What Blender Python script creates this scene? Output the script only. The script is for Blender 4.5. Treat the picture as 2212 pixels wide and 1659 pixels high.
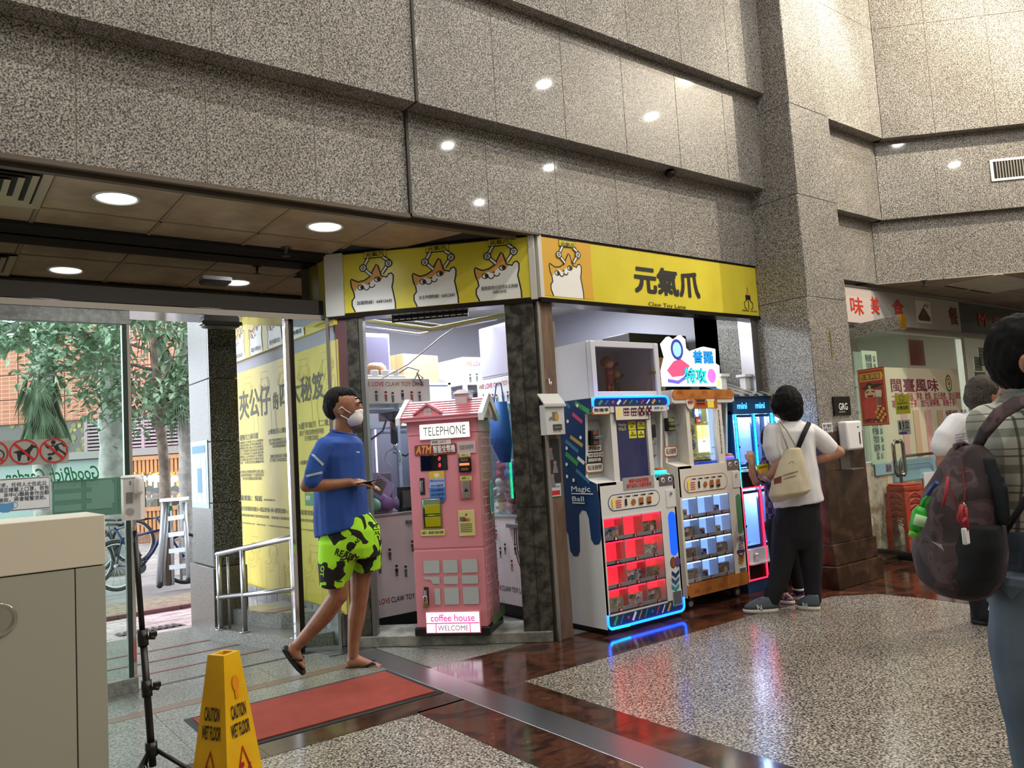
import bpy, bmesh, math, random
from mathutils import Vector, Matrix, noise
from math import sin, cos, pi, radians, sqrt, atan2
random.seed(7)
SC = bpy.context.scene
COL = SC.collection
for _o in list(bpy.data.objects): bpy.data.objects.remove(_o)

# ---------------------------------------------------------------- camera
CZ = 1.30
F, PW, PH = 1700.0, 2212, 1659
YAW, PIT, ROL = radians(52.6), radians(4.7), radians(-3.55)
fwd = Vector((cos(YAW)*cos(PIT), sin(YAW)*cos(PIT), sin(PIT)))
_r = fwd.cross(Vector((0, 0, 1))).normalized(); _u = _r.cross(fwd)
rgt = _r*cos(ROL)+_u*sin(ROL); upv = -_r*sin(ROL)+_u*cos(ROL)
EYE = Vector((0, 0, CZ))
cam = bpy.data.cameras.new('camera'); camo = bpy.data.objects.new('camera', cam); COL.objects.link(camo)
cam.sensor_fit = 'HORIZONTAL'; cam.sensor_width = 36.0; cam.lens = 36.0*F/PW; cam.clip_start = .05; cam.clip_end = 200
camo.matrix_world = Matrix(((rgt.x, upv.x, -fwd.x, 0), (rgt.y, upv.y, -fwd.y, 0), (rgt.z, upv.z, -fwd.z, CZ), (0, 0, 0, 1)))
SC.camera = camo
# ---------------------------------------------------------------- exposure, world
vs = SC.view_settings
vs.view_transform = 'Standard'; vs.look = 'None'; vs.gamma = 1.0; vs.exposure = 0.14; vs.use_curve_mapping = False
try:
    SC.cycles.use_denoising = True; SC.cycles.max_bounces = 8; SC.cycles.transparent_max_bounces = 16
    SC.cycles.sample_clamp_indirect = 4.0; SC.cycles.caustics_reflective = False; SC.cycles.caustics_refractive = False
except Exception: pass
W = bpy.data.worlds.new('overcast_sky'); SC.world = W; W.use_nodes = True
bg = W.node_tree.nodes['Background']; bg.inputs[0].default_value = (.86, .93, 1, 1); bg.inputs[1].default_value = 4.9

def lamp(name, kind, loc, power, color=(1, 1, 1), size=.3, target=None, spot=60, blend=.5, size_y=None):
    d = bpy.data.lights.new(name, kind); d.energy = power; d.color = color
    if kind == 'AREA':
        d.shape = 'DISK' if size_y is None else 'RECTANGLE'; d.size = size
        if size_y: d.size_y = size_y
    elif kind == 'SPOT':
        d.spot_size = radians(spot); d.spot_blend = blend; d.shadow_soft_size = size
    else: d.shadow_soft_size = size
    o = bpy.data.objects.new(name, d); COL.objects.link(o); o.location = loc
    if target is not None:
        o.rotation_euler = (Vector(target)-Vector(loc)).to_track_quat('-Z', 'Y').to_euler()
    return o
WARM = (1, .86, .66); NEUT = (1, .96, .89); COOL = (.82, .9, 1)
# downlights recessed in the hall ceiling (above the frame; they mirror in the polished stone)
for i in range(5):
    for j in range(4):
        lamp('hall_downlight', 'AREA', (0.5+2.3*i, -5.2+2.35*j, 6.62), 35, NEUT, .17)
# wall spotlight at the far right and wall washer in the corner
lamp('wall_spotlight', 'SPOT', (8.6, 1.2, 6.3), 640, WARM, .05, (6.6, 4.0, 3.0), 110, .5)
lamp('corner_washer', 'SPOT', (6.9, 3.0, 6.35), 330, (1, .93, .74), .06, (6.7, 3.85, 4.9), 75, .8)

# ---------------------------------------------------------------- pixel rays (2212 x 1659) to points on real planes
def ray(px, py): return fwd+rgt*((px-PW/2)/F)-upv*((py-PH/2)/F)
def onplane(px, py, p, n):
    v = ray(px, py); n = Vector(n); return EYE+v*(n.dot(Vector(p)-EYE)/n.dot(v))
def flo(px, py, z=0): return onplane(px, py, (0, 0, z), (0, 0, 1))
def at(px, py, d): return EYE+ray(px, py)*d
class Fr:
    "a vertical face: origin, turn about z; local x runs right as seen from the front, -y faces the viewer"
    def __init__(s, o, deg): s.o = Vector(o); s.deg = deg; a = radians(deg); s.x = Vector((cos(a), sin(a), 0)); s.y = Vector((-sin(a), cos(a), 0))
    def px(s, px, py, d=0):
        p = onplane(px, py, s.o+s.y*d, s.y)-s.o
        return p.dot(s.x), p.z
    def w(s, u, d, z): return s.o+s.x*u+s.y*d+Vector((0, 0, z))
    def box(s, a, b, d=0):
        u0, z1 = s.px(*a, d); u1, z0 = s.px(*b, d); return u0, z0, u1, z1

# ---------------------------------------------------------------- materials
MATS = {}
def lin(c):
    if isinstance(c, str):
        c = [int(c[i:i+2], 16)/255 for i in (0, 2, 4)]; c = [x/12.92 if x <= .04045 else ((x+.055)/1.055)**2.4 for x in c]
    return (c[0], c[1], c[2], 1)
def M(name, col='808080', rough=.5, metal=0, emit=None, es=1, alpha=None, spec=None, coat=0):
    if name in MATS: return MATS[name]
    m = bpy.data.materials.new(name); m.use_nodes = True; b = m.node_tree.nodes['Principled BSDF']
    b.inputs['Base Color'].default_value = lin(col); b.inputs['Roughness'].default_value = rough; b.inputs['Metallic'].default_value = metal
    if emit is not None: b.inputs['Emission Color'].default_value = lin(emit); b.inputs['Emission Strength'].default_value = es
    if spec is not None: b.inputs['Specular IOR Level'].default_value = spec
    if coat: b.inputs['Coat Weight'].default_value = coat
    MATS[name] = m; return m
def nodes(m): return m.node_tree.nodes, m.node_tree.links, m.node_tree.nodes['Principled BSDF']
def coords(m, kind='Object', scale=(1, 1, 1), rot=(0, 0, 0)):
    N, L, b = nodes(m); t = N.new('ShaderNodeTexCoord'); mp = N.new('ShaderNodeMapping'); mp.inputs['Scale'].default_value = scale; mp.inputs['Rotation'].default_value = rot; mp.inputs['Location'].default_value = (.317, .171, .433) if any(rot) else (0, 0, 0)
    L.new(t.outputs[kind], mp.inputs[0]); return mp.outputs[0]
def ramp(m, fac, stops, interp='LINEAR'):
    N, L, b = nodes(m); r = N.new('ShaderNodeValToRGB'); r.color_ramp.interpolation = interp; e = r.color_ramp.elements
    while len(e) < len(stops): e.new(.5)
    for i, (p, c) in enumerate(stops): e[i].position = p; e[i].color = lin(c)
    L.new(fac, r.inputs[0]); return r.outputs[0]
def noi(m, vec, scale, detail=3, rough=.5, dist=0):
    N, L, b = nodes(m); n = N.new('ShaderNodeTexNoise'); n.inputs['Scale'].default_value = scale; n.inputs['Detail'].default_value = detail
    n.inputs['Roughness'].default_value = rough; n.inputs['Distortion'].default_value = dist; L.new(vec, n.inputs['Vector']); return n.outputs['Fac']
def bump(m, h, strength=.2, dist=.01):
    N, L, b = nodes(m); n = N.new('ShaderNodeBump'); n.inputs['Strength'].default_value = strength; n.inputs['Distance'].default_value = dist
    L.new(h, n.inputs['Height']); L.new(n.outputs[0], b.inputs['Normal'])
def mixc(m, a, b_, fac, mode='MIX'):
    N, L, b = nodes(m); x = N.new('ShaderNodeMix'); x.data_type = 'RGBA'; x.blend_type = mode
    if isinstance(fac, (int, float)): x.inputs[0].default_value = fac
    else: L.new(fac, x.inputs[0])
    for s, i in ((a, 6), (b_, 7)):
        if isinstance(s, (str, tuple)): x.inputs[i].default_value = lin(s)
        else: L.new(s, x.inputs[i])
    return x.outputs[2]
def granite(name, stops, scale=105, rough=.2, big='000000', coat=0):
    m = M(name, rough=rough, coat=coat); N, L, b = nodes(m); v = coords(m, rot=(.61, .37, .83)); b.inputs['Coat Roughness'].default_value = .045
    n1 = noi(m, v, scale, 2.5, .62); c = ramp(m, n1, stops)
    n2 = noi(m, v, 1.7, 3); c2 = ramp(m, n2, [(.3, 'b9b3a8'), (.7, 'ffffff')])
    L.new(mixc(m, c, c2, .45, 'MULTIPLY'), b.inputs['Base Color']); return m
GRAN = granite('speckled_granite', [(.33, '18191e'), (.43, '4b4b4e'), (.50, '8a8680'), (.57, 'b2ada5'), (.68, 'd8d2c8')], 118, .45, coat=.38)
GRANR = granite('flamed_speckled_granite', [(.33, '26272b'), (.43, '5a5a5a'), (.50, '95918b'), (.57, 'bab5ad'), (.68, 'd8d3ca')], 118, .7)
GRANF = granite('polished_floor_granite', [(.36, '1c1a1a'), (.44, '4b4744'), (.50, '8c857b'), (.57, 'b3aca1'), (.68, 'd2cabd')], 100, .21)
GRANO = granite('worn_entrance_granite', [(.33, '2c2e2c'), (.47, '6d706a'), (.58, '8d8f86'), (.7, 'a9aaa0')], 90, .35)
def marble(name, stops, rough=.12, sc=3.2, ds=1.7):
    m = M(name, rough=rough); N, L, b = nodes(m); v = coords(m, scale=(1, 1.6, 1.2)); n1 = noi(m, v, sc, 8, .62, ds)
    L.new(ramp(m, n1, stops), b.inputs['Base Color']); return m
MARB = marble('brown_marble', [(.3, '140d0a'), (.45, '36211a'), (.53, '553224'), (.6, '40281d'), (.7, '79533c')])
MARB2 = marble('dark_brown_marble', [(.3, '21160f'), (.48, '37261b'), (.58, '463325'), (.72, '5a4431')], .16, 5, .8)
def wood(name, a, b_, rough=.45):
    m = M(name, rough=rough); N, L, b = nodes(m); n1 = noi(m, coords(m, scale=(9, 9, .9)), 4, 4, .6, .6)
    L.new(ramp(m, n1, [(.3, a), (.7, b_)]), b.inputs['Base Color']); return m
def dirty(name, a, b_, rough=.5, scale=6, metal=0, lo=.4, hi=.62, bs=0):
    m = M(name, rough=rough, metal=metal); N, L, b = nodes(m); n1 = noi(m, coords(m), scale, 6, .65)
    L.new(ramp(m, n1, [(lo, a), (hi, b_)]), b.inputs['Base Color'])
    if bs: bump(m, n1, bs)
    return m
CHROME = M('chrome', 'd8dade', .08, 1); STEEL = M('brushed_steel', 'b5b5b8', .28, 1); DSTEEL = M('dark_steel', '55565a', .35, 1)
BLACK = M('black_plastic', '0c0c0e', .35); WHITE = M('white_plastic', 'e6e6e8', .35); GREYP = M('grey_plastic', '8a8c90', .4); RUB = M('black_rubber', '121214', .7)
INK = M('black_print', '141414', .6); WINK = M('white_print', 'f4f4f4', .6); RINK = M('red_print', 'c01818', .6); YINK = M('yellow_print', 'f3de3e', .6); GRINK = M('grey_print', '6d6a60', .6)
def glass(name, tint=(.93, .98, .96), refl=.12, rough=.0):
    m = bpy.data.materials.new(name); m.use_nodes = True; N = m.node_tree.nodes; L = m.node_tree.links; N.remove(N['Principled BSDF']); o = N['Material Output']
    t = N.new('ShaderNodeBsdfTransparent'); t.inputs[0].default_value = (*tint, 1); g = N.new('ShaderNodeBsdfGlossy'); g.inputs['Roughness'].default_value = rough
    lw = N.new('ShaderNodeLayerWeight'); lw.inputs[0].default_value = .25; mr = N.new('ShaderNodeMapRange'); mr.inputs['To Min'].default_value = .03; mr.inputs['To Max'].default_value = refl*3
    L.new(lw.outputs['Fresnel'], mr.inputs['Value'])
    x = N.new('ShaderNodeMixShader'); L.new(mr.outputs[0], x.inputs[0]); L.new(t.outputs[0], x.inputs[1]); L.new(g.outputs[0], x.inputs[2]); L.new(x.outputs[0], o.inputs[0]); MATS[name] = m; return m
GLASS = glass('clear_glass'); GLASSG = glass('green_tinted_glass', (.86, .95, .91), .12); ACRYL = glass('clear_acrylic', (.93, .95, .98), .1)
def glow(name, col='ffffff', s=1): return M(name, col, .4, 0, col, s)

# ---------------------------------------------------------------- mesh building
class B:
    def __init__(s): s.bm = bmesh.new(); s.i = 0; s.lay = .0015; s.inc = .0003
    def mark(s, fs, sm=False):
        for f in fs: f.material_index = s.i; f.smooth = sm
    def box(s, x0, y0, z0, x1, y1, z1, bev=0, seg=2):
        r = bmesh.ops.create_cube(s.bm, size=1, matrix=Matrix.Translation(((x0+x1)/2, (y0+y1)/2, (z0+z1)/2)) @ Matrix.Diagonal((abs(x1-x0), abs(y1-y0), abs(z1-z0), 1)))
        fs = set(f for v in r['verts'] for f in v.link_faces); s.mark(fs)
        if bev:
            es = set(e for v in r['verts'] for e in v.link_edges)
            q = bmesh.ops.bevel(s.bm, geom=list(es), offset=bev, segments=seg, affect='EDGES', profile=.5); s.mark(q['faces'], True)
        return s
    def cyl(s, p0, p1, r, r2=None, n=16, cap=True):
        p0, p1 = Vector(p0), Vector(p1); d = p1-p0; q = Vector((0, 0, 1)).rotation_difference(d).to_matrix().to_4x4()
        o = bmesh.ops.create_cone(s.bm, cap_ends=cap, segments=n, radius1=r, radius2=r if r2 is None else r2, depth=d.length, matrix=Matrix.Translation((p0+p1)/2) @ q)
        fs = set(f for v in o['verts'] for f in v.link_faces)
        for f in fs: f.material_index = s.i; f.smooth = len(f.verts) == 4
        return s
    def sph(s, c, r, sc=(1, 1, 1), u=16, v=10, rot=None):
        m = Matrix.Translation(c)
        if rot is not None: m = m @ rot
        o = bmesh.ops.create_uvsphere(s.bm, u_segments=u, v_segments=v, radius=r, matrix=m @ Matrix.Diagonal((*sc, 1)))
        s.mark(set(f for w in o['verts'] for f in w.link_faces), True); return s
    def loft(s, rings, cap=True, closed=False, sm=True):
        vs_ = [[s.bm.verts.new(p) for p in r] for r in rings]; n = len(vs_[0]); fs = []
        for a in range(len(vs_)-(0 if closed else 1)):
            A, C = vs_[a], vs_[(a+1) % len(vs_)]
            for k in range(n): fs.append(s.bm.faces.new((A[k], A[(k+1) % n], C[(k+1) % n], C[k])))
        s.mark(fs, sm)
        if cap and not closed:
            q = [s.bm.faces.new(vs_[0][::-1]), s.bm.faces.new(vs_[-1])]; s.mark(q)
        return s
    def tube(s, pts, r, n=8, closed=False, cap=True, flat=1):
        pts = [Vector(p) for p in pts]; rings = []; k = len(pts); ref = None
        for i, p in enumerate(pts):
            a = pts[(i-1) % k] if (closed or i) else p; b = pts[(i+1) % k] if (closed or i < k-1) else p
            t = (b-a).normalized()
            if ref is None: ref = t.orthogonal().normalized()
            ref = (ref-t*ref.dot(t))
            ref = ref.normalized() if ref.length > 1e-6 else t.orthogonal().normalized()
            w = t.cross(ref); rr = r[i] if isinstance(r, (list, tuple)) else r
            rings.append([p+(ref*cos(2*pi*j/n)+w*sin(2*pi*j/n)*flat)*rr for j in range(n)])
        return s.loft(rings, cap, closed)
    def prism(s, poly, y0, y1, axis='y', sm=False):
        def P(a, b, c): return {'y': (a, c, b), 'x': (c, a, b), 'z': (a, b, c)}[axis]
        A = [s.bm.verts.new(P(a, b, y0)) for a, b in poly]; C = [s.bm.verts.new(P(a, b, y1)) for a, b in poly]; n = len(A); fs = []
        fs.append(s.bm.faces.new(A)); fs.append(s.bm.faces.new(C[::-1]))
        for k in range(n): fs.append(s.bm.faces.new((A[k], C[k], C[(k+1) % n], A[(k+1) % n])))
        s.mark(fs, sm); return s
    def lathe(s, prof, c=(0, 0, 0), n=24, axis='z', sm=True):
        rings = []
        for r, h in prof:
            ring = []
            for j in range(n):
                a, b = r*cos(2*pi*j/n), r*sin(2*pi*j/n)
                ring.append(Vector(c)+Vector({'z': (a, b, h), 'y': (a, h, b), 'x': (h, a, b)}[axis]))
            rings.append(ring)
        return s.loft(rings, True, False, sm)
    # flat print in the XZ plane, each call one layer further out
    def poly(s, pts, d=None):
        s.lay += s.inc; y = -(s.lay if d is None else d)
        f = s.bm.faces.new([s.bm.verts.new((u, y, z)) for u, z in pts]); s.mark([f]); 
        if f.normal.y > 0 or True:
            f.normal_update()
            if f.normal.y > 0: f.normal_flip()
        if len(pts) > 4: s.mark(bmesh.ops.triangulate(s.bm, faces=[f])['faces'])
        return s
    def rect(s, u0, z0, u1, z1, r=0): return s.poly(rrect(u0, z0, u1, z1, r))
    def disc(s, u, z, r, rz=None, n=24): rz = rz or r; return s.poly([(u+r*cos(2*pi*k/n), z+rz*sin(2*pi*k/n)) for k in range(n)])
    def stroke(s, pts, w, closed=False):
        s.lay += s.inc; y = -s.lay; k = len(pts); L = []; R = []
        for i in range(k):
            a = pts[(i-1) % k] if (closed or i) else pts[i]; b = pts[(i+1) % k] if (closed or i < k-1) else pts[i]
            dx, dz = b[0]-a[0], b[1]-a[1]; l = sqrt(dx*dx+dz*dz) or 1; nx, nz = -dz/l*w/2, dx/l*w/2
            L.append(s.bm.verts.new((pts[i][0]+nx, y, pts[i][1]+nz))); R.append(s.bm.verts.new((pts[i][0]-nx, y, pts[i][1]-nz)))
        fs = [s.bm.faces.new((L[i], R[i], R[(i+1) % k], L[(i+1) % k])) for i in range(k if closed else k-1)]
        s.mark(fs); return s
    def ring(s, u, z, r, w, rz=None, a0=0, a1=2*pi, n=28):
        rz = rz or r; full = abs(a1-a0) > 6.2
        return s.stroke([(u+r*cos(a0+(a1-a0)*k/n), z+rz*sin(a0+(a1-a0)*k/n)) for k in range(n if full else n+1)], w, full)
    def obj(s, name, mat, parent=None, kind=None, label=None):
        me = bpy.data.meshes.new(name); bmesh.ops.recalc_face_normals(s.bm, faces=s.bm.faces) if False else None
        s.bm.to_mesh(me); s.bm.free()
        for m in (mat if isinstance(mat, (list, tuple)) else [mat]): me.materials.append(m)
        o = bpy.data.objects.new(name, me); COL.objects.link(o)
        if parent is not None: o.parent = parent
        if kind: o['kind'] = kind
        if label: o['label'] = label
        return o
    def fix(s): bmesh.ops.recalc_face_normals(s.bm, faces=s.bm.faces[:]); return s
def rrect(u0, z0, u1, z1, r=0, n=6):
    if u0 > u1: u0, u1 = u1, u0
    if z0 > z1: z0, z1 = z1, z0
    if r <= 0: return [(u0, z0), (u1, z0), (u1, z1), (u0, z1)]
    r = min(r, (u1-u0)/2*.999, (z1-z0)/2*.999); o = []
    for cx, cz, a in ((u1-r, z0+r, -pi/2), (u1-r, z1-r, 0), (u0+r, z1-r, pi/2), (u0+r, z0+r, pi)):
        o += [(cx+r*cos(a+pi/2*k/n), cz+r*sin(a+pi/2*k/n)) for k in range(n+1)]
    return o
def thing(name, label, cat, loc=(0, 0, 0), deg=0, group=None):
    o = bpy.data.objects.new(name, None); COL.objects.link(o); o.location = loc; o.rotation_euler = (0, 0, radians(deg)); o.empty_display_size = .05
    o['label'] = label; o['category'] = cat; o['kind'] = 'thing'
    if group: o['group'] = group
    o['_f'] = 1; return o
def tag(o, label, cat, group=None):
    o['label'] = label; o['category'] = cat; o['kind'] = 'thing'
    if group: o['group'] = group
    return o
def struct(name, b, mat, parent=None):
    o = b.obj(name, mat, parent)
    if parent is None: o['kind'] = 'structure'
    return o
def sempty(name):
    o = bpy.data.objects.new(name, None); COL.objects.link(o); o['kind'] = 'structure'; return o
def frm(o): return Fr(o.location, math.degrees(o.rotation_euler.z))
def dup(root, loc=None, deg=None, label=None, group=None):
    def cp(o, par):
        c = o.copy(); COL.objects.link(c)
        if par is not None: c.parent = par
        for ch in kids.get(o.name, []): cp(ch, c)
        return c
    kids = {}
    for o in COL.objects:
        if o.parent: kids.setdefault(o.parent.name, []).append(o)
    r = cp(root, None)
    if loc is not None: r.location = loc
    if deg is not None: r.rotation_euler = (0, 0, radians(deg))
    if label: r['label'] = label
    if group: r['group'] = group
    return r
def textmesh(s, bold=0, shear=0, spacing=1):
    c = bpy.data.curves.new('lettering', 'FONT'); c.body = s; c.size = 1; c.shear = shear; c.resolution_u = 3; c.space_character = spacing; c.align_x = 'CENTER'
    o = bpy.data.objects.new('lettering', c); COL.objects.link(o); me = bpy.data.meshes.new_from_object(o); bpy.data.objects.remove(o); bpy.data.curves.remove(c)
    if bold:   # heavier strokes: the outline laid down four times, shifted by half the extra weight
        bm = bmesh.new(); h = bold*.75
        for n_, (dx, dy) in enumerate(((-h, -h), (h, -h), (-h, h), (h, h))): k = len(bm.verts); bm.from_mesh(me); bm.verts.ensure_lookup_table(); bmesh.ops.translate(bm, vec=(dx, dy, .00006*n_), verts=bm.verts[k:])
        bm.to_mesh(me); bm.free()
    return me
def txt(s, u0, z0, u1, z1, mat, parent, d=.004, bold=.012, name='lettering', fit=True, flip=False, rot=0, shear=0, keep=False, slant=0):
    "lettering that fills the rectangle u0..u1, z0..z1 on the local y=-d plane"
    me = textmesh(s, bold, shear)
    if not me.vertices: return None
    xs = [v.co.x for v in me.vertices]; ys = [v.co.y for v in me.vertices]; a, b, c, e = min(xs), max(xs), min(ys), max(ys)
    sx = (u1-u0)/max(1e-6, b-a); sz = (z1-z0)/max(1e-6, e-c)
    if keep: sx = sz = min(sx, sz)
    for v in me.vertices:
        x = (v.co.x-(a+b)/2)*sx*(-1 if flip else 1); z = (v.co.y-(c+e)/2)*sz
        if rot: x, z = x*cos(rot)-z*sin(rot), x*sin(rot)+z*cos(rot)
        v.co = ((u0+u1)/2+x, -d-v.co.z, (z0+z1)/2+z+slant*x)
    me.materials.clear(); me.materials.append(mat); me.name = name
    o = bpy.data.objects.new(name, me); COL.objects.link(o); o.parent = parent; return o
def txtpx(s, fr, tl, br, mat, parent, d=0, **k):
    u0, z0, u1, z1 = fr.box(tl, br, d); return txt(s, u0, z0, u1, z1, mat, parent, d=k.pop('out', .004)-d, **k)
# ================================================================ the setting
# ---- floor
fl = struct('floor', B().box(-4, -8, -.25, 13, 5.30, -.004), M('floor_bedding', '3b3733', .6))
def tiles(x0, y0, x1, y1, st, mat, sty=None, ox=0, oy=0):
    sty = sty or st; me = None
    ny = int(math.ceil((y1-y0)/sty)); nx = int(math.ceil((x1-x0)/st))
    for i in range(nx):
        for j in range(ny):
            a, b = x0+i*st, y1-(j+1)*sty; c, d = min(a+st, x1), b+sty; b = max(b, y0)
            B().box(a+.001, b+.001, -.02, c-.001, d-.001, 0).obj('granite_floor_tile', mat, fl)
tiles(2.72, -.3, 7.6, 3.64, .90, GRANF)
tiles(-.3, .9, 2.03, 3.62, .90, GRANF)
struct('floor_granite_rest', B().box(2.72, -8, -.02, 13, -.3, 0).box(7.6, -.3, -.02, 13, 3.64, 0).box(-4, -8, -.02, 2.72, .9, 0).box(-4, .9, -.02, -.3, 5.3, 0), GRANF, fl)
tiles(.3, 3.79, 2.32, 5.25, .73, GRANO)
tiles(-.3, 3.79, .3, 5.25, .73, GRANO)
B().prism([(2.52, 4.26), (3.02, 4.26), (3.30, 4.3), (2.50, 5.15), (2.52, 5.15)], -.02, 0, 'z').obj('granite_floor_tile', GRANO, fl)
def band(x0, y0, x1, y1, n, z=.0015, name='marble_band', mat=None, ax='x'):
    for i in range(n):
        if ax == 'x': a, b, c, d = x0+(x1-x0)*i/n, y0, x0+(x1-x0)*(i+1)/n, y1
        else: a, b, c, d = x0, y0+(y1-y0)*i/n, x1, y0+(y1-y0)*(i+1)/n
        B().box(a+.0008, b+.0008, -.015, c-.0008, d-.0008, z).obj(name, mat or MARB, fl)
band(2.50, -.4, 2.725, 3.62, 9, ax='y')
band(2.03, .9, 2.315, 3.62, 6, ax='y')
band(-.3, 3.60, 2.315, 3.79, 5, mat=MARB2)
band(2.50, 3.62, 6.0, 4.27, 6)
band(3.35, 4.27, 6.0, 4.6, 4)
band(-.3, 4.70, 2.315, 4.80, 4, name='brown_stone_strip', mat=M('brown_stone', '6f5848', .4))
_p = [flo(*q) for q in ((1640, 1322), (1800, 1288), (1900, 1283), (2000, 1293), (2110, 1307), (2212, 1316))]
_poly = [(_p[0].x, 3.63)]+[(q.x, q.y) for q in _p[1:]]+[(9.2, .2), (12, -2), (12, 4.4), (_p[0].x, 4.4)]
B().prism(_poly, -.015, .002, 'z').fix().obj('marble_band', MARB, fl)
B().box(2.315, -2, -.01, 2.50, 5.05, .003, .001).obj('steel_threshold_strip', STEEL, fl)
B().prism([(2.16, 5.2), (2.20, 5.06), (2.50, 4.98), (2.50, 5.12)], .003, .005, 'z').fix().obj('steel_corner_plate', STEEL, fl)

# ---- the hall behind the camera, its ceiling
PAINT = M('warm_white_paint', 'b9b0a2', .7)
struct('wall_back', B().box(-4.2, -8.2, 0, 13.2, -8, 6.9), PAINT)
struct('wall_left', B().box(-4.2, -8, 0, -4, 5.3, 6.9), PAINT)
struct('wall_side', B().box(13, -8, 0, 13.2, 9, 6.9), PAINT)
struct('ceiling', B().box(-4.2, -8.2, 6.7, 13.2, 9, 6.9), M('hall_ceiling_paint', 'a89e90', .8))

# ---- stepped granite wall above the shops: three tiers, every slab its own piece
wf = struct('wall_front', B().box(-4, 4.155, 2.80, 5.95, 5.40, 6.7).box(-4, 4.02, 3.46, 5.95, 4.155, 6.7).box(-4, 3.93, 4.29, 5.95, 4.02, 6.7).box(5.95, 4.155, 2.80, 9.4, 4.6, 6.7).box(5.95, 4.045, 3.46, 8.2, 4.155, 6.7).box(5.95, 3.94, 4.29, 8.1, 4.045, 6.7), M('joint_mortar', '857c6e', .8))
STEP = .607
M('grout', '8d867a', .8)
def slabs(parent, fr, u0, u1, z0, z1, joints, soffit, mat=None, gap=.0022):
    us = [u0]+[j for j in joints if u0+.02 < j < u1-.02]+[u1]
    for a, b in zip(us, us[1:]):
        bb = B().box(a+gap, 0, z0, b-gap, .03, z1-.001, .0012, 1)
        if b < u1-.001: B().box(b-gap, .0025, z0, b+gap, .034, z1).obj('joint_grout', MATS['grout'], parent).matrix_basis = Matrix.Translation(fr.o) @ Matrix.Rotation(radians(fr.deg), 4, 'Z')
        if soffit: bb.box(a+gap, .031, z0, b-gap, soffit, z0+.03)
        o = bb.obj('granite_slab', mat or GRAN, parent); o.location = fr.o; o.rotation_euler = (0, 0, radians(fr.deg))
J = [2.44+STEP*k for k in range(-11, 6)]
for (y, z0, z1, so, xr) in ((4.12, 2.78, 3.44, .03, 5.97), (3.975, 3.44, 4.27, .145, 5.965), (3.885, 4.27, 5.45, .09, 5.96), (3.885, 5.452, 6.7, 0, 5.96)):
    slabs(wf, Fr((0, y, 0), 0), -3.9, 2.44-.006, z0, z1, J, so, GRANR)
    slabs(wf, Fr((0, y, 0), 0), 2.44+.006, xr, z0, z1, J, so, GRANR if z0 > 4 else GRAN)
# metal edge trim under the lowest tier and the wide movement joint
struct('trim_1', B().box(-4, 4.105, 2.755, 2.434, 4.16, 2.779).box(-4, 4.16, 2.735, 3.3, 4.20, 2.765).box(2.446, 4.105, 2.765, 3.47, 4.16, 2.779), M('brown_aluminium', '5b5145', .4, .6))
struct('trim_2', B().box(2.431, 4.10, 2.78, 2.449, 4.13, 3.44).box(2.431, 3.962, 3.44, 2.449, 4.13, 4.27).box(2.431, 3.872, 4.27, 2.449, 3.99, 6.7), M('joint_sealant', '38342f', .6))
# ---- pillar
pl = struct('pillar_granite', B().box(6.0, 3.70, 1.2, 6.52, 4.9, 6.7), GRAN)
for z0, z1 in ((1.275, 2.42), (2.424, 3.30), (3.304, 4.10), (4.104, 5.3), (5.304, 6.7)):
    B().box(5.96, 3.655, z0, 6.565, 3.70, z1, .002, 1).obj('granite_slab', GRANR if z0 > 4 else GRAN, pl)
    B().box(5.955, 3.66, z0, 6.0, 4.60, z1, .002, 1).obj('granite_slab', GRAN, pl)
    B().box(6.52, 3.701, z0, 6.565, 4.35, z1, .002, 1).obj('granite_slab', GRAN, pl)
B().box(5.965, 3.645, .36, 6.61, 4.40, 1.272, .003, 1).obj('marble_cladding', MARB2, pl)
B().box(5.955, 3.625, .185, 6.63, 4.40, .36, .008).obj('marble_base_course', MARB2, pl)
B().box(5.935, 3.60, 0, 6.655, 4.40, .185, .008).obj('marble_base_course', MARB2, pl)
# ---- right hand tiers, set at forty-five degrees
S2 = .70711
wr = struct('wall_right', B().prism([(8.15, 4.62), (12, .75), (12, 5), (8.6, 5)], 2.8, 6.7, 'z').fix(), MATS['joint_mortar'])
for (y, s, z0, z1, so) in ((4.12, 8.60, 2.78, 3.44, .03), (4.01, 8.53, 3.44, 4.27, .115), (3.895, 8.42, 4.27, 5.45, .13), (3.895, 8.42, 5.452, 6.7, 0)):
    xc = s/S2-y; f0 = Fr((xc, y, 0), -45)
    slabs(wf, Fr((0, y, 0), 0), 6.57, xc-.001, z0, z1, [7.2, 7.8] if z0 > 3.4 else [7.0, 7.6], so, GRANR if z0 > 4 else GRAN, .0012)
    j0 = (3.43 - 0)  # joint measured along the wall
    base = f0.o.dot(f0.x); js = [3.43-base+.60*k for k in range(-3, 8)]
    slabs(wr, f0, .001, 3.2, z0, z1, js, so, GRANR if z0 > 4 else GRAN)
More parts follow.
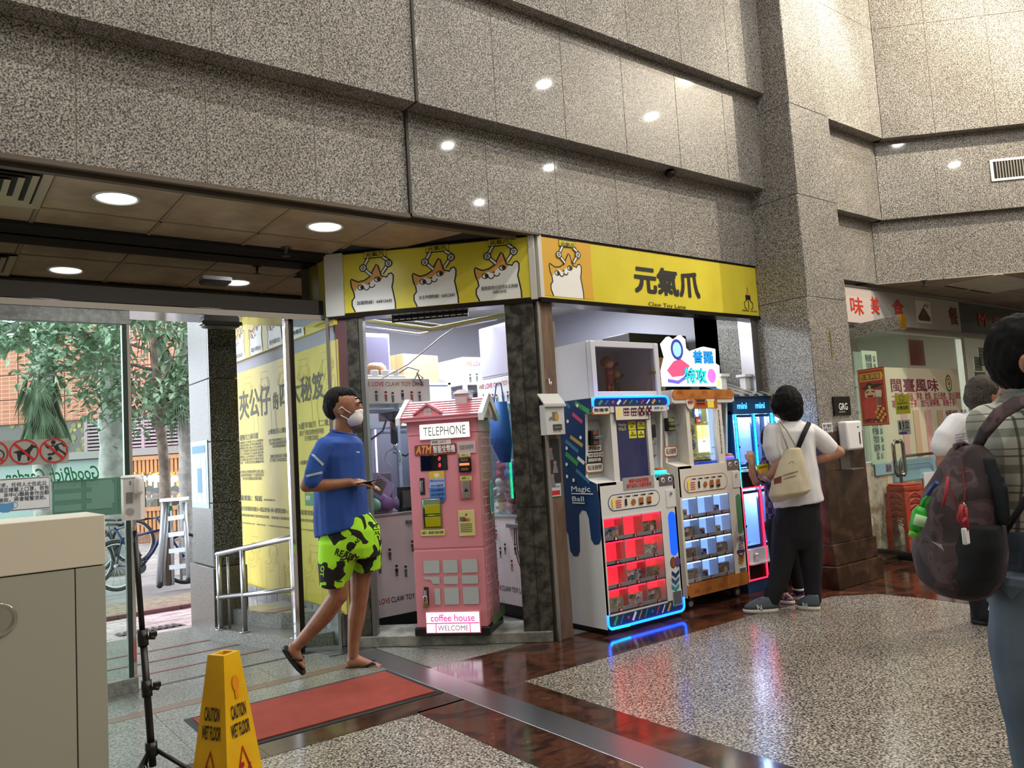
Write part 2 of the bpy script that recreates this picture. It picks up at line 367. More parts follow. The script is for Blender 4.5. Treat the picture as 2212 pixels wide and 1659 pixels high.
# ---- ceiling over the entrance: metal tiles
CT = dirty('stained_ceiling_tile', '8d7458', 'b59d7d', .38, 3.0, 0, .35, .65)
CF = M('ceiling_grid_metal', 'a08b70', .4, .3)
ce = struct('ceiling_entrance', B().box(-4, 4.2, 2.79, 3.2, 5.42, 2.81), M('ceiling_void', '2a241d', .9))
xs = [-1.9, -1.29, -.68, -.07, .54, 1.172, 1.76, 2.40, 3.0]
def plate(x0, y0, x1, y1):
    if x1+y1 > 7.62:
        b = B().prism([(x0, y0), (min(x1, 7.62-y0), y0), (max(x0, 7.62-y1), y1), (x0, y1)] if x0+y1 < 7.62 else [(x0, y0), (7.62-y0, y0), (x0, 7.62-x0)], 2.775, 2.788, 'z').fix()
        b.obj('ceiling_tile', CT, ce); return
    B().box(x0, y0, 2.775, x1, y1, 2.788, .003, 1).obj('ceiling_tile', CT, ce)
for a, b in zip(xs, xs[1:]):
    if abs(b-.54) > .01: plate(a+.012, 4.24, b-.012, 4.86)
    if a < 2.39: plate(a+.012, 4.885, b-.012, 5.17)
gb = B()
for x in xs[1:-1]: gb.box(x-.010, 4.2, 2.772, x+.010, 5.18 if x < 2.3 else 5.0, 2.786)
gb.box(-4, 4.862, 2.772, 2.75, 4.883, 2.786); gb.obj('ceiling_grid', CF, ce)
B().box(-4, 5.20, 2.76, 2.45, 5.40, 2.79).obj('dark_service_slot', M('slot_mesh', '1b1815', .7), ce)
# ---- automatic door header, mirror transom, side glass
MIR = M('smoked_mirror', 'a8a39a', .03, 1)
struct('window_1', B().box(-4, 5.42, 2.44, 2.40, 5.44, 2.775), MIR)
hd = struct('door_1', B().box(-4, 5.27, 2.345, 2.36, 5.55, 2.45, .004), M('glossy_black_steel', '17161a', .05, 0, coat=1))
B().box(-4, 5.255, 2.30, 2.38, 5.56, 2.343, .003).obj('chrome_track', CHROME, hd)
B().box(-4, 5.245, 2.212, 1.065, 5.295, 2.296, .003).obj('stone_top_rail', dirty('grey_stone_rail', '6d6f6b', '8d8e88', .4, 30), hd)
B().box(.0, 5.26, .085, 1.02, 5.272, 2.212).obj('glass_leaf', GLASSG, hd)
B().box(-3.9, 5.26, .085, -.01, 5.272, 2.212).obj('glass_leaf', GLASSG, hd)
B().box(1.02, 5.245, .085, 1.045, 5.29, 2.212, .002).obj('glass_edge_stile', M('green_glass_edge', '33403a', .15, .2), hd)
B().box(1.046, 5.248, .085, 1.066, 5.286, 2.30, .002).obj('chrome_stile', CHROME, hd)
B().box(-3.9, 5.235, -.002, 1.07, 5.30, .085, .004).obj('stone_bottom_rail', MATS['grey_stone_rail'], hd)
# right side fixed glass between two chrome posts
w2 = struct('window_2', B().box(2.075, 5.30, 0, 2.105, 5.345, 2.30, .003), CHROME)
B().box(2.11, 5.30, 0, 2.14, 5.33, 2.30, .003).obj('dark_stile', M('dark_bronze', '2c2622', .25, .7), w2)
f = Fr((2.14, 5.31, 0), -38)
o = B().box(0, 0, .03, .235, .01, 2.30).obj('glass_pane', GLASS, w2); o.location = f.o; o.rotation_euler = (0, 0, radians(-38))
o = B().box(0, -.012, 0, .235, .02, .03).box(.235, -.012, 0, .255, .02, 2.30).obj('bottom_rail', STEEL, w2); o.location = f.o; o.rotation_euler = (0, 0, radians(-38))

# ---- shop shell
SW = M('shop_white', 'a2a2b0', .6)
sh = struct('wall_shop', B().box(2.5, 7.3, 0, 6.2, 7.4, 2.9).box(2.42, 5.25, 0, 2.5, 7.4, 2.9).box(6.0, 4.3, 0, 6.2, 7.4, 2.9), SW)
struct('ceiling_shop', B().prism([(2.5, 5.2), (3.45, 4.25), (6.0, 4.25), (6.0, 7.3), (2.5, 7.3)], 2.80, 2.86, 'z').fix(), M('shop_ceiling', 'b8b4ac', .7))
struct('floor_shop', B().prism([(2.5, 5.2), (3.45, 4.2), (6.0, 4.2), (6.0, 7.3), (2.5, 7.3)], -.1, .004, 'z').fix(), dirty('shop_concrete', '3b3936', '5b5853', .6, 5))
# concrete sill and dark corner post of the diagonal shop front
DF = Fr((3.43, 4.17, 0), -45)
sl = struct('trim_3', B().box(-1.37, -.03, 0, -.02, .34, .072, .006), dirty('worn_concrete', '5f5e58', '8f8c82', .7, 9, bs=.2)); sl.location = DF.o; sl.rotation_euler = (0, 0, radians(-45))
DIRT = dirty('patinated_dark_metal', '23221f', '6a675c', .5, 11, .3, .42, .72, .15)
po = struct('pillar_dark_metal', B().box(-.215, -.01, .0, -.012, .16, 2.33, .004), DIRT); po.location = DF.o; po.rotation_euler = (0, 0, radians(-45))
B().box(-.208, -.014, .9, -.018, -.009, .905).box(-.11, -.013, .0, -.106, -.009, 2.3).obj('joint_line', M('joint_dark', '191816', .7), po)
po2 = struct('pillar_slim_metal', B().box(-1.36, -.01, 0, -1.275, .10, 2.33, .004), DIRT); po2.location = DF.o; po2.rotation_euler = (0, 0, radians(-45))
B().box(-1.273, -.005, 0, -1.24, .06, 2.33, .003).obj('inner_stile', M('grey_steel_post', '6d6b66', .4, .5), po2)
po3 = struct('pillar_pink_jamb', B().box(-1.45, .0, .0, -1.363, .06, 2.33, .003), M('dull_maroon_paint', '6b4a4c', .4)); po3.location = DF.o; po3.rotation_euler = (0, 0, radians(-45))
wj = struct('trim_4', B().box(3.462, 4.165, 0, 3.58, 4.30, 2.31, .003), wood('brown_veneer', '59463a', '7b6350'))
B().box(3.437, 4.15, 0, 3.46, 4.30, 2.31, .002).obj('aluminium_edge', M('worn_aluminium', 'a09a90', .4, .7), wj)
struct('trim_5', B().box(5.86, 4.16, 0, 5.955, 4.30, 2.31, .003), STEEL)
# ================================================================ signs and the entrance
YEL = dirty('sign_yellow', 'd8c838', 'e2d446', .3, 1.5); ORG = M('print_orange', 'd9a04e', .5); WPR = M('print_white', 'eeeeea', .4)
DOODLE = M('poster_line_print', 'b5a13c', .6); PYEL = dirty('poster_yellow', 'd0bd40', 'd9c850', .45, 2)
def dog(b, x, z, s, cut, line=.046, full=True, col=(1, 2, 3), claw=True, orient=1):
    "cartoon dog under a toy claw; materials: 0 face, col = (ink, white, orange)"
    def T(p): return [(x+a*s, max(z+c*s, cut)) for a, c in p]
    ink, wh, og = col
    body = [(.20, -.4), (.16, .05), (.05, .3), (.06, .55), (.2, .72), (.17, .98), (.06, 1.25), (.02, 1.6), (.06, 1.68), (.42, 1.5), (.75, 1.55), (1.05, 1.72), (1.30, 2.15), (1.42, 2.33), (1.52, 2.25), (1.66, 1.72), (1.95, 1.62), (2.05, 1.78), (2.2, 1.82), (2.3, 1.68), (2.28, 1.4), (2.2, 1.1), (2.26, .75), (2.33, .3), (2.33, -.4)]
    if full:
        b.i = wh; b.poly(T(body))
        b.i = og; b.poly(T([(.06, 1.25), (.02, 1.6), (.06, 1.68), (.42, 1.5), (.75, 1.55), (1.05, 1.72), (1.30, 2.15), (1.42, 2.33), (1.52, 2.25), (1.66, 1.72), (1.80, 1.66), (1.6, 1.42), (1.3, 1.62), (1.08, 1.42), (.9, 1.3), (.7, 1.42), (.4, 1.28), (.24, 1.02)]))
    b.i = ink; w = line*s*1.6
    if cut > z: body = [p for p in body if z+p[1]*s > cut]; 
    b.stroke(T(body), w)
    for ex, ez in ((.55, 1.2), (1.45, 1.55)):
        b.ring(x+ex*s, z+ez*s, .16*s, w*.6, .125*s)
        if full: b.disc(x+(ex+.06)*s, z+ez*s, .08*s, .1*s)
    b.ring(x+.86*s, z+1.2*s, .15*s, w*.7, .15*s, -pi*.95, -.1); b.ring(x+1.15*s, z+1.3*s, .15*s, w*.7, .15*s, -pi*.95, -.0)
    if full: b.disc(x+1.0*s, z+1.36*s, .06*s, .045*s)
    if not claw: return
    if full: b.i = 0 if col == (1, 2, 3) else og; b.rect(x+.8*s, z+2.68*s, x+1.98*s, z+3.02*s); b.i = ink
    b.stroke([(x+a*s, z+c*s) for a, c in ((.8, 2.68), (1.98, 2.68), (1.98, 3.04), (.8, 3.04))], w*.8, True)
    for px_, pz, tx, tz, ux in ((.72, 2.2, 1.15, 1.78, 1.02), (2.08, 2.32, 1.72, 1.85, 1.78)):
        for (a0, b0, a1, b1) in ((ux, 2.68, px_+.06, pz+.1), (px_, pz, tx, tz)):
            dx, dz = a1-a0, b1-b0; l = sqrt(dx*dx+dz*dz); nx, nz = -dz/l*.075, dx/l*.075
            q = [(x+(a0+nx)*s, z+(b0+nz)*s), (x+(a1+nx)*s, z+(b1+nz)*s), (x+(a1-nx)*s, z+(b1-nz)*s), (x+(a0-nx)*s, z+(b0-nz)*s)]
            if full: b.i = wh; b.poly(q)
            b.i = ink; b.stroke(q, w*.7, True)
        if full: b.i = wh; b.disc(x+px_*s, z+pz*s, .17*s)
        b.i = ink; b.ring(x+px_*s, z+pz*s, .17*s, w*.8)
        if full: b.ring(x+px_*s, z+pz*s, .05*s, w*.6, .075*s)
DM = [YEL, INK, WPR, ORG]
SILV = M('white_painted_metal', 'd5d3cc', .35, .1)
# left sign on the diagonal front
s1 = thing('shop_sign', 'yellow lightbox sign with three cartoon dogs hanging from toy claws', 'sign', DF.o, -45)
f1 = Fr(DF.o+Vector((0, 0, 0)), -45)
B().box(-1.36, -.02, 2.335, -.02, .12, 2.762, .002).obj('yellow_face', YEL, s1)
B().box(-1.50, -.03, 2.318, -1.36, .12, 2.775, .003).obj('white_frame', SILV, s1); B().box(-.02, -.03, 2.318, .025, .10, 2.775, .003).obj('white_frame', SILV, s1)
B().box(-1.50, -.022, 2.300, .02, .12, 2.333, .002).box(-1.50, -.022, 2.764, .02, .12, 2.778, .002).obj('dark_edge_rail', MATS['dark_bronze'], s1)
k = .40/3.05
for i, (px_, t) in enumerate(((757, '加盟熱線：66812642'), (891, '台主申請熱線：66812642'), (1026, '查詢其他分店招台主熱線\n66812642'))):
    u, _ = f1.px(px_, 620, -.02); b = B(); b.lay = .0205; b.inc = .0002; dog(b, u, 2.345, k*1.06, 2.338); b.obj('dog_print', DM, s1)
    txt('元氣爪', u+.9*k*1.06, 2.345+2.74*k*1.06, u+1.88*k*1.06, 2.345+2.98*k*1.06, INK, s1, d=.0275)
    ss = k*1.06; txt(t, u+.32*ss, 2.345+(.30 if i < 2 else .28)*ss, u+2.18*ss, 2.345+(.5 if i < 2 else .68)*ss, INK, s1, d=.0275)
# right sign over the long front
s2 = thing('shop_sign', 'long yellow lightbox sign with large black shop name and one cartoon dog', 'sign', (3.455, 4.13, 0), 0)
f2 = frm(s2)
B().box(.03, 0, 2.332, 2.495, .14, 2.765, .002).obj('yellow_face', YEL, s2)
B().box(-.005, -.01, 2.33, .03, .14, 2.775, .002).obj('white_frame', SILV, s2)
B().box(-.005, -.008, 2.30, 2.498, .14, 2.331, .002).box(-.005, -.004, 2.765, 2.498, .14, 2.778, .002).obj('dark_edge_rail', MATS['dark_bronze'], s2)
b = B(); b.i = 3; b.rect(.035, 2.347, .50, 2.763); b.i = 0; dog(b, .09, 2.355, k*1.02, 2.347, col=(1, 2, 3)); b.obj('dog_print', [YEL, INK, WPR, M('print_amber', 'd8a628', .5)], s2)
txt('元氣爪', .09+.9*k, 2.355+2.74*k, .09+1.92*k, 2.355+2.99*k, INK, s2, d=.012)
txtpx('元氣爪', f2, (1367, 570), (1513, 646), INK, s2, bold=.042, out=.004)
txtpx('Claw Toy Lane', f2, (1400, 652), (1481, 670), INK, s2, bold=.004)
txtpx('加盟熱線：66812642', f2, (1602, 668), (1635, 675), INK, s2)
cx, cz = f2.px(1616, 650); b = B(); b.i = 1; b.poly([(cx-.03, cz+.05), (cx+.03, cz+.05), (cx+.02, cz+.08), (cx-.02, cz+.08)]); b.i = 0; b.rect(cx-.035, cz+.01, cx+.035, cz+.05)
b.stroke([(cx, cz+.08), (cx, cz+.12)], .006)
for sgn in (-1, 0, 1): b.stroke([(cx+sgn*.02, cz+.01), (cx+sgn*.06, cz-.02), (cx+sgn*.055, cz-.06), (cx+sgn*.03, cz-.075)], .008)
b.obj('claw_emblem', [INK, ORG], s2)

# ---- poster wall seen through the entrance
PF = Fr((2.415, 5.2, 0), -90)
u0, z1 = PF.px(509, 809); _, z0 = PF.px(530, 1262)
ps = thing('wall_poster', 'tall yellow wall poster of claw machine tips behind the handrail', 'poster', PF.o, -90)
B().box(-2.16, -.006, z0, .02, .004, z1).obj('poster_sheet', PYEL, ps)
b = B(); b.lay = .0062; b.inc = .00001
for i in range(5):
    dog(b, -2.02+.43*i, z0+.02, .14, z0+.005, .03, False, (0, 0, 0)); dog(b, -2.1+.43*i, z1-.52, .15, z0, .025, False, (0, 0, 0))
b.obj('doodle_print', DOODLE, ps)
def z5(x, y): return (480+x/2.073, 640+y/2.073)
DG = M('poster_dark_grey_print', '4b4a3e', .6)
def pt(s, a, c, m=DG, **kw): return txtpx(s, PF, z5(*a), z5(*c), m, ps, out=.0080, **kw)
pt('夾公仔', (78, 430), (220, 528), bold=.022); pt('的', (230, 432), (255, 505), bold=.016); pt('四大秘笈', (259, 388), (462, 455), bold=.022)
pt('1:觀察爪力與目標', (77, 622), (165, 637)); pt('2:移動至心儀位', (208, 597), (298, 608)); pt('3:提早收爪（二收）', (345, 568), (487, 578))
pt('先觀察爪子的抓力大小和擺幅\n再留意目標公仔的位置與重心\n選擇靠近洞口的公仔比較容易\n若爪力較強可直接夾起目標物\n若爪力較弱則可以推或者拉動\n觀察別人玩的時候爪力的變化\n每台機的設定都不同要多留意\n先試一次再決定是否繼續夾取', (78, 652), (190, 745))
pt('大多數公仔頭部較重所以重心偏上\n夾取時對準頭部下方最容易成功\n也可夾住標籤或衣服的邊位', (83, 780), (194, 822))
pt('把爪子移到目標物的正上方位置\n從正面再從側面確認對準重心\n每次移動都要慢慢來', (212, 640), (305, 672)); pt('調整位置後再按下按鈕\n爪子會向下夾取目標公仔', (215, 710), (300, 738))
pt('當爪子下降到目標物時提早再按\n爪子便會立即收起', (350, 603), (460, 640)); pt('4:連續夾取', (350, 735), (400, 752))
pt('最重點：保底', (85, 890), (183, 918), bold=.02); pt('（贈送模式）', (190, 906), (242, 918))
pt('每台設備都會顯示<禮品售價>與<累積金額>，每次投幣就會增加累積', (88, 938), (440, 985)); pt('累積金額的數字達到禮品售價，就會進入免費夾獎品，直到夾到目標為止', (88, 972), (440, 1016)); pt('（保底是對大家一種的保障，只需配合技術與運氣，即使是新手在保底前出', (92, 1010), (440, 1056))
hp = thing('header_poster', 'small yellow header banner with dogs above the tall tips poster', 'poster', PF.o, -90)
a0, h1 = PF.px(500, 675); _, h0 = PF.px(503, 787)
B().box(a0, -.02, h0, .02, .004, h0+.52).obj('banner_sheet', PYEL, hp)
b = B(); b.lay = .0202; b.inc = .00008
for i in range(4): dog(b, a0+.06+.46*i, h0+.0, .145, h0+.004)
b.obj('dog_print', DM, hp); txt('元氣爪', a0+.5, h0+.38, a0+1.5, h0+.51, INK, hp, d=.0295, bold=.02)
for i, t in enumerate(('專業兒童台', '超大物台', '高手福利台', '女神專區')): txt(t, a0+.12+.46*i, h0+.03, a0+.36+.46*i, h0+.07, INK, hp, d=.0295)
tf = struct('baseboard_shop', B().box(2.385, 5.25, 0, 2.42, 7.4, z0-.01), dirty('grey_wall_tile', '6b7072', '9a9d9b', .4, 7))
for i in range(9): B().box(2.380, 5.27+.24*i, .03, 2.386, 5.5+.24*i, .13).box(2.380, 5.27+.24*i, .14, 2.386, 5.5+.24*i, .24).obj('wall_tile', MATS['grey_wall_tile'], tf)
gs = thing('exit_notice', 'small green and white notice on the yellow poster behind the walking man', 'notice', PF.o, -90)
e = PF.box((662, 1064), (690, 1084)); B().box(e[0], -.014, e[1]-.03, e[2], -.0065, e[3], .001).obj('notice_plate', M('notice_green', '2f7d4f', .4), gs); txt('顧客守則', e[0]+.02, e[1]+.01, e[0]+.1, e[3]-.02, WINK, gs, d=.0145)

# ---- granite column outside, handrail platform
cg = struct('pillar_outer_column', B().box(1.87, 6.36, 0, 2.06, 6.90, 2.85), MATS['joint_mortar'])
GRC = granite('shaded_column_granite', [(.36, '121414'), (.5, '3f423f'), (.58, '6c6d67'), (.7, '8d8c84')], 90, .12)  # column stone in two tones: shade and daylight put into the colour
GRL = granite('daylit_column_granite', [(.36, '3a3d3c'), (.5, '575a56'), (.66, '737570')], 90, .3)  # tone for the face turned to the street daylight
for a, c in ((.53, 1.02), (1.024, 1.5), (1.504, 2.0), (2.004, 2.80)):
    B().box(1.854, 6.345, a, 2.075, 6.375, c, .003, 1).obj('granite_slab', GRC, cg); B().box(1.854, 6.378, a, 1.884, 6.92, c, .003, 1).obj('granite_slab', GRL, cg)
B().box(1.83, 6.30, -.02, 2.09, 6.95, .525, .004, 1).obj('granite_plinth', dirty('grey_brown_granite', '4c4842', '6d675d', .35, 60), cg)
cn = thing('column_notice', 'pale blue and white notice on the left side of the outer column', 'notice', (1.853, 6.93, 0), -90)
B().box(.03, -.004, .98, .50, 0, 1.52).obj('notice_sheet', M('notice_blue', 'a9c6d8', .4), cn)
b = B(); b.lay = .0045; b.i = 0
for i in range(3): b.rect(.06+.14*i, 1.02, .17+.14*i, 1.38)
b.i = 1; b.rect(.21, 1.1, .33, 1.3); b.rect(.08, 1.42, .44, 1.48); b.obj('notice_print', [WINK, M('notice_teal', '4f8fb0', .5)], cn)
plf = struct('floor_handrail_platform', B().prism([(1.79, 6.30), (2.085, 5.37), (2.41, 5.37), (2.41, 6.30)], -.05, .088, 'z').fix(), dirty('pale_grey_granite', '6f706b', '9a9a93', .3, 70))
B().prism([(1.97, 6.30), (2.16, 5.80), (2.41, 5.55), (2.41, 6.30)], .088, .20, 'z').fix().obj('granite_step', MATS['pale_grey_granite'], plf)
B().prism([(2.03, 6.0), (2.13, 5.85), (2.40, 5.85), (2.40, 6.0)], .2, .203, 'z').fix().obj('red_stone_inlay', M('red_brown_stone', '6b4038', .3), plf)
HF = Fr((1.80, 6.22, 0), math.degrees(atan2(-.82, .29)))
hr = thing('handrail', 'stainless steel tube handrail on the low granite platform', 'handrail', HF.o, HF.deg)
def hz(x, y): u, z = HF.px(x, y); return Vector((u, .02, z))
p1, p2 = hz(464, 1199), hz(633, 1160); m1, m2 = hz(466, 1292), hz(636, 1274)
B().tube([p1, p2, p2+Vector((.02, 0, -.03))], .021, 12).obj('top_rail', STEEL, hr); B().tube([m1, m2], .019, 12).obj('middle_rail', STEEL, hr)
for q, r in ((470, .02), (522, .02), (630, .018)):
    u = hz(q, 1300).x; t = (u-p1.x)/(p2.x-p1.x); top = p1.lerp(p2, t)
    B().cyl((u, .02, .088), (u, .02, top.z), r, n=12).cyl((u, .02, .088), (u, .02, .096), r*1.9, n=16).obj('post', STEEL, hr)
B().cyl((hz(480, 1300).x, .06, .088), (hz(480, 1300).x, .06, hz(480, 1205).z), .01, n=8).obj('bracing_rod', STEEL, hr)
ST = struct('floor_outer_steps', B().box(-1.5, 5.30, -.08, 2.41, 6.95, -.002), GRANO)
for y in (5.62, 5.95, 6.3): B().box(-1.5, y, -.05, 2.08-.3*(y-5.4)-.02, y+.045, .0015).obj('red_stone_strip', M('faded_red_stone', '7d5a50', .4), ST)

# ---- ceiling fixtures
LED = glow('led_disc', 'f6fbff', 14)
def downlight(x, y, label):
    t = thing('ceiling_downlight', label, 'ceiling light', (x, y, 2.775), 0, 'entrance downlights')
    B().lathe([(.118, 0), (.118, -.006), (.104, -.010), (.098, -.002)], n=32).obj('trim_ring', M('white_trim', 'dcdcd8', .4), t)
    B().cyl((0, 0, -.004), (0, 0, -.001), .097, n=32).obj('diffuser', LED, t)
    lamp('downlight_glow', 'SPOT', (x, y, 2.76), 42, (.95, .98, 1), .09, (x, y, 0), 150, .6)
downlight(.869, 4.53, 'round recessed ceiling light beside the square air vent'); downlight(2.073, 4.555, 'round recessed ceiling light nearest the yellow dog sign')
downlight(-.95, 4.53, 'round recessed ceiling light left of the square air vent')
vt = thing('ceiling_air_vent', 'square stepped ceiling air diffuser over the entrance', 'vent', (.245, 4.56, 2.772))
B().box(-.30, -.30, 0, .30, .30, .004).obj('back_plate', M('vent_dark', '1d1a16', .8), vt)
VM = M('vent_cream_metal', 'b5a587', .4, .2)
for i, h in enumerate((.30, .245, .19, .135, .08)):
    b = B()
    for a in range(4):
        ca, sa = cos(a*pi/2), sin(a*pi/2); w = .026 if i else .04
        q = [(-h, -h, -.012), (h, -h, -.012), (h-w, -h+w, .0), (-h+w, -h+w, .0)]
        q2 = [(x*ca-y*sa, x*sa+y*ca, z) for x, y, z in q]; b.bm.faces.new([b.bm.verts.new(p) for p in q2])
    b.fix().obj('vent_blade', VM, vt)
def sprinkler(x, y, z, label):
    t = thing('fire_sprinkler', label, 'sprinkler', (x, y, z)); B().lathe([(.035, 0), (.035, -.006), (.012, -.01), (.010, -.035), (.006, -.04), (.006, -.06)], n=14).obj('body', DSTEEL, t)
    B().cyl((0, 0, -.062), (0, 0, -.058), .028, n=12).obj('deflector', BLACK, t)
sprinkler(2.04, 5.13, 2.775, 'small black fire sprinkler hanging at the dark ceiling slot'); 
t = thing('door_motion_sensor', 'black curved door sensor under the chrome track', 'sensor', (1.62, 5.24, 2.25))
B().prism(rrect(-.115, -.035, .115, .045, .02), -.02, .06).fix().obj('housing', BLACK, t); B().prism(rrect(-.13, -.02, .13, .005, .01), -.03, .05).fix().obj('lens_strip', M('smoked_lens', '08080a', .05), t)
c = onplane(465, 608, (0, 5.42, 0), (0, 1, 0)); t = thing('door_presence_sensor', 'silver oblong sensor on the mirrored transom', 'sensor', (c.x, 5.42, c.z))
B().prism(rrect(-.095, -.022, .095, .022, .02), -.05, 0).fix().obj('black_body', BLACK, t); B().prism(rrect(-.098, .0, .098, .026, .012), -.056, -.004).fix().obj('silver_cover', STEEL, t)
c = onplane(1436, 372, (0, 0, 3.44), (0, 0, 1)); t = thing('security_camera', 'small black dome camera under the granite ledge', 'camera', (c.x, 4.05, 3.44))
B().lathe([(.03, 0), (.03, -.015), (.045, -.02), (.04, -.045), (.015, -.06)], n=16).obj('dome', BLACK, t)
WRF = Fr((8.53/S2-4.01, 4.01, 0), -45); e = WRF.box((2136, 346), (2290, 378)); t = thing('wall_air_grille', 'white framed louvred air grille in the granite on the right', 'vent', WRF.o, -45)
B().box(e[0], -.012, e[1], e[2], -.002, e[1]+.025).box(e[0], -.012, e[3]-.025, e[2], -.002, e[3]).box(e[0], -.012, e[1]+.025, e[0]+.03, -.002, e[3]-.025).box(e[2]-.03, -.012, e[1]+.025, e[2], -.002, e[3]-.025).obj('frame', WHITE, t)
B().box(e[0]+.03, -.003, e[1]+.025, e[2]-.03, -.001, e[3]-.025).obj('dark_back', BLACK, t)
n = int((e[2]-e[0])/.028)
for i in range(2, n): B().box(e[0]+.028*i, -.011, e[1]+.025, e[0]+.028*i+.012, -.003, e[3]-.025).obj('louvre_blade', M('grille_grey', '8f8b80', .5), t)

# ---- notices on the left glass
GF = Fr((0, 5.255, 0), 0)
t = thing('prohibition_plate', 'brushed metal plate of red crossed circles on the entrance glass', 'sign', (0, 5.255, 0)); e = GF.box((-75, 955), (148, 1000))
B().box(e[0], -.004, e[1], e[2], 0, e[3]).obj('metal_plate', M('plate_metal', 'b9b9b2', .35, .6), t)
b = B(); b.lay = .0045; r = .068
C3 = [GF.px(52, 976), GF.px(116, 973)]; C3.insert(0, (2*C3[0][0]-C3[1][0], C3[0][1]-.002))
b.i = 0
u, z = C3[1]
b.poly([(u-.055, z-.0), (u-.035, z-.008), (u-.03, z-.052), (u-.02, z-.052), (u-.012, z-.018), (u+.015, z-.014), (u+.016, z-.052), (u+.026, z-.052), (u+.03, z-.005), (u+.045, z+.02), (u+.062, z+.02), (u+.058, z+.03), (u+.045, z+.034), (u+.038, z+.044), (u+.03, z+.032), (u+.01, z+.012), (u-.03, z+.008)])
u, z = C3[2]
b.disc(u-.002, z+.047, .012); b.stroke([(u+.008, z+.03), (u+.02, z+.005)], .022); b.stroke([(u, z+.032), (u-.03, z+.015), (u-.04, z+.03)], .008); b.stroke([(u+.012, z+.03), (u+.04, z+.04), (u+.055, z+.02)], .008); b.stroke([(u+.02, z+.005), (u-.005, z-.02), (u-.03, z-.022)], .012); b.stroke([(u+.024, z+.005), (u+.05, z-.015), (u+.06, z-.03)], .010); b.disc(u-.02, z-.045, .011)
u, z = C3[0]; b.ring(u+.02, z-.01, .03, .006)
b.i = 1
for u, z in C3: b.ring(u, z, r, .008); b.stroke([(u-r*.7, z+r*.7), (u+r*.7, z-r*.7)], .012)
b.obj('pictogram_print', [INK, RINK], t)
t = thing('mask_notice', 'white printed mask notice with a blue face mask on the entrance glass', 'notice', (0, 5.255, 0)); e = GF.box((-90, 1040), (110, 1098))
B().box(e[0], -.003, e[1], e[2], 0, e[3]).obj('paper', M('paper_white', 'dedfe0', .6), t)
b = B(); b.lay = .0035; b.stroke([(e[0]+.006, e[1]+.006), (e[2]-.006, e[1]+.006), (e[2]-.006, e[3]-.006), (e[0]+.006, e[3]-.006)], .004, True); b.obj('border_print', M('navy_print', '23304f', .6), t)
NB = MATS['navy_print']
txtpx('根據法例要求，任何人士在此公\n眾地方，必須正確戴上口罩，若有\n不合作人士，本中心職員會作出勸\n喻，如勸喻無效，將會報警求助。', GF, (-62, 1048), (106, 1078), NB, t, out=.0045); txtpx('皇都商場管理中心', GF, (66, 1102), (105, 1100), NB, t, out=.0045)
u, z = GF.px(14, 1097); b = B(); b.lay = .0036; b.poly([(u-.045, z+.03), (u, z+.024), (u+.035, z+.03), (u+.035, z-.005), (u+.01, z-.026), (u-.02, z-.026), (u-.045, z-.005)]); b.ring(u+.035, z+.012, .018, .003, .016, -pi/2, pi/2); b.obj('mask_print', M('mask_blue', '5b95c9', .5), t)
t = thing('glass_lettering', 'green script words mirrored on the entrance glass', 'lettering', (0, 5.258, 0)); e = GF.box((62, 1018), (210, 1030))
GRN = M('green_vinyl', '1d7a4a', .4); txt('GoodRich Garden', e[0]-.11, e[1]-.012, e[2]+.01, e[3]+.012, GRN, t, flip=True, shear=.35, d=.003)
t = thing('teal_window_banner', 'translucent teal banner with pale panels on the entrance glass', 'banner', (0, 5.275, 0)); e = GF.box((112, 1040), (262, 1110), .02)
TEAL = M('teal_film', '86a9a0', .4); TEAL.node_tree.nodes['Principled BSDF'].inputs['Transmission Weight'].default_value = .0
B().box(e[0], 0, e[1], e[2], .003, e[3]).obj('film_sheet', TEAL, t)
b = B(); b.lay = .0005; b.i = 0
for i in range(2):
    for j in range(3): b.rect(e[0]+.01+.165*i, e[3]-.05-.065*j, e[0]+.15+.165*i, e[3]-.012-.065*j)
b.rect(e[2]-.16, e[1]+.07, e[2]-.035, e[1]+.19); b.stroke([(e[0]+.335, e[1]), (e[0]+.335, e[3]+.0)], .006); b.obj('panel_print', M('teal_pale', 'a9c0bd', .5), t)

# ---- counter in the front left
t = thing('reception_counter', 'cream and grey panelled counter at the front left', 'counter', (0, 3.48, 0)); CF_ = frm(t)
CRM = M('cream_laminate', 'd6cdb9', .45); GRL2 = M('grey_laminate', 'a3a294', .45)
zt = CF_.px(216, 1112)[1]; zb = CF_.px(225, 1219)[1]; xr = .602
B().box(-1.4, 0, zb, xr, .40, zt, .004).obj('top_band', CRM, t)
xv = CF_.px(165, 1400)[0]
B().box(-1.4, .004, .02, xv-.0015, .39, zb-.004, .002).obj('front_panel', GRL2, t); B().box(xv+.0015, .002, .02, xr-.002, .39, zb-.004, .002).obj('corner_panel', GRL2, t)
B().box(-1.4, .02, 0, xr-.02, .36, .02).obj('plinth', BLACK, t)
u, z = CF_.px(-6, 1340); B().lathe([(.062, .0), (.062, -.004), (.056, -.006), (.045, .0), (.015, .0015)], (u, .002, z), 32, 'y').fix().obj('chrome_porthole', M('porthole_chrome', 'c9c9c4', .12, 1), t)

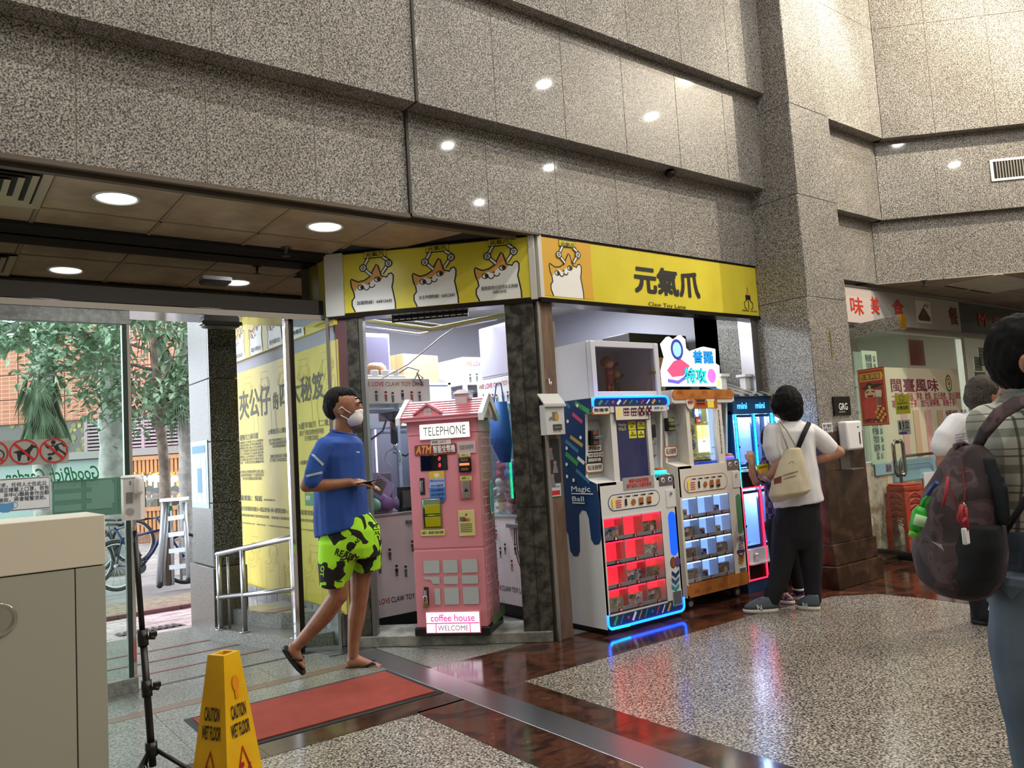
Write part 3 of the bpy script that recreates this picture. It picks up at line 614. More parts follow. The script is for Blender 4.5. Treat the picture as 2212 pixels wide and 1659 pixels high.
# ---- sanitiser dispenser on a tripod
base = flo(338, 1712); t = thing('tripod_stand', 'black telescopic tripod stand beside the cream counter', 'stand', base)
vd = fwd.copy(); vd.z = 0; vd.normalize()
def tv(x, y, off=0): return onplane(x, y, base+vd*off, vd)-base
P0, P1 = tv(330, 1655), tv(288, 1112); ax = (P1-P0)
B().cyl(P0-ax*.0, P0+ax*.50, .0145, n=12).obj('lower_tube', BLACK, t); B().cyl(P0+ax*.5, P0+ax*.93, .0115, n=12).obj('upper_tube', BLACK, t); B().cyl(P0+ax*.93, P1+ax*.02, .010, n=12).obj('chrome_tip', CHROME, t)
for q in (.305, .505): 
    c = P0+ax*q; B().cyl(c-ax*.032, c+ax*.032, .021, n=12).cyl(c+rgt*.0, c+rgt*.05, .008, n=8).box(c.x+.02, c.y-.03, c.z+.0, c.x+.05, c.y-.01, c.z+.022, .004).obj('clamp_collar', BLACK, t)
c = P0+ax*.06; B().cyl(c-ax*.02, c+ax*.035, .024, n=12).obj('hub', BLACK, t)
for a in (-37, 83, 203):
    a = radians(a+10); d = Vector((cos(a), sin(a), 0)); foot = d*.21; foot.z = .012
    B().tube([c+d*.02, foot], .009, 8).sph(foot, .012).obj('leg', BLACK, t)
    B().tube([P0+d*.01-ax*.06, (c+d*.02).lerp(foot, .55)], .006, 6).obj('brace', BLACK, t)
t = thing('sanitiser_dispenser', 'white automatic sanitiser dispenser on the black tripod', 'dispenser', base+P1, math.degrees(YAW)-90+20)
B().prism([(-.042, -.02), (-.032, -.035), (.032, -.035), (.042, -.02), (.042, .035), (-.042, .035)], -.02, .15, 'z').fix().obj('body', WHITE, t)
B().box(-.043, -.038, .15, .043, .035, .166, .008).box(.012, -.07, .085, .043, .0, .158, .012).obj('top_hood', WHITE, t)
B().box(-.022, -.038, .05, .004, -.034, .095, .001).box(-.008, -.038, .125, -.002, -.034, .142, .001).obj('window_strip', GREYP, t)
b = B(); b.lay = .0355
for i in range(6): b.ring(-.008, .015, .003+.0025*i, .001)
b.obj('speaker_grille', GREYP, t)
# ---- wet floor sign
cc = Vector((.935, 3.12, 0)); t = thing('wet_floor_sign', 'yellow four sided caution wet floor cone in the foreground', 'floor sign', cc, 28)
YP = dirty('yellow_plastic', 'd9a400', 'e8b80c', .35, 3); Hh = .60; hb, ht = .103, .04
def ringz(h, z): return [(-h, -h, z), (h, -h, z), (h, h, z), (-h, h, z)]
b = B(); b.loft([ringz(hb+.01, 0), ringz(hb, .02), ringz(ht+.003, Hh-.03), ringz(ht, Hh), ringz(ht-.016, Hh), ringz(ht-.016, Hh-.05)], True, False, False); b.obj('body', YP, t)
tl = atan2(hb-ht, Hh)
REDP = M('caution_red', 'a01414', .5)
for nm, rz in (('front', 0), ('left', -90)):
    M4 = Matrix.Rotation(radians(rz), 4, 'Z') @ Matrix.Translation((0, -hb, .02)) @ Matrix.Rotation(-tl, 4, 'X')
    for s_, z0, z1, w in (('CAUTION', .35, .40, .037), ('WET FLOOR', .285, .335, .046)):
        o = txt(s_, -w, z0, w, z1, INK, t, d=.002, bold=.03); o.matrix_local = M4
    b = B(); b.i = 0; b.poly(rrect(-.001, 0, .001, .001)) if False else None
    q_ = lambda *p: [(u*.85, z*.95+.055) for u, z in p]; b.stroke(q_((-.068, .03), (.068, .03), (0, .20)), .013, True); b.disc(-.010, .183, .010); b.stroke(q_((-.012, .12), (-.02, .085), (.01, .07), (.03, .05)), .013); b.stroke(q_((-.02, .085), (-.04, .055)), .010); b.stroke(q_((-.014, .115), (.02, .11), (.035, .13)), .008); b.stroke(q_((-.016, .11), (-.035, .12)), .007); b.stroke(q_((-.05, .045), (.05, .045)), .007)
    o = b.obj('slip_warning_print', REDP, t); o.matrix_local = M4
    if rz == 0:
        b = B(); b.i = 0; b.disc(-.0, .475, .017, .03); b.rect(-.008, .42, .008, .455); o = b.obj('keyhole_emboss', M('orange_plastic', 'd98a08', .4), t); o.matrix_local = M4
# ---- door mat
t = thing('door_mat', 'red ribbed entrance mat with black rubber border', 'mat', (1.72, 4.12, 0))
RED = M('red_carpet', '8e3526', .95); N_, L_, b_ = nodes(RED); v = coords(RED)
w_ = N_.new('ShaderNodeTexWave'); w_.bands_direction = 'Y'; w_.inputs['Scale'].default_value = 38; w_.inputs['Distortion'].default_value = .6; L_.new(v, w_.inputs[0]); bump(RED, w_.outputs['Fac'], .5, .004)
L_.new(mixc(RED, '7c2c1f', '9c4030', noi(RED, v, 9, 5)), b_.inputs['Base Color'])
B().box(-.60, -.33, 0, .585, .33, .005, .002).obj('rubber_border', RUB, t); B().box(-.565, -.29, .0045, .55, .29, .011, .002).obj('carpet', RED, t)
# ================================================================ machines along the front
BODY = M('machine_grey_white', 'd6d6d4', .35); NAVY = M('machine_navy', '1b3a68', .35); PINKM = M('machine_pink', 'dc8b95', .38); CREAM = M('machine_cream', 'dad4ca', .35)
ORP = dirty('orange_wood_print', 'a5632a', 'c17c3c', .4, 6); SCR = M('dark_glass_screen', '2c2d49', .06, 0, '33345c', .25); COIN = M('coin_panel_grey', 'a3a6a8', .4)
BL_LED = glow('blue_led', '0a4dff', 9); CY_LED = glow('cyan_led', '12b8ff', 6); RD_LED = glow('red_led', 'ff1530', 6); GREEN_LED = glow('green_led', '20f0a0', 4)
RBACK = glow('red_lit_back', 'f5222f', 1.9); BBACK = glow('blue_lit_back', '8db4fa', 1.35); NUMP = M('dark_red_plate', '7a0f1c', .4)
PAL = [M('print_green', '3f9d4f', .5), M('print_pink', 'd8416c', .5), M('print_gold', 'c8a44a', .5), M('print_sky', '3f7ba0', .5), WINK]
BOXM = []
for i, (a, c) in enumerate((('5b6a8a', 'c9b59a'), ('8a6a2c', '2a211c'), ('c9c2bb', '9b6f7c'), ('2f3238', '97a2ac'), ('6b5138', 'a98c6a'), ('7c8a58', 'b79a80'), ('b5747c', 'd8ccc8'), ('4d3a34', '8c7a66'))):
    m = M('prize_box_print_%s' % 'abcdefgh'[i], a, .4); N_, L_, b_ = nodes(m); L_.new(ramp(m, noi(m, coords(m), 28+3*i, 3, .6, 1.2), [(.42, a), (.58, c)], 'EASE'), b_.inputs['Base Color']); BOXM.append(m)
LBL = M('instruction_label_cream', 'ddd8cc', .5); LBR = M('label_brown', 'a2602e', .5)

ND = .115
def prize_machine(name, label, x, y, W, D, zb, H, P):
    t = thing(name, label, 'vending machine', (x, y, 0)); f = frm(t); body, acc = P['body'], P['acc']
    zs = f.px(*P['shelf'])[1]; zh = f.px(*P['head'])[1]
    g = f.box(*P['grid']); ul, ur = f.px(*P['colL'])[0], f.px(*P['colR'])[0]
    # lower body around the prize windows
    b = B(); b.box(0, 0, zb, g[0], D, zs).box(g[2], 0, zb, W, D, zs).box(g[0], 0, zb, g[2], D, g[1]).box(g[0], 0, g[3], g[2], D, zs).box(g[0], .16, g[1], g[2], D, g[3])
    b.obj('lower_body', body, t)
    B().prism([(0, zb), (0, zs), (.11, zs+.035), (.07, zh), (0, zh+.01), (0, H), (D, H), (D, zb)], -.004, .018, 'x').fix().obj('side_panel', P['side'], t)
    B().prism([(0, zb), (0, zs), (.11, zs+.035), (.07, zh), (0, zh+.01), (0, H), (D, H), (D, zb)], W-.018, W+.003, 'x').fix().obj('side_panel', P['side2'], t)
    B().box(.018, 0, zh, W-.018, D, H, .003).obj('header_body', body, t)
    B().box(.018, ND, zs-.01, W-.018, D, zh).obj('niche_back', COIN, t)
    B().prism([(0, zs-.02), (0, zs), (ND, zs+.035), (ND, zs-.02)], .019, ul, 'x').fix().obj('slanted_shelf', P['shelfm'], t); B().prism([(0, zs-.02), (0, zs), (ND, zs+.035), (ND, zs-.02)], ur, W-.019, 'x').fix().obj('slanted_shelf', P['deckm'], t)
    s = f.box(*P['screen'])
    b = B(); b.box(ul, .012, zs-.02, s[0], ND+.1, zh).box(s[2], .012, zs-.02, ur, ND+.1, zh).box(s[0], .012, zs-.02, s[2], ND+.1, s[1]).box(s[0], .012, s[3], s[2], ND+.1, zh+.001); b.obj('centre_column', body, t)
    # prize windows
    B().box(g[0], .09, g[1], g[2], .105, g[3]).obj('lit_back', P['back'], t)
    cw, chh = (g[2]-g[0])/3, (g[3]-g[1])/4
    b = B()
    for i in range(1, 3): b.box(g[0]+cw*i-.004, .004, g[1], g[0]+cw*i+.004, .14, g[3])
    b.obj('divider', P['cell'], t)
    for j in range(4):
        z = g[3]-chh*(j+1); B().box(g[0], .003, z, g[2], .14, z+.010).box(g[0], .003, z, g[2], .012, z+.034).obj('shelf', P['cell'], t)
        B().box(g[0], .012, z+chh-.012, g[2], .020, z+chh-.004).obj('light_strip', P['strip'], t)
        for i in range(3):
            n = 3*j+i+1; c = g[0]+cw*(i+.55); B().box(c-.016, -.002, z+.006, c+.016, .003, z+.030).obj('number_plate', NUMP, t); txt(str(n), c-(.006 if n < 10 else .010), z+.010, c+(.006 if n < 10 else .010), z+.026, WINK, t, d=.003)
            kind = P['boxes'][n-1]
            if kind:
                w = cw*(.80 if kind[1] else .45); h = chh*(.55 if kind[1] else .40); u0 = g[0]+cw*i+.012
                q = thing('prize_box', kind[2] % n, 'box', (x+u0, y+.03, z+.0105), 0, P['grp'])
                B().box(0, 0, 0, w, .042, h, .001, 1).obj('carton', BOXM[kind[0]], q)
                b = B(); b.lay = .0008; b.i = 0; b.rect(w*.06, h*.62, w*.55, h*.9); b.i = 1; b.disc(w*.7, h*.42, h*.26); b.i = 0; b.stroke([(w*.08, h*.15), (w*.5, h*.15)], h*.08); b.obj('front_print', [BOXM[(kind[0]+3) % 8], BOXM[(kind[0]+5) % 8]], q)
    B().box(g[0], -.003, g[1]-.012, g[2], .004, g[1]).box(g[0]-.01, -.003, g[1], g[0], .004, g[3]).box(g[2], -.003, g[1], g[2]+.01, .004, g[3]).box(g[0]-.01, -.003, g[3], g[2]+.01, .004, g[3]+.01).obj('window_trim', P['trim'], t)
    B().box(g[0], .001, g[1], g[2], .0025, g[3]).obj('window_glass', ACRYL, t)
    # niche left: note acceptor
    d = ND; e = f.box(*P['acc_plate'], d); B().box(e[0], ND-.015, e[1], e[2], ND, e[3], .003).obj('acceptor_plate', M('acceptor_steel', '9da0a4', .35, .4), t)
    e = f.box(*P['acc_slot'], ND-.03); zc = (e[1]+e[3])/2
    B().box(e[0], ND-.055, e[1], e[2], ND-.015, e[3], .006).obj('note_acceptor', BLACK, t); B().box(e[0]+.01, ND-.075, zc-.012, e[2]+.022, ND-.05, zc+.012, .004).obj('note_slot', M('slot_grey', '5a5c60', .4), t)
    b = B(); b.lay = .0; o = B().box(e[0]+.012, ND-.058, e[1]+.008, e[2]-.012, ND-.0545, zc-.02).box(e[0]+.012, ND-.058, zc+.02, e[2]-.012, ND-.0545, e[3]-.008).obj('amber_window', P['amber'], t)
    # right side: buttons, lock door, slot
    for q, mm in zip(P['btn'], (LBR, NAVY)):
        u, z = f.px(*q); B().cyl((u, 0, z), (u, -.006, z), .019, n=18).obj('button_ring', WHITE, t); B().cyl((u, -.006, z), (u, -.011, z), .010, n=14).obj('push_button', mm, t)
    e = f.box(*P['btnpanel']); B().box(e[0], -.003, e[1], e[2], .001, e[3], .001).obj('button_panel', STEEL, t)
    e = f.box(*P['lockdoor']); B().box(e[0], -.004, e[1], e[2], .001, e[3], .0015).obj('service_door', body, t); u, z = (e[0]+e[2])/2, e[3]-.03; B().cyl((u, -.004, z), (u, -.012, z), .011, n=14).obj('lock', CHROME, t)
    e = f.box(*P['pill']); b = B(); b.rect(*e, .05); b.obj('coloured_window', P['pillm'], t)
    e = f.box(*P['outlet']); B().box(e[0]-.006, -.003, e[1]-.006, e[2]+.006, .0, e[3]+.006).obj('outlet_frame', body, t); B().box(e[0], -.0045, e[1], e[2], -.002, e[3]).obj('outlet_flap', M('outlet_grey', '6d7274', .3, .3), t)
    # big button on the right shelf
    u = (ur+W)/2+.005; zz = zs+.035; B().lathe([(.052, 0), (.054, .018), (.045, .03)], (u, .055, zz-.015), 24).obj('button_base', P['ringled'], t); B().lathe([(.044, .028), (.042, .04), (.03, .048), (.0005, .052)], (u, .055, zz-.015), 24).obj('push_button', M('button_orange', 'b55a24', .3), t)
    # coin mechanism on the right niche
    uc = (ur+W)/2; B().box(uc-.045, ND-.015, zs+.16, uc+.045, ND, zh-.05, .003).obj('coin_mechanism', M('acceptor_steel'), t); B().box(uc-.02, ND-.035, zh-.19, uc+.03, ND-.015, zh-.09, .006).obj('coin_slot', DSTEEL, t); B().cyl((uc-.01, ND-.012, zh-.23), (uc-.01, ND-.05, zh-.23), .02, n=12).obj('coin_return', STEEL, t)
    # instruction label
    e = f.box(*P['oval']); h = e[3]-e[1]; b = B(); b.i = 0; b.rect(*e, .06); b.i = 1; b.rect(e[0]+.006, e[1]+.006, e[2]-.006, e[3]-.006, .055)
    for k in range(5): uu = e[0]+.09+(e[2]-e[0]-.13)*k/5; b.i = 2; b.ring(uu, e[3]-h*.2, .006, .002); b.stroke([(uu+.01, e[3]-h*.2), (uu+.05, e[3]-h*.2)], .009)
    b.i = 3
    for k in range(4): b.stroke([(e[0]+.07, e[1]+h*(.22+.13*k)), (e[0]+.125, e[1]+h*(.22+.13*k))], .006)
    b.i = 2; b.rect(e[0]+.16, e[1]+h*.25, e[0]+.18, e[1]+h*.66); b.i = 4; b.disc(e[0]+.245, e[1]+h*.42, .022)
    for k in range(2): b.i = P['icons']; b.rect(e[0]+.30+.08*k, e[1]+h*.2, e[0]+.345+.08*k, e[1]+h*.64); b.i = 2; b.rect(e[0]+.305+.08*k, e[1]+h*.2, e[0]+.34+.08*k, e[1]+h*.32)
    b.i = 5; b.rect(e[0]+.035, e[1]+h*.2, e[0]+.055, e[3]-h*.2, .008); b.obj('instruction_label', [P['ovalc'], LBL, INK, RINK, LBR, YINK], t)
    return t, f, s, g, zs, zh, (ul, ur)

# ---- machine one: white and navy, red lit windows
pb = [(0, 1, 'boxed figure behind red lit window number %d'), None, (1, 1, 'gold and black boxed figure in red lit window number %d'), None, None, (2, 1, 'pale printed box in red lit window number %d'), None, (3, 1, 'grey and black printed box in red lit window number %d'), (4, 1, 'brown printed box in red lit window number %d'), (5, 1, 'green landscape printed box in red lit window number %d'), (6, 1, 'pale pink printed box in red lit window number %d'), (7, 1, 'dark brown printed box in red lit window number %d')]
W1 = .778
t1, f1m, s, g, zs, zh, cc_ = prize_machine('prize_vending_machine', 'white and navy prize machine with red lit windows and blue light edge', 3.725, 3.98, W1, .655, .045, 1.62, dict(
    body=BODY, acc=NAVY, side=BODY, side2=BODY, shelfm=BODY, deckm=NAVY, cell=M('cell_clear_grey', '9a8f8c', .25), strip=RD_LED, back=RBACK, trim=BODY, amber=M('amber_window', '7a4a3a', .3), pillm=glow('blue_lit_window', '0f46f0', 1.6), ringled=glow('teal_ring', '35e0d0', 1.5), ovalc=M('navy_line', '233a78', .5), icons=4,
    shelf=(1290, 1045), head=(1275, 893), colL=(1325, 960), colR=(1412, 960), screen=((1333, 908), (1410, 1047)), grid=((1303, 1122), (1442, 1298)), acc_plate=((1262, 910), (1298, 1000)), acc_slot=((1272, 930), (1290, 962)),
    btn=[(1431, 1037), (1446, 1035)], btnpanel=((1422, 1027), (1455, 1047)), lockdoor=((1437, 1058), (1460, 1094)), pill=((1442, 1106), (1465, 1198)), outlet=((1453, 1279), (1473, 1303)), oval=((1312, 1070), (1426, 1091)), boxes=pb, grp='prize boxes in the red lit windows'))
# navy wrap with stripes on the left side, white drips
sf = Fr((3.7205, 3.98, 0), -90)   # local x runs towards the viewer
b = B(); b.lay = .0005; b.i = 0
def sp(x, y): return (sf.px(x, y)[0], min(1.595, sf.px(x, y)[1]))
b.poly([(-.653, .52), (-.653, 1.615), (-.002, 1.615), (-.002, zh+.012), (-.072, zh), (-.112, zs+.034), (-.003, zs-.002)]+[sp(*q) for q in ((1296, 1085), (1299, 1165), (1294, 1176), (1284, 1177), (1277, 1165), (1272, 1120), (1266, 1104), (1257, 1102), (1251, 1112), (1253, 1190), (1249, 1201), (1240, 1202), (1232, 1190), (1228, 1155), (1224, 1148))])
for a, c, k in (((1242, 867), (1273, 890), 1), ((1237, 894), (1258, 912), 2), ((1232, 943), (1259, 963), 3), ((1222, 952), (1250, 976), 4), ((1222, 979), (1249, 1003), 1), ((1248, 988), (1263, 1001), 5), ((1245, 1015), (1274, 1042), 4), ((1224, 872), (1232, 880), 4)):
    b.i = k; b.stroke([sp(*a), sp(*c)], .026 if k != 1 else .034)
for q in ((1248, 876), (1227, 910), (1255, 945), (1225, 968), (1225, 1003), (1226, 1029), (1240, 1037)): b.i = 5; b.disc(*sp(*q), .013)
o = b.obj('navy_side_wrap', [NAVY]+PAL, t1); o.location = (-.0045, 0, 0); o.rotation_euler = (0, 0, radians(-90))
for s_, a, c in (('Magic', (1235, 1050), (1277, 1066)), ('Ball', (1237, 1072), (1263, 1083))):
    u0, z1 = sp(*a); u1, z0 = sp(*c); o = txt(s_, u0, z0, u1, z1, WINK, t1, d=.006, bold=.01); o.location = (-.0045, 0, 0); o.rotation_euler = (0, 0, radians(-90))
b = B(); b.lay = .004; b.stroke([sp(1235, 1066), sp(1282, 1067)], .007); b.stroke([sp(1237, 1086), sp(1264, 1087)], .007); o = b.obj('name_underline', WINK, t1); o.location = (-.0045, 0, 0); o.rotation_euler = (0, 0, radians(-90))
# header strip and foot strip with confetti
def confetti(u0, z0, u1, z1, rr_):
    b = B(); b.lay = .0022; b.i = 0; b.rect(u0, z0, u1, z1, rr_); n = 11
    for k in range(n):
        u = u0+.05+(u1-u0-.1)*k/n; c = 1+k*3 % 5; b.i = c
        if k % 4 == 2: b.disc(u+.02, (z0+z1)/2, .011)
        else: b.stroke([(u, z0+.012), (u+.035, z1-.014)], .010 if k % 3 else .02)
    return b
confetti(.012, 1.556, W1-.012, 1.612, .025).obj('confetti_strip', [NAVY]+PAL, t1); confetti(.012, .055, W1-.012, .135, .03).obj('confetti_strip', [NAVY]+PAL, t1)
def ledarc(top):
    z0, z1 = (1.555, 1.62) if top else (.045, .14); r = .04
    pts = [(.004, z0 if top else z1)]
    zc = z1-r if top else z0+r
    for k in range(6): a = pi-pi/2*k/5 if top else pi+pi/2*k/5; pts.append((.004+r+r*cos(a), zc+r*sin(a)))
    pts += [(W1-u, z) for u, z in pts[::-1]]
    return [(u, -.006, z) for u, z in pts]
B().tube(ledarc(True), .008, 8).obj('led_tube', BL_LED, t1); B().tube(ledarc(False), .008, 8).obj('led_tube', BL_LED, t1)
B().tube([(.3, -.008, 1.622), (.6, -.008, 1.622)], .0075, 8).obj('led_tube', CY_LED, t1); B().tube([(.01, -.008, .06), (.03, -.008, .047), (.2, -.008, .043)], .0078, 8).obj('led_tube', CY_LED, t1)
B().box(.02, .02, 0, W1-.02, .63, .05).obj('plinth', BLACK, t1)
B().box(s[0], .03, s[1], s[2], .035, s[3]).obj('screen', SCR, t1)
F1S = Fr((3.725, 3.98+.03, 0), 0)
STK = M('yellow_note', 'd8d23a', .6)
for tl, br, tx in (((1356, 911), (1373, 928), '代幣\n$5'), ((1376, 911), (1393, 926), '請勿\n拍打玻璃'), ((1358, 930), (1375, 946), '獎品\n以實物為準'), ((1377, 930), (1392, 945), '如有\n故障請致電')):
    e = f1m.box(tl, br, .028); B().box(e[0], .026, e[1], e[2], .029, e[3]).obj('yellow_note', STK, t1); txt(tx, e[0]+.006, e[1]+.012, e[2]-.006, e[3]-.008, INK, t1, d=-.0255)
txtpx('WhatsApp\n97756170', f1m, (1334, 914), (1353, 930), M('handwriting_yellow', 'd9d58a', .6), t1, d=.028, out=.002)
e = f1m.box((1343, 1033), (1411, 1052), .01); B().box(e[0], -.003, e[1], e[2], .012, e[3]).obj('notice_strip', M('notice_grey', '9a9a9a', .5), t1); txt('機器內設搖晃警報\n請勿搖晃以免觸發警報', e[0]+.03, e[1]+.01, e[2]-.03, e[3]-.01, RINK, t1, d=.004, bold=.02)
def plaque(f, tl, br, s_, par, d=0, edge=None, ink=INK, dd=0):
    e = f.box(tl, br, d); b = B(); b.lay = -d+.001; b.i = 0; b.rect(*e); b.i = 1; b.rect(e[0]+.006, e[1]+.006, e[2]-.006, e[3]-.006, .02); b.obj('label_plaque', [edge or LBR, LBL], par); txt(s_, e[0]+.018, e[1]+.018, e[2]-.018, e[3]-.016, ink, par, d=.003-d, bold=.015)
plaque(f1m, (1278, 877), (1319, 895), '無機率', t1); plaque(f1m, (1264, 1001), (1304, 1019), '玩法說明', t1, .10)
e = f1m.box((1326, 876), (1402, 907)); b = B(); b.lay = .004; b.i = 0; b.rect(*e); b.i = 1; b.rect(e[0]+.008, e[1]+.008, e[2]-.008, e[3]-.008); w = e[2]-e[0]
b.i = 3; b.rect(e[0]+.03, e[1]+.03, e[0]+.055, e[3]-.02)
for k in range(4):
    uu = e[0]+.085+.075*k; b.i = 0; b.rect(uu, e[1]+.035, uu+.062, e[3]-.02, .008)
    for i in range(3):
        for j in range(3): b.i = 1 if (k < 2 or (i+j) % 2) else 2; b.disc(uu+.012+.019*i, e[1]+.047+.024*j, .007, n=8)
b.obj('odds_label', [M('label_maroon', '5a2a3a', .5), LBL, INK, YINK], t1)
txtpx('港幣 $5', f1m, (1412, 879), (1432, 884), INK, t1, out=.004)
e = f1m.box((1267, 963), (1298, 974), .1); B().box(e[0], .096, e[1], e[2], .1, e[3]).obj('white_label', LBL, t1); txt('請投紙鈔', e[0]+.01, e[1]+.008, e[2]-.01, e[3]-.006, INK, t1, d=-.095, bold=.02)
e = f1m.box((1266, 976), (1300, 999), .1); B().box(e[0], .096, e[1], e[2], .1, e[3]).obj('black_label', INK, t1)
for k, s_ in enumerate(('1000', '500', '100')): u = e[0]+.012+.052*k; B().box(u, .094, e[3]-.04, u+.045, .0955, e[3]-.01).obj('white_patch', LBL, t1); txt(s_, u+.006, e[3]-.034, u+.039, e[3]-.016, INK, t1, d=-.093)
txt('紙幣部同步消費', e[0]+.012, e[1]+.01, e[2]-.012, e[1]+.035, WINK, t1, d=-.095)
b = B(); b.lay = .003; c = f1m.px(1458, 1214)
b.i = 0; b.disc(c[0]-.022, c[1], .03, .04); b.disc(c[0]+.026, c[1], .03, .037); b.i = 1; b.disc(c[0]-.022, c[1], .026, .036); b.i = 2; b.disc(c[0]+.026, c[1], .026, .033); b.obj('ball_emblem', [INK, M('emblem_red_brown', '8a4a3a', .5), M('emblem_violet', '5a4a8a', .5)], t1)
for k, mm in enumerate((NAVY, M('chevron_blue', '2d5f92', .5), M('chevron_teal', '2f9a9c', .5))):
    u, z = f1m.px(1459, 1240+15*k); b = B(); b.lay = .003; b.poly([(u-.04, z+.03), (u, z+.002), (u+.04, z+.03), (u+.04, z+.002), (u, z-.028), (u-.04, z+.002)]); b.obj('chevron', mm, t1)

# ---- machine two: cream and orange on casters
pc = [(6, 0, 'small printed item in blue lit window number %d'), None, (3, 0, 'small card box in blue lit window number %d'), (7, 1, 'dark patterned box in blue lit window number %d'), (6, 0, 'small pink card box in blue lit window number %d'), (2, 0, 'small pale card box in blue lit window number %d'), (4, 1, 'brown printed box in blue lit window number %d'), (3, 0, 'tiny grey card box in blue lit window number %d'), (7, 1, 'black and brown box in blue lit window number %d'), (4, 1, 'tan printed box in blue lit window number %d'), (6, 0, 'little printed card box in blue lit window number %d'), (1, 1, 'dark printed box in blue lit window number %d')]
X2 = 4.632; W2 = .752
t2, f2m, s, g, zs2, zh2, cc2 = prize_machine('prize_vending_machine', 'cream prize machine with orange wood bands and blue lit windows on casters', X2, 4.05, W2, .62, .10, 1.675, dict(
    body=CREAM, acc=ORP, side=CREAM, side2=CREAM, shelfm=CREAM, deckm=M('deck_brown', '8a5a3a', .4), cell=M('cell_white', 'c4c2bd', .3), strip=glow('cool_strip', 'a9c4ff', 3), back=BBACK, trim=CREAM, amber=M('green_yellow_window', '7f8a3a', .3), pillm=M('green_window', '4f8f63', .4), ringled=glow('violet_ring', '6a5aff', 1.2), ovalc=LBR, icons=4,
    shelf=(1470, 1008), head=(1450, 872), colL=(1487, 930), colR=(1565, 930), screen=((1492, 882), (1558, 1013)), grid=((1470, 1078), (1588, 1240)), acc_plate=((1428, 884), (1459, 966)), acc_slot=((1436, 903), (1455, 931)),
    btn=[(1576, 1003), (1589, 1001)], btnpanel=((1569, 993), (1597, 1013)), lockdoor=((1580, 1019), (1600, 1052)), pill=((1588, 1068), (1606, 1152)), outlet=((1598, 1228), (1612, 1248)), oval=((1476, 1030), (1572, 1055)), boxes=pc, grp='prize boxes in the blue lit windows'))
B().prism(rrect(.0, 1.60, W2, 1.675, .04), -.006, .0).fix().obj('orange_band', ORP, t2); B().prism(rrect(-.002, .10, W2+.002, .20, .045), -.006, .0).fix().obj('orange_band', ORP, t2)
b = B(); b.lay = .0075
for k in range(5):
    for r in (.012, .022, .032): b.ring(.08+.15*k, 1.615 if k % 2 else 1.64, r, .003, a0=0, a1=pi); b.ring(.1+.14*k, .125, r, .003, a0=0, a1=pi)
b.obj('ring_print', M('ring_brown', '9a5a26', .5), t2)
for u in (.09, W2-.09):
    for y in (.07, .55):
        w = B().cyl((u, y-.016, .042), (u, y+.016, .042), .040, n=18).obj('caster', M('caster_black', '17171a', .5), t2); B().cyl((u, y-.018, .042), (u, y+.018, .042), .024, n=16).obj('hub', M('caster_hub', 'a8a8a8', .4), w); B().box(u-.022, y-.024, .06, u+.022, y+.024, .10, .006).obj('fork', DSTEEL, w)
plaque(f2m, (1434, 965), (1464, 985), '玩法說明', t2, .10, ink=M('maroon_ink', '6d1f24', .6))
e = f2m.box((1486, 852), (1550, 882)); b = B(); b.lay = .003; b.i = 0; b.rect(*e); b.i = 1; b.disc(e[0]+.015, (e[1]+e[3])/2, .048, .06); b.i = 2
for k in range(3): b.stroke([(e[0]+.09, e[3]-.03-.022*k), (e[0]+.19, e[3]-.03-.022*k)], .013)
b.i = 3; b.stroke([(e[0]+.09, e[1]+.03), (e[0]+.2, e[1]+.03)], .01); b.i = 4; b.rect(e[0]+.22, e[1]+.005, e[0]+.30, e[1]+.075); b.i = 1; b.rect(e[0]+.21, e[3]-.055, e[0]+.31, e[3]-.01); b.i = 2; b.stroke([(e[0]+.22, e[3]-.03), (e[0]+.30, e[3]-.03)], .02); b.obj('win_label', [LBR, LBL, INK, RINK, YINK], t2)
txt('win', e[0]-.018, (e[1]+e[3])/2-.018, e[0]+.05, (e[1]+e[3])/2+.022, M('win_red', '9c1c1c', .5), t2, d=.009, bold=.04, shear=.15)
for x0, tx in ((1487, '玩法說明請先投幣'), (1552, '獎品以實物為準請勿拍打玻璃')): txtpx('\n'.join(tx), f2m, (x0+1, 885), (x0+6, 935 if x0 < 1500 else 980), INK, t2, d=.012, out=.002)
# the lit game field
d = .06; B().box(s[0], .062, s[1], s[2], .07, s[3]).obj('game_back', glow('game_back_olive', '8d8c4a', .55), t2)
b = B(); b.lay = -.061
W_, H_ = s[2]-s[0], s[3]-s[1]
def gp(a, c): return s[0]+W_*a, s[1]+H_*c
for (a, c, m_) in ((.12, .66, 0), (.12, .42, 1)): u, z = gp(a+.05, c); b.i = m_; b.disc(u, z, W_*.14, H_*.085); b.i = 2; b.ring(u, z, W_*.09, .003, H_*.05)
b.i = 3; u, z = gp(.16, .90); b.rect(u-W_*.14, z-H_*.05, u+W_*.12, z+H_*.05, .01); b.obj('game_print', [M('disc_maroon', '5a2024', .5), M('disc_blue', '1f4a86', .5), WINK, M('game_green', '7fae8a', .5)], t2)
for r_ in range(8):
    for c_ in range(2): u, z = gp(.42+.22*c_, .70-.055*r_); B().box(u-.002, .052, z-.012, u+W_*.16, .060, z+.012).obj('score_lamp', glow('score_lamp_yellow', 'fff27a', 3.2) if r_ < 4 else glow('score_lamp_pale', 'f4fbff', 3.0), t2)
u, z = gp(.34, .80); B().box(u, .045, z-.02, u+.05, .060, z+.035, .003).obj('counter_display', M('maroon_box', '4a1418', .4), t2); txt('10', u+.008, z-.014, u+.042, z+.018, glow('digit_red', 'ff2a3a', 4), t2, d=-.043)
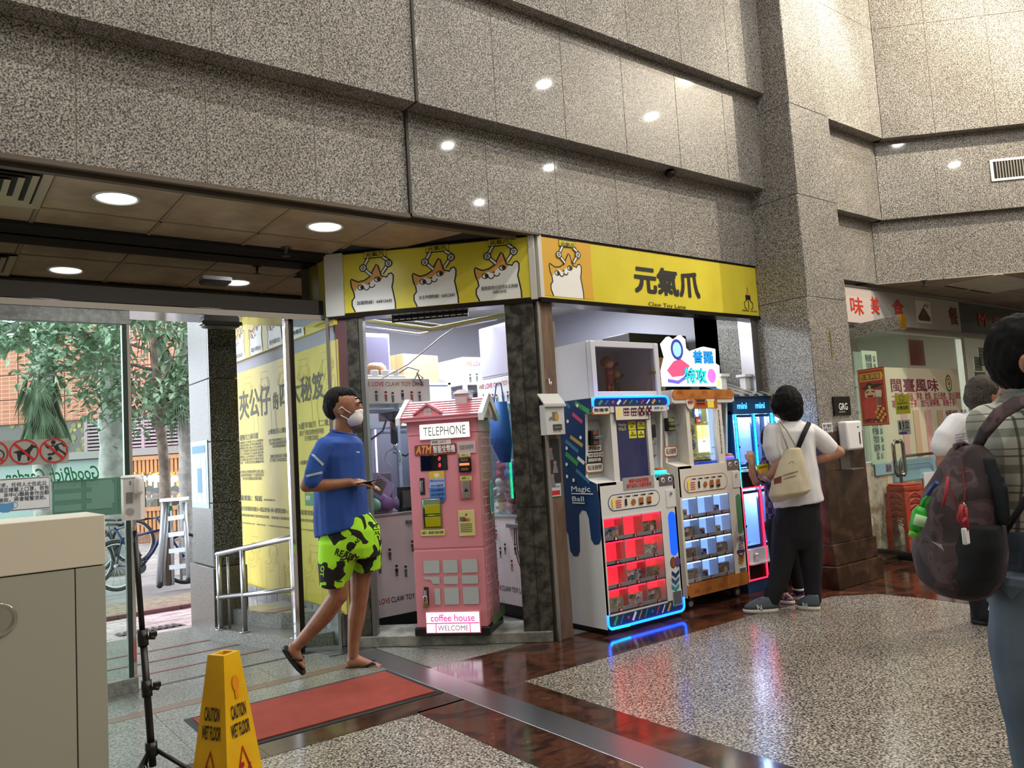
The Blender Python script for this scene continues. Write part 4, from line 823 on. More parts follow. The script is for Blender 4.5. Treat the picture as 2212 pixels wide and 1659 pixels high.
for a, c in ((.1, .78), (.46, .80), (.75, .77), (.25, .57), (.6, .47), (.93, .36), (.1, .30), (.28, .28), (.15, .21), (.4, .22), (.7, .22), (.85, .26)):
    u, z = gp(a, c); B().box(u-.018, .042, z-.006, u+.018, .061, z+.004, .003).obj('peg', WHITE, t2)
for k in range(11): u, z = gp(.06+.073*k, .16); B().cyl((u, .042, z), (u, .061, z), .006, n=8).obj('peg', BLACK, t2)
B().box(s[0], .036, s[1], s[2], .061, s[1]+H_*.14).obj('blue_tray', M('tray_blue', '2350c8', .3, 0, '1c46c0', .5), t2)
for a in (.31, .54): u, z = gp(a, .93); B().box(u-.007, .045, z-.04, u+.007, .06, z+.05).obj('blue_rod', M('rod_blue', '2c55c9', .3), t2)
u, z = gp(.84, .5); B().box(u, .048, s[1]+H_*.15, s[2], .061, s[3]).obj('chute', glow('chute_pale', 'bcd8ff', .8), t2)
B().box(s[0], .022, s[1], s[2], .025, s[3]).obj('front_glass', ACRYL, t2)
lamp('game_light', 'POINT', (X2+(s[0]+s[2])/2, 4.085, s[3]-.03), .8, COOL, .01)
txtpx('小禮品\n出口', f2m, (1590, 1158), (1608, 1184), M('label_violet', '3f2a6a', .5), t2, out=.004, bold=.03)
for k, mm in enumerate((M('chevron_maroon', '7a1f30', .5), LBR, M('chevron_gold', 'c08a2a', .5))):
    u, z = f2m.px(1601, 1200+7*k); b = B(); b.lay = .003; b.poly([(u-.036, z+.022), (u, z+.002), (u+.036, z+.022), (u+.036, z+.004), (u, z-.018), (u-.036, z+.004)]); b.obj('chevron', mm, t2)
b = B(); b.lay = .003; u, z = f2m.px(1600, 1191); b.rect(u-.05, z-.01, u+.05, z+.014, .01); b.obj('violet_badge', MATS['label_violet'], t2)
# lit topper
tp = thing('lit_topper_sign', 'glowing white topper sign with cyan lettering on the cream machine', 'sign', (X2, 4.15, 1.677)); ft = Fr((X2, 4.15, 0), 0)
def tq(x, y): u, z = ft.px(x, y); return u, z-1.677
pts = [tq(*q) for q in ((1436, 834), (1433, 800), (1440, 770), (1432, 742), (1445, 727), (1456, 735), (1470, 724), (1480, 733), (1482, 752), (1495, 765), (1497, 757), (1520, 749), (1545, 754), (1546, 785), (1554, 790), (1555, 834))]
B().prism(pts, 0, .03).fix().obj('light_board', glow('topper_white', 'f1fff6', 1.9), tp)
b = B(); b.lay = .001; b.i = 0; b.poly([tq(*q) for q in ((1440, 800), (1455, 780), (1470, 775), (1490, 790), (1476, 812), (1452, 815))]); b.i = 1; b.stroke([tq(1442, 822), tq(1465, 826), tq(1485, 812), tq(1494, 796)], .03); b.i = 2; u, z = tq(1462, 755); b.disc(u, z, .075, .085); b.i = 3; b.disc(u-.0, z, .05, .06); b.i = 4; u, z = tq(1537, 812); b.disc(u, z, .055, .06); b.i = 5; b.disc(*tq(1552, 828), .03)
b.obj('topper_print', [glow('print_rose', 'e0507c', .6), glow('print_violet', '6a5ae0', .7), glow('print_indigo', '3a3f9c', .5), glow('print_sky_lit', '8fc6ff', .8), glow('print_magenta', 'f06ac8', .9), glow('print_lime', 'e8f27a', 1)], tp)
for s_, a, c, cl in (('普羅', (1494, 756), (1541, 787), glow('letter_cyan', '1f8ae8', .9)), ('特攻', (1476, 794), (1527, 829), glow('letter_turquoise', '22c8d0', 1.0))):
    p, q = tq(*a), tq(*c); txt(s_, p[0], q[1], q[0], p[1], NAVY, tp, d=.005, bold=.07, name='letter_outline'); txt(s_, p[0], q[1], q[0], p[1], cl, tp, d=.007, bold=.02)

# ---- mini claw machine
XM, WM = 5.43, .515; tm = thing('mini_claw_machine', 'blue two storey mini claw machine with cyan and red light tubes', 'claw machine', (XM, 4.10, 0)); fm = frm(tm)
TEALB = M('machine_steel_blue', '1f4e78', .3); MINW = M('mini_white', 'd4d8e4', .35); INB = M('mini_inside_glow_blue', 'a4c4f4', .5, 0, '86aef4', .55)  # inside lining and floors emit light of their own to brighten the cabinet
B().box(0, .0, .0, WM, .50, .10, .004).obj('plinth', TEALB, tm); zm0, zm1 = fm.px(1605, 1060)[1], fm.px(1595, 1000)[1]
B().box(0, .46, .1, WM, .50, 1.56).box(0, 0, 1.47, WM, .50, 1.62, .003).box(0, .02, .1, .012, .5, 1.5).box(WM-.012, .02, .1, WM, .5, 1.5).box(.255, .02, .1, .262, .5, 1.5).obj('cabinet_shell', TEALB, tm)
B().box(.012, .40, .1, WM-.012, .455, 1.47).obj('inner_back', glow('mini_back_glow', '9cc0fa', 1.3), tm)
B().box(.0125, .03, .1, .016, .40, 1.47).box(.250, .03, .1, .2545, .40, 1.47).box(.2625, .03, .1, .266, .40, 1.47).box(WM-.016, .03, .1, WM-.0125, .40, 1.47).obj('inner_lining', INB, tm)
for i in range(2):
    u0 = .014+.252*i; u1 = u0+.238
    for (z0, z1, nm) in ((1.03, 1.465, 'upper'), (.36, .83, 'lower')):
        B().box(u0, -.004, z0, u0+.022, .012, z1).box(u1-.022, -.004, z0, u1, .012, z1).box(u0+.022, -.004, z0, u1-.022, .012, z0+.022).box(u0+.022, -.004, z1-.022, u1-.022, .012, z1).obj('window_frame', M('frame_dark_blue', '24365c', .3, .3), tm)
        B().box(u0+.022, .002, z0+.022, u1-.022, .005, z1-.022).obj('window_glass', ACRYL, tm)
        B().box(u0, .02, z0, u1, .40, z0+.02).obj('play_floor', INB, tm); c = (u0+u1)/2
        b = B(); b.box(u0, .18, z1-.06, u1, .20, z1-.045).box(c-.03, .16, z1-.10, c+.03, .22, z1-.05).cyl((c, .19, z1-.1), (c, .19, z1-.2), .012, n=8)
        cl = b.obj('claw_carriage', WHITE, tm); B().tube([(c+.02, .19, z1-.08), (c+.05, .18, z1-.2), (c+.04, .18, z1-.24), (c+.01, .19, z1-.12)], .006, 6).obj('cable', M('cable_grey', '5a5f70', .4), cl)
        for k in range(3): a = 2*pi*k/3; B().tube([(c, .19, z1-.2), (c+.03*cos(a), .19+.03*sin(a), z1-.22), (c+.012*cos(a), .19+.012*sin(a), z1-.26)], .004, 5).obj('claw_prong', CHROME, cl)
        B().cyl((u0+.011, -.006, (z0+z1)/2-.05), (u0+.011, -.014, (z0+z1)/2-.05), .012, n=12).obj('lock', CHROME, tm)
        b = B()
        for k in range(5): b.box(u0+.02+.044*k, .39, z1-.1, u0+.04+.044*k, .40, z1-.02)
        b.obj('ribbed_panel', INB, tm)
        for k in range(7):
            q = thing('capsule_prize', 'small pale capsule on the floor of the mini claw machine', 'toy', (XM+u0+.05+.022*k, 4.10+.1+.05*(k % 3), z0+.0345), 0, 'capsules in the mini claw machine'); B().sph((0, 0, 0), .0145, u=10, v=6).obj('shell', WHITE, q)
    B().box(u0, -.02, .86, u1, .02, 1.02, .003).obj('control_front', BLACK, tm); B().box(u0, -.07, .99, u1, .0, 1.012, .004).obj('control_deck', MINW, tm)
    B().cyl((u0+.07, -.035, 1.012), (u0+.07, -.035, 1.05), .006, n=8).sph((u0+.07, -.035, 1.058), .014).obj('joystick', BLACK, tm); B().lathe([(.026, 1.012), (.026, 1.022), (.012, 1.028)], (u0+.17, -.035, 0), 16).obj('push_button', GREEN_LED, tm)
    B().box(u0, -.02, .24, u1, .02, .355, .003).obj('lower_console', MINW, tm); B().cyl((u0+.08, -.04, .25), (u0+.08, -.04, .30), .006, n=8).sph((u0+.08, -.04, .31), .015).obj('joystick', WHITE, tm); B().box(u0, -.05, .23, u1, .0, .245, .003).obj('control_deck', MINW, tm)
    B().box(u0, -.01, .105, u1, .03, .23, .003).obj('prize_bin', BLACK, tm)
for u in (.004, .258, WM-.006):
    B().tube([(u, -.012, .86), (u, -.012, 1.47)], .008, 8).obj('led_tube', CY_LED, tm)
    B().tube([(u, -.012, .10), (u, -.012, .855)], .008, 8).obj('led_tube', RD_LED, tm)
B().tube([(.004, -.012, .857), (WM-.006, -.012, .857)], .007, 8).obj('led_tube', RD_LED, tm); B().tube([(.004, -.012, .105), (WM-.006, -.012, .105)], .006, 8).obj('led_tube', RD_LED, tm)
for i in range(2): u = .055+.25*i; txt('mini', u, 1.515, u+.13, 1.565, glow('mini_letter', '3fa4ff', 3), tm, d=.004, bold=.02)
b = B()
for k in range(8): b.i = k % 2; a, c = WM*k/8, WM*(k+1)/8; b.prism([(-.03, 1.62), (-.03, 1.635), (.42, 1.80), (.42, 1.785)], a-.004 if k == 0 else a, c, 'x')
b.fix().obj('striped_awning', [TEALB, M('awning_beige', 'b8a88c', .5)], tm)
for u in (.07, .40):
    B().box(u-.035, .12, 1.68, u+.035, .18, 1.80, .003).box(u-.06, .10, 1.80, u+.06, .20, 1.825, .003).obj('white_bracket', WHITE, tm)
[lamp('mini_inside', 'POINT', (XM+q, 4.16, z), 5, (.6, .75, 1), .02) for q in (.13, .39) for z in (1.42, .79)]

# ---- display case on the first machine, with figures
dc = thing('display_case', 'white framed glass display case standing on the navy machine', 'display case', (3.86, 4.10, 1.622)); WD, HD, DD = .715, .42, .50
FRM = M('case_white_frame', 'cfcfd6', .3)
for x0, x1 in ((0, .05), (WD-.05, WD)): B().box(x0, 0, 0, x1, .05, HD, .008).obj('frame_post', FRM, dc)
B().box(.05, .004, 0, WD-.05, .05, .05, .004).obj('frame_rail', FRM, dc); B().box(.05, .004, HD-.045, WD-.05, .05, HD, .004).obj('frame_rail', FRM, dc)
B().box(0, .05, 0, .012, DD, HD).box(WD-.012, .05, 0, WD, DD, HD).box(.012, DD-.012, 0, WD-.012, DD, HD).box(.012, .05, 0, WD-.012, DD-.012, .012).box(.012, .05, HD-.012, WD-.012, DD-.012, HD).obj('white_panel', FRM, dc)
B().box(.05, .016, .05, WD-.05, .02, HD-.045).obj('smoked_glass', glass('smoked_glass', (.86, .82, .80), .05), dc); B().cyl((WD-.075, .004, .19), (WD-.075, -.012, .19), .013, n=14).obj('knob', M('brass', 'b58a3a', .25, 1), dc)
def figure(x, y, z, s, m1, m2, label):
    q = thing('toy_figure', label, 'figure', (x, y, z), 20, 'figures in the display case')
    B().lathe([(.06*s, 0), (.06*s, .01*s), (.045*s, .012*s)], n=16).obj('stand', BLACK, q)
    B().tube([(-.02*s, 0, .01*s), (-.015*s, 0, .09*s)], .014*s).tube([(.03*s, 0, .01*s), (.015*s, 0, .09*s)], .014*s).loft([[Vector((cos(a)*r, sin(a)*r*.7, h)) for a in [2*pi*k/10 for k in range(10)]] for r, h in ((.03*s, .08*s), (.025*s, .12*s), (.036*s, .16*s), (.014*s, .185*s))]).tube([(-.03*s, 0, .165*s), (-.07*s, -.02*s, .13*s), (-.05*s, -.05*s, .15*s)], .010*s).tube([(.03*s, 0, .165*s), (.08*s, 0, .19*s), (.10*s, -.02*s, .22*s)], .010*s).obj('figure_body', m1, q)
    B().sph((0, 0, .215*s), .034*s).obj('head', M('figure_skin', 'c49a7c', .5), q); B().sph((0, .008*s, .225*s), .04*s, (1, 1, .9)).tube([(.02*s, .02*s, .22*s), (.06*s, .04*s, .2*s), (.08*s, .03*s, .13*s)], [.02*s, .016*s, .004*s]).obj('hair', m2, q)
figure(3.86+.20, 4.36, 1.635, 1.0, M('figure_grey', '5b6a64', .4), M('figure_dark', '3a3f44', .4), 'grey clad toy figure at the left inside the display case')
figure(3.86+.36, 4.30, 1.635, 1.25, M('figure_crimson', '8a3030', .4), M('figure_amber', '9a6030', .4), 'crimson toy figure with amber hair in the middle of the display case')
figure(3.86+.52, 4.38, 1.635, .9, M('figure_brown', '6a4a3a', .4), M('figure_tan', 'b08a5a', .4), 'small brown toy figure at the right inside the display case')
# letter box and posters on the brown jamb
lb = thing('letter_box', 'white metal letter box with scalloped lid on the brown jamb', 'letter box', (3.455, 4.145, 0)); lf = frm(lb); e = lf.box((1176, 868), (1222, 938), -.06)
B().box(e[0], -.06, e[1], e[2], 0, e[3]-.02, .003).obj('box_body', M('box_white_metal', 'c4c6c4', .4), lb); B().prism([(-.075, e[3]-.02), (0, e[3]+.06), (0, e[3]+.05), (-.07, e[3]-.03)], e[0]-.008, e[2]+.008, 'x').fix().obj('sloped_lid', MATS['box_white_metal'], lb)
for k in range(9): u = e[0]-.004+(e[2]-e[0])*k/8; B().cyl((u, -.076, e[3]-.024), (u, -.072, e[3]-.024), .012, n=8).obj('scallop', MATS['box_white_metal'], lb)
b = B(); b.lay = .0605; b.rect(e[0]+.06, e[3]-.13, e[0]+.11, e[3]-.07); b.i = 1; b.disc(e[0]+.1, e[1]+.12, .018, .03); b.i = 2; b.rect(e[0]+.06, e[1]+.03, e[2]-.03, e[1]+.07); b.i = 0; b.stroke([(e[0]+.07, e[1]+.05), (e[2]-.04, e[1]+.05)], .012); b.obj('sticker_print', [GRINK, M('sticker_gold', 'b5923a', .5), M('sticker_dark', '3a3a38', .5)], lb); txt('無獎', e[0]+.06, e[3]-.21, e[0]+.13, e[3]-.15, GRINK, lb, d=.061)
B().cyl((e[0]+.045, -.06, (e[1]+e[3])/2), (e[0]+.045, -.068, (e[1]+e[3])/2), .010, n=12).obj('lock', CHROME, lb)
hk = thing('wall_hook', 'small white hook above the letter box', 'hook', (3.52, 4.163, 0)); u, z = Fr((3.52, 4.163, 0), 0).px(1184, 828); B().tube([(u, 0, z+.03), (u, -.012, z+.03), (u, -.014, z-.005), (u, -.03, z-.012), (u, -.035, z+.008)], .005, 8).obj('hook_wire', WHITE, hk)
pf = Fr((3.465, 4.162, 0), 0)
for (a, c, mm, lbl) in (((1180, 950), (1212, 1040), 0, 'dark photo poster on the brown jamb below the letter box'), ((1188, 1046), (1212, 1071), 1, 'small pale sticker below the dark photo poster')):
    q = thing('jamb_poster', lbl, 'poster', (3.465, 4.162, 0)); e = pf.box(a, c); m_ = M('photo_dark', '2a2a30', .4) if mm == 0 else M('sticker_pale', 'a9c0cc', .5)
    B().box(e[0], -.003, e[1], e[2], 0, e[3]).obj('sheet', m_, q); b = B(); b.lay = .0035
    if mm == 0:
        for k in range(3): u, z = e[0]+.03+.03*(k % 2), e[3]-.07-.09*k; b.i = 0; b.disc(u, z, .015); b.i = 1; b.poly([(u-.025, z-.07), (u+.025, z-.07), (u+.012, z-.015), (u-.012, z-.015)])
    else: b.i = 0; b.stroke([(e[0]+.01, e[3]-.02), (e[2]-.01, e[3]-.02)], .008); b.i = 2; b.rect(e[0]+.01, e[1]+.01, e[2]-.01, e[1]+.04)
    b.obj('poster_print', [M('photo_skin', '8a7468', .5), M('photo_grey', '70707a', .5), RINK], q)

# ---- pink telephone change machine
pk = thing('change_machine', 'pink telephone box shaped coin change machine with white house roof', 'change machine', (2.73, 4.807, .072), -49.1); fp = Fr((2.73, 4.807, .072), -49.1)
PW_, PD_ = .503, .385
def q3(x, y, d=0): u, z = fp.px(x, y, d); return u, z-.072
def pbox(a, c, d=0): u0, z1 = q3(*a, d); u1, z0 = q3(*c, d); return u0, z0, u1, z1
BRICKP = M('pink_side', 'c76a78', .4)
ze = 1.455
B().box(-.012, -.012, 0, PW_+.012, PD_+.012, .055, .006).obj('black_plinth', BLACK, pk)
zsplit = q3(905, 1165)[1]
B().box(.004, .004, .055, PW_-.004, PD_, zsplit-.006, .004).box(.008, .008, zsplit-.006, PW_-.008, PD_-.004, zsplit+.006).obj('lower_cabinet', PINKM, pk); B().box(.004, .004, zsplit+.006, PW_-.004, PD_, 1.36, .004).box(.0, .0, 1.36, PW_, PD_, ze, .004).obj('upper_cabinet', PINKM, pk)
zr = 1.60
B().prism([(-.04, ze+.0), (-.04, ze+.02), (PD_/2-.03, zr), (PD_/2+.03, zr), (PD_+.04, ze+.02), (PD_+.04, ze)], -.045, PW_+.045, 'x').fix().obj('gable_roof', PINKM, pk)
for k in range(7):
    t0, t1_ = k/7, (k+.86)/7; y0, z0 = -.045+(PD_/2-.03+.045)*t0, ze+.022+(zr-ze-.02)*t0; y1, z1 = -.045+(PD_/2-.03+.045)*t1_, ze+.022+(zr-ze-.02)*t1_
    B().prism([(y0, z0), (y0, z0+.010), (y1, z1+.004), (y1, z1)], -.03, PW_+.03, 'x').fix().obj('roof_slat', M('roof_pink', 'cf7d88', .4), pk)
for u0, u1 in ((-.058, -.028), (PW_+.028, PW_+.058)):
    B().prism([(-.06, ze-.02), (-.06, ze+.03), (PD_/2-.03, zr+.025), (PD_/2+.03, zr+.025), (PD_+.06, ze+.03), (PD_+.06, ze-.02), (PD_+.03, ze-.02), (PD_/2+.02, zr-.03), (PD_/2-.02, zr-.03), (-.03, ze-.02)], u0, u1, 'x').fix().obj('white_gable_trim', WHITE, pk)
B().box(.33, .10, zr-.06, .415, .18, zr+.035).obj('chimney', M('chimney_white', 'c9b9ba', .4), pk); B().loft([[(.315, .085, zr+.035), (.43, .085, zr+.035), (.43, .195, zr+.035), (.315, .195, zr+.035)], [(.35, .12, zr+.065), (.395, .12, zr+.065), (.395, .16, zr+.065), (.35, .16, zr+.065)]], True, False, False).obj('chimney_cap', M('chimney_white'), pk)
B().prism([(.08, ze+.03), (.08, ze+.06), (.165, ze+.115), (.25, ze+.06), (.25, ze+.03)], -.02, .12).fix().obj('dormer', PINKM, pk)
B().prism([(.06, ze+.055), (.165, ze+.125), (.27, ze+.055), (.27, ze+.042), (.165, ze+.108), (.06, ze+.042)], -.032, .12).fix().obj('dormer_roof', M('roof_pink'), pk)
b = B(); b.lay = .021
for i in range(2):
    for j in range(2): b.rect(.138+.03*i, ze+.035+.03*j, .162+.03*i, ze+.059+.03*j, .004)
b.obj('dormer_pane', M('pane_grey', 'c2b4b8', .3), pk)
e = pbox((905, 896), (1013, 920), -.01); B().box(e[0]-.006, -.008, e[1]-.006, e[2]+.006, .002, e[3]+.006).obj('sign_frame', PINKM, pk); B().box(e[0], -.011, e[1], e[2], -.006, e[3]).obj('lit_sign', glow('telephone_glow', 'f6f6ee', 1.6), pk)
SER = M('serif_grey', '8d8a86', .5); txt('TELEPHONE', e[0]+.025, e[1]+.02, e[2]-.025, e[3]-.018, SER, pk, d=.0125)
e = pbox((894, 940), (985, 957)); b = B(); b.i = 0; b.rect(*e, .012); b.obj('atm_label', M('atm_brown', '8a3b24', .4), pk); txt('ATM', e[0]+.008, e[1]+.012, e[0]+.125, e[3]-.006, M('atm_orange', 'e0a060', .4), pk, d=.004, bold=.03, shear=.25); txt('智能兌幣機', e[0]+.135, e[1]+.012, e[2]-.008, e[3]-.008, WINK, pk, d=.004, bold=.02)
e = pbox((929, 928), (973, 936)); B().box(e[0], -.003, e[1], e[2], .005, e[3]).obj('small_white_label', LBL, pk); txt('查詢電話：66755170', e[0]+.008, e[1]+.009, e[2]-.035, e[3]-.009, INK, pk, d=.0035)
e = pbox((986, 932), (1027, 955)); B().box(e[0], -.003, e[1], e[2], .005, e[3]).obj('paper_label', M('paper_pinkish', 'c9b4b2', .5), pk); txt('此處兌換港幣', e[0]+.015, e[1]+.025, e[2]-.015, e[3]-.022, GRINK, pk, d=.0035)
e = pbox((906, 962), (966, 992)); B().box(e[0], -.003, e[1], e[2], .005, e[3], .004).obj('display', M('display_black', '060608', .1), pk)
for zz in (.62, .2): z = e[1]+(e[3]-e[1])*zz; txt('0', e[0]+(e[2]-e[0])*.68, z, e[0]+(e[2]-e[0])*.76, z+.026, glow('digit_red'), pk, d=.004, shear=.15)
e = pbox((986, 958), (1021, 1055)); B().box(e[0], -.004, e[1], e[2], .004, e[3], .003).obj('recess_plate', BRICKP, pk)
e = pbox((989, 965), (1019, 996)); B().box(e[0], -.022, e[1], e[2], -.003, e[3], .010).obj('note_acceptor', BLACK, pk); zc = (e[1]+e[3])/2; B().box(e[0]+.012, -.030, zc-.006, e[2]-.012, -.02, zc+.010, .002).obj('lit_slot', glow('slot_amber', 'e0703a', 1.5), pk); B().box(e[0]+.02, -.024, e[3]-.03, e[2]-.02, -.021, e[3]-.012).box(e[0]+.02, -.024, e[1]+.012, e[2]-.02, -.021, e[1]+.03).obj('amber_window', MATS['amber_window'], pk)
for a, c, s_ in (((992, 957), (1015, 963), '紙幣入口'), ((993, 1006), (1018, 1014), '硬幣入口')): e = pbox(a, c); B().box(e[0], -.006, e[1], e[2], -.003, e[3]).obj('yellow_label', M('label_yellow', 'd8d27a', .5), pk); txt(s_, e[0]+.012, e[1]+.006, e[2]-.012, e[3]-.006, INK, pk, d=.0065)
e = pbox((997, 1016), (1016, 1052)); B().box(e[0], -.012, e[1], e[2], -.003, e[3], .002).obj('coin_slot_plate', STEEL, pk); B().cyl(((e[0]+e[2])/2, -.012, (e[1]+e[3])/2), ((e[0]+e[2])/2, -.02, (e[1]+e[3])/2-.01), .016, n=3).obj('coin_lever', BLACK, pk)
for a, c in (((905, 1010), (917, 1046)), ((914, 1245), (926, 1285))):
    e = pbox(a, c); B().box(e[0], -.002, e[1], e[2], .01, e[3], .002).obj('lock_recess', M('lock_dark', '2a2526', .4), pk); u = (e[0]+e[2])/2
    B().box(u-.009, -.014, e[1]+.02, u+.009, -.002, e[3]-.02, .003).obj('lock_bar', STEEL, pk)
u, z = q3(920, 1280); pdl = B().box(u-.018, -.026, z-.03, u+.018, -.010, z+.012, .004).obj('padlock', M('padlock_brass', '9a8a5a', .35, .9), pk); B().tube([(u-.012, -.018, z+.01), (u-.012, -.018, z+.045), (u, -.018, z+.056), (u+.012, -.018, z+.045), (u+.012, -.018, z+.01)], .004, 8).obj('shackle', CHROME, pdl)
e = pbox((925, 996), (962, 1058)); B().box(e[0], -.003, e[1], e[2], .005, e[3]).obj('price_poster', M('poster_blue', '4a7ac0', .4), pk); b = B(); b.lay = .0035; b.i = 0; b.rect(e[0], e[3]-.05, e[2], e[3]); b.i = 1; b.rect(e[0], e[1]+.09, e[2], e[3]-.05); b.i = 2; b.disc((e[0]+e[2])/2, e[3]-.028, .02, .015); b.obj('poster_print', [M('poster_gold', 'd8b23a', .4), M('poster_pale', '9ab0e0', .4), M('poster_cream', 'e8dca0', .4)], pk); txt('元氣爪 Claw Toy Lane', e[0]+.004, e[3]-.075, e[2]-.004, e[3]-.055, NAVY, pk, d=.007)
for k, s_ in enumerate(('$500=330個代幣', '$100=60個代幣', '$50=30個代幣', '$20=12個代幣', '$10=6個代幣')): txt(s_, e[0]+.012, e[3]-.108-.03*k, e[2]-.012, e[3]-.09-.03*k, INK, pk, d=.0065)
e = pbox((910, 1054), (955, 1118)); b = B().box(e[0], -.003, e[1], e[0]+.006, .006, e[3]).box(e[2]-.006, -.003, e[1], e[2], .006, e[3]).box(e[0], -.003, e[1], e[2], .006, e[1]+.006).box(e[0], -.003, e[3]-.006, e[2], .006, e[3]); b.obj('hatch_frame', STEEL, pk); B().box(e[0]+.006, .0, e[1]+.006, e[2]-.006, .0055, e[3]-.006).obj('hatch_back', M('hatch_olive', '3a3608', .3), pk)
zc = (e[1]+e[3])/2-.01; B().box(e[0]+.02, -.012, e[1]+.012, e[2]-.008, -.0005, zc-.012, .004).box(e[0]+.02, -.010, zc+.006, e[2]-.008, -.0005, zc+.07, .004).obj('yellow_tray', M('tray_yellow', 'a89a10', .25), pk); B().box(e[0]+.005, -.014, zc-.006, e[2]-.005, -.004, zc+.002).obj('chrome_lip', CHROME, pk); B().prism([(e[3]-.07, .0), (e[3]-.01, .0), (e[3]-.01, -.01), (e[3]-.06, -.014)], 0, 1) if False else None
B().box(e[0]+.006, -.009, e[3]-.07, e[2]-.006, -.0005, e[3]-.006, .004).obj('steel_hood', STEEL, pk)
e = pbox((908, 1122), (960, 1133)); B().box(e[0], -.003, e[1], e[2], .005, e[3]).obj('yellow_label', M('label_yellow'), pk); txt('出幣口　請用籃子或袋子接幣', e[0]+.008, e[1]+.01, e[2]-.008, e[3]-.010, INK, pk, d=.0035)
e = pbox((988, 1080), (1026, 1134)); B().box(e[0], -.003, e[1], e[2], .005, e[3], .003).obj('tips_sticker', M('sticker_cream', 'd8cf86', .5), pk); b = B(); b.lay = .0035; u = (e[0]+e[2])/2
b.i = 0; b.poly([(u+(.013 if k % 2 == 0 else .005)*sin(2*pi*k/10), e[3]-.03+(.013 if k % 2 == 0 else .005)*cos(2*pi*k/10)) for k in range(10)]); b.i = 1; b.rect(e[0]+.01, e[1]+.1, e[0]+.05, e[1]+.13); b.i = 2
for k in range(5): b.stroke([(e[0]+.012, e[1]+.03+.013*k), (e[2]-.02, e[1]+.03+.013*k)], .004)
b.obj('tips_print', [M('star_red', '9a2a20', .5), GRINK, INK], pk); txt('溫馨提示', e[0]+.03, e[3]-.075, e[2]-.03, e[3]-.052, MATS['star_red'], pk, d=.0055, bold=.02)
GP = M('window_print_grey', 'b8bcbc', .35)
for a, c, nt in (((913, 1188), (949, 1215), 0), ((955, 1187), (988, 1214), 0), ((995, 1185), (1031, 1213), 0), ((914, 1223), (949, 1238), 1), ((957, 1222), (989, 1238), 0), ((996, 1220), (1032, 1237), 0), ((937, 1248), (951, 1283), 0), ((958, 1246), (991, 1282), 0), ((998, 1245), (1034, 1281), 0)):
    e = pbox(a, c); b = B(); b.lay = -.0028
    if nt: b.poly([(e[0], e[3]), (e[0], e[3]-.018), (e[0]+.05, e[3]-.022), (e[0]+.062, e[1]), (e[2], e[1]), (e[2], e[3])])
    else: b.rect(*e, .008)
    o = b.obj('window_print', GP, pk); o.location.y = -.004
e = pbox((920, 1300), (1036, 1341), -.01); B().box(e[0]-.008, -.014, e[1]-.008, e[2]+.008, .004, e[3]+.008, .002).obj('lightbox_frame', PINKM, pk); B().box(e[0], -.017, e[1], e[2], -.012, e[3]).obj('lightbox', glow('coffee_glow', 'fbe6f4', 1.5), pk)
b = B(); b.lay = .0175; zc = e[1]+(e[3]-e[1])*.46; b.stroke([(e[0], zc), (e[2], zc)], .008); b.stroke([(e[0]+.065, e[1]), (e[0]+.065, zc)], .007); b.stroke([(e[2]-.065, e[1]), (e[2]-.065, zc)], .007); PKL = glow('coffee_pink', 'e04a9c', .7); b.obj('pink_line_print', PKL, pk)
txt('coffee house', e[0]+.03, zc+.012, e[2]-.03, e[3]-.012, PKL, pk, d=.019, bold=.02); txt('WELCOME', e[0]+.078, e[1]+.012, e[2]-.078, zc-.014, M('welcome_grey', 'b48aa4', .5), pk, d=.019)
# brick pattern, window and grass printed on the right side
b = B(); b.lay = .0003
for r in range(22):
    z = .10+.058*r; b.stroke([(.01, z), (PD_-.02, z)], .006); 
    for c in range(4): u = .02+.11*c+(.055 if r % 2 else 0); b.stroke([(u, z), (u, z+.058)], .006) if u < PD_-.02 and not (.6 < z < .95 and c == 1) else None
b.i = 1; b.rect(.16, .78, .27, 1.02, .055); b.rect(.165, .785, .265, .9); b.i = 2; b.rect(.172, .795, .258, 1.01, .045); b.i = 1; b.stroke([(.215, .79), (.215, 1.01)], .006); b.stroke([(.17, .92), (.26, .92)], .006)
for k in range(14): b.i = 3; u = .03+.025*k; b.poly([(u, .06), (u+.028, .06), (u+.02, .14+.03*(k % 3))])
for k in range(5): b.i = 4; b.disc(.18+.02*(k % 3), .40-.05*k, .03, .02)
o = b.obj('brick_side_print', [M('brick_line', 'e3b9c2', .5), WHITE, M('pane_blue', '5a8ab8', .3), M('grass_print', '4f7a3f', .6), M('leaf_pink', 'b05a6a', .5)], pk); o.location = (PW_-.004+.001, 0, 0); o.rotation_euler = (0, 0, radians(90))
b = B(); b.lay = .0003
for i in range(2):
    for j in range(2): b.rect(.15+.045*i, ze-.06+.05*j, .185+.045*i, ze-.02+.05*j, .01)
o = b.obj('gable_window_print', M('pane_lilac', 'b9a4c0', .4), pk); o.location = (PW_+.046, 0, .03); o.rotation_euler = (0, 0, radians(90))
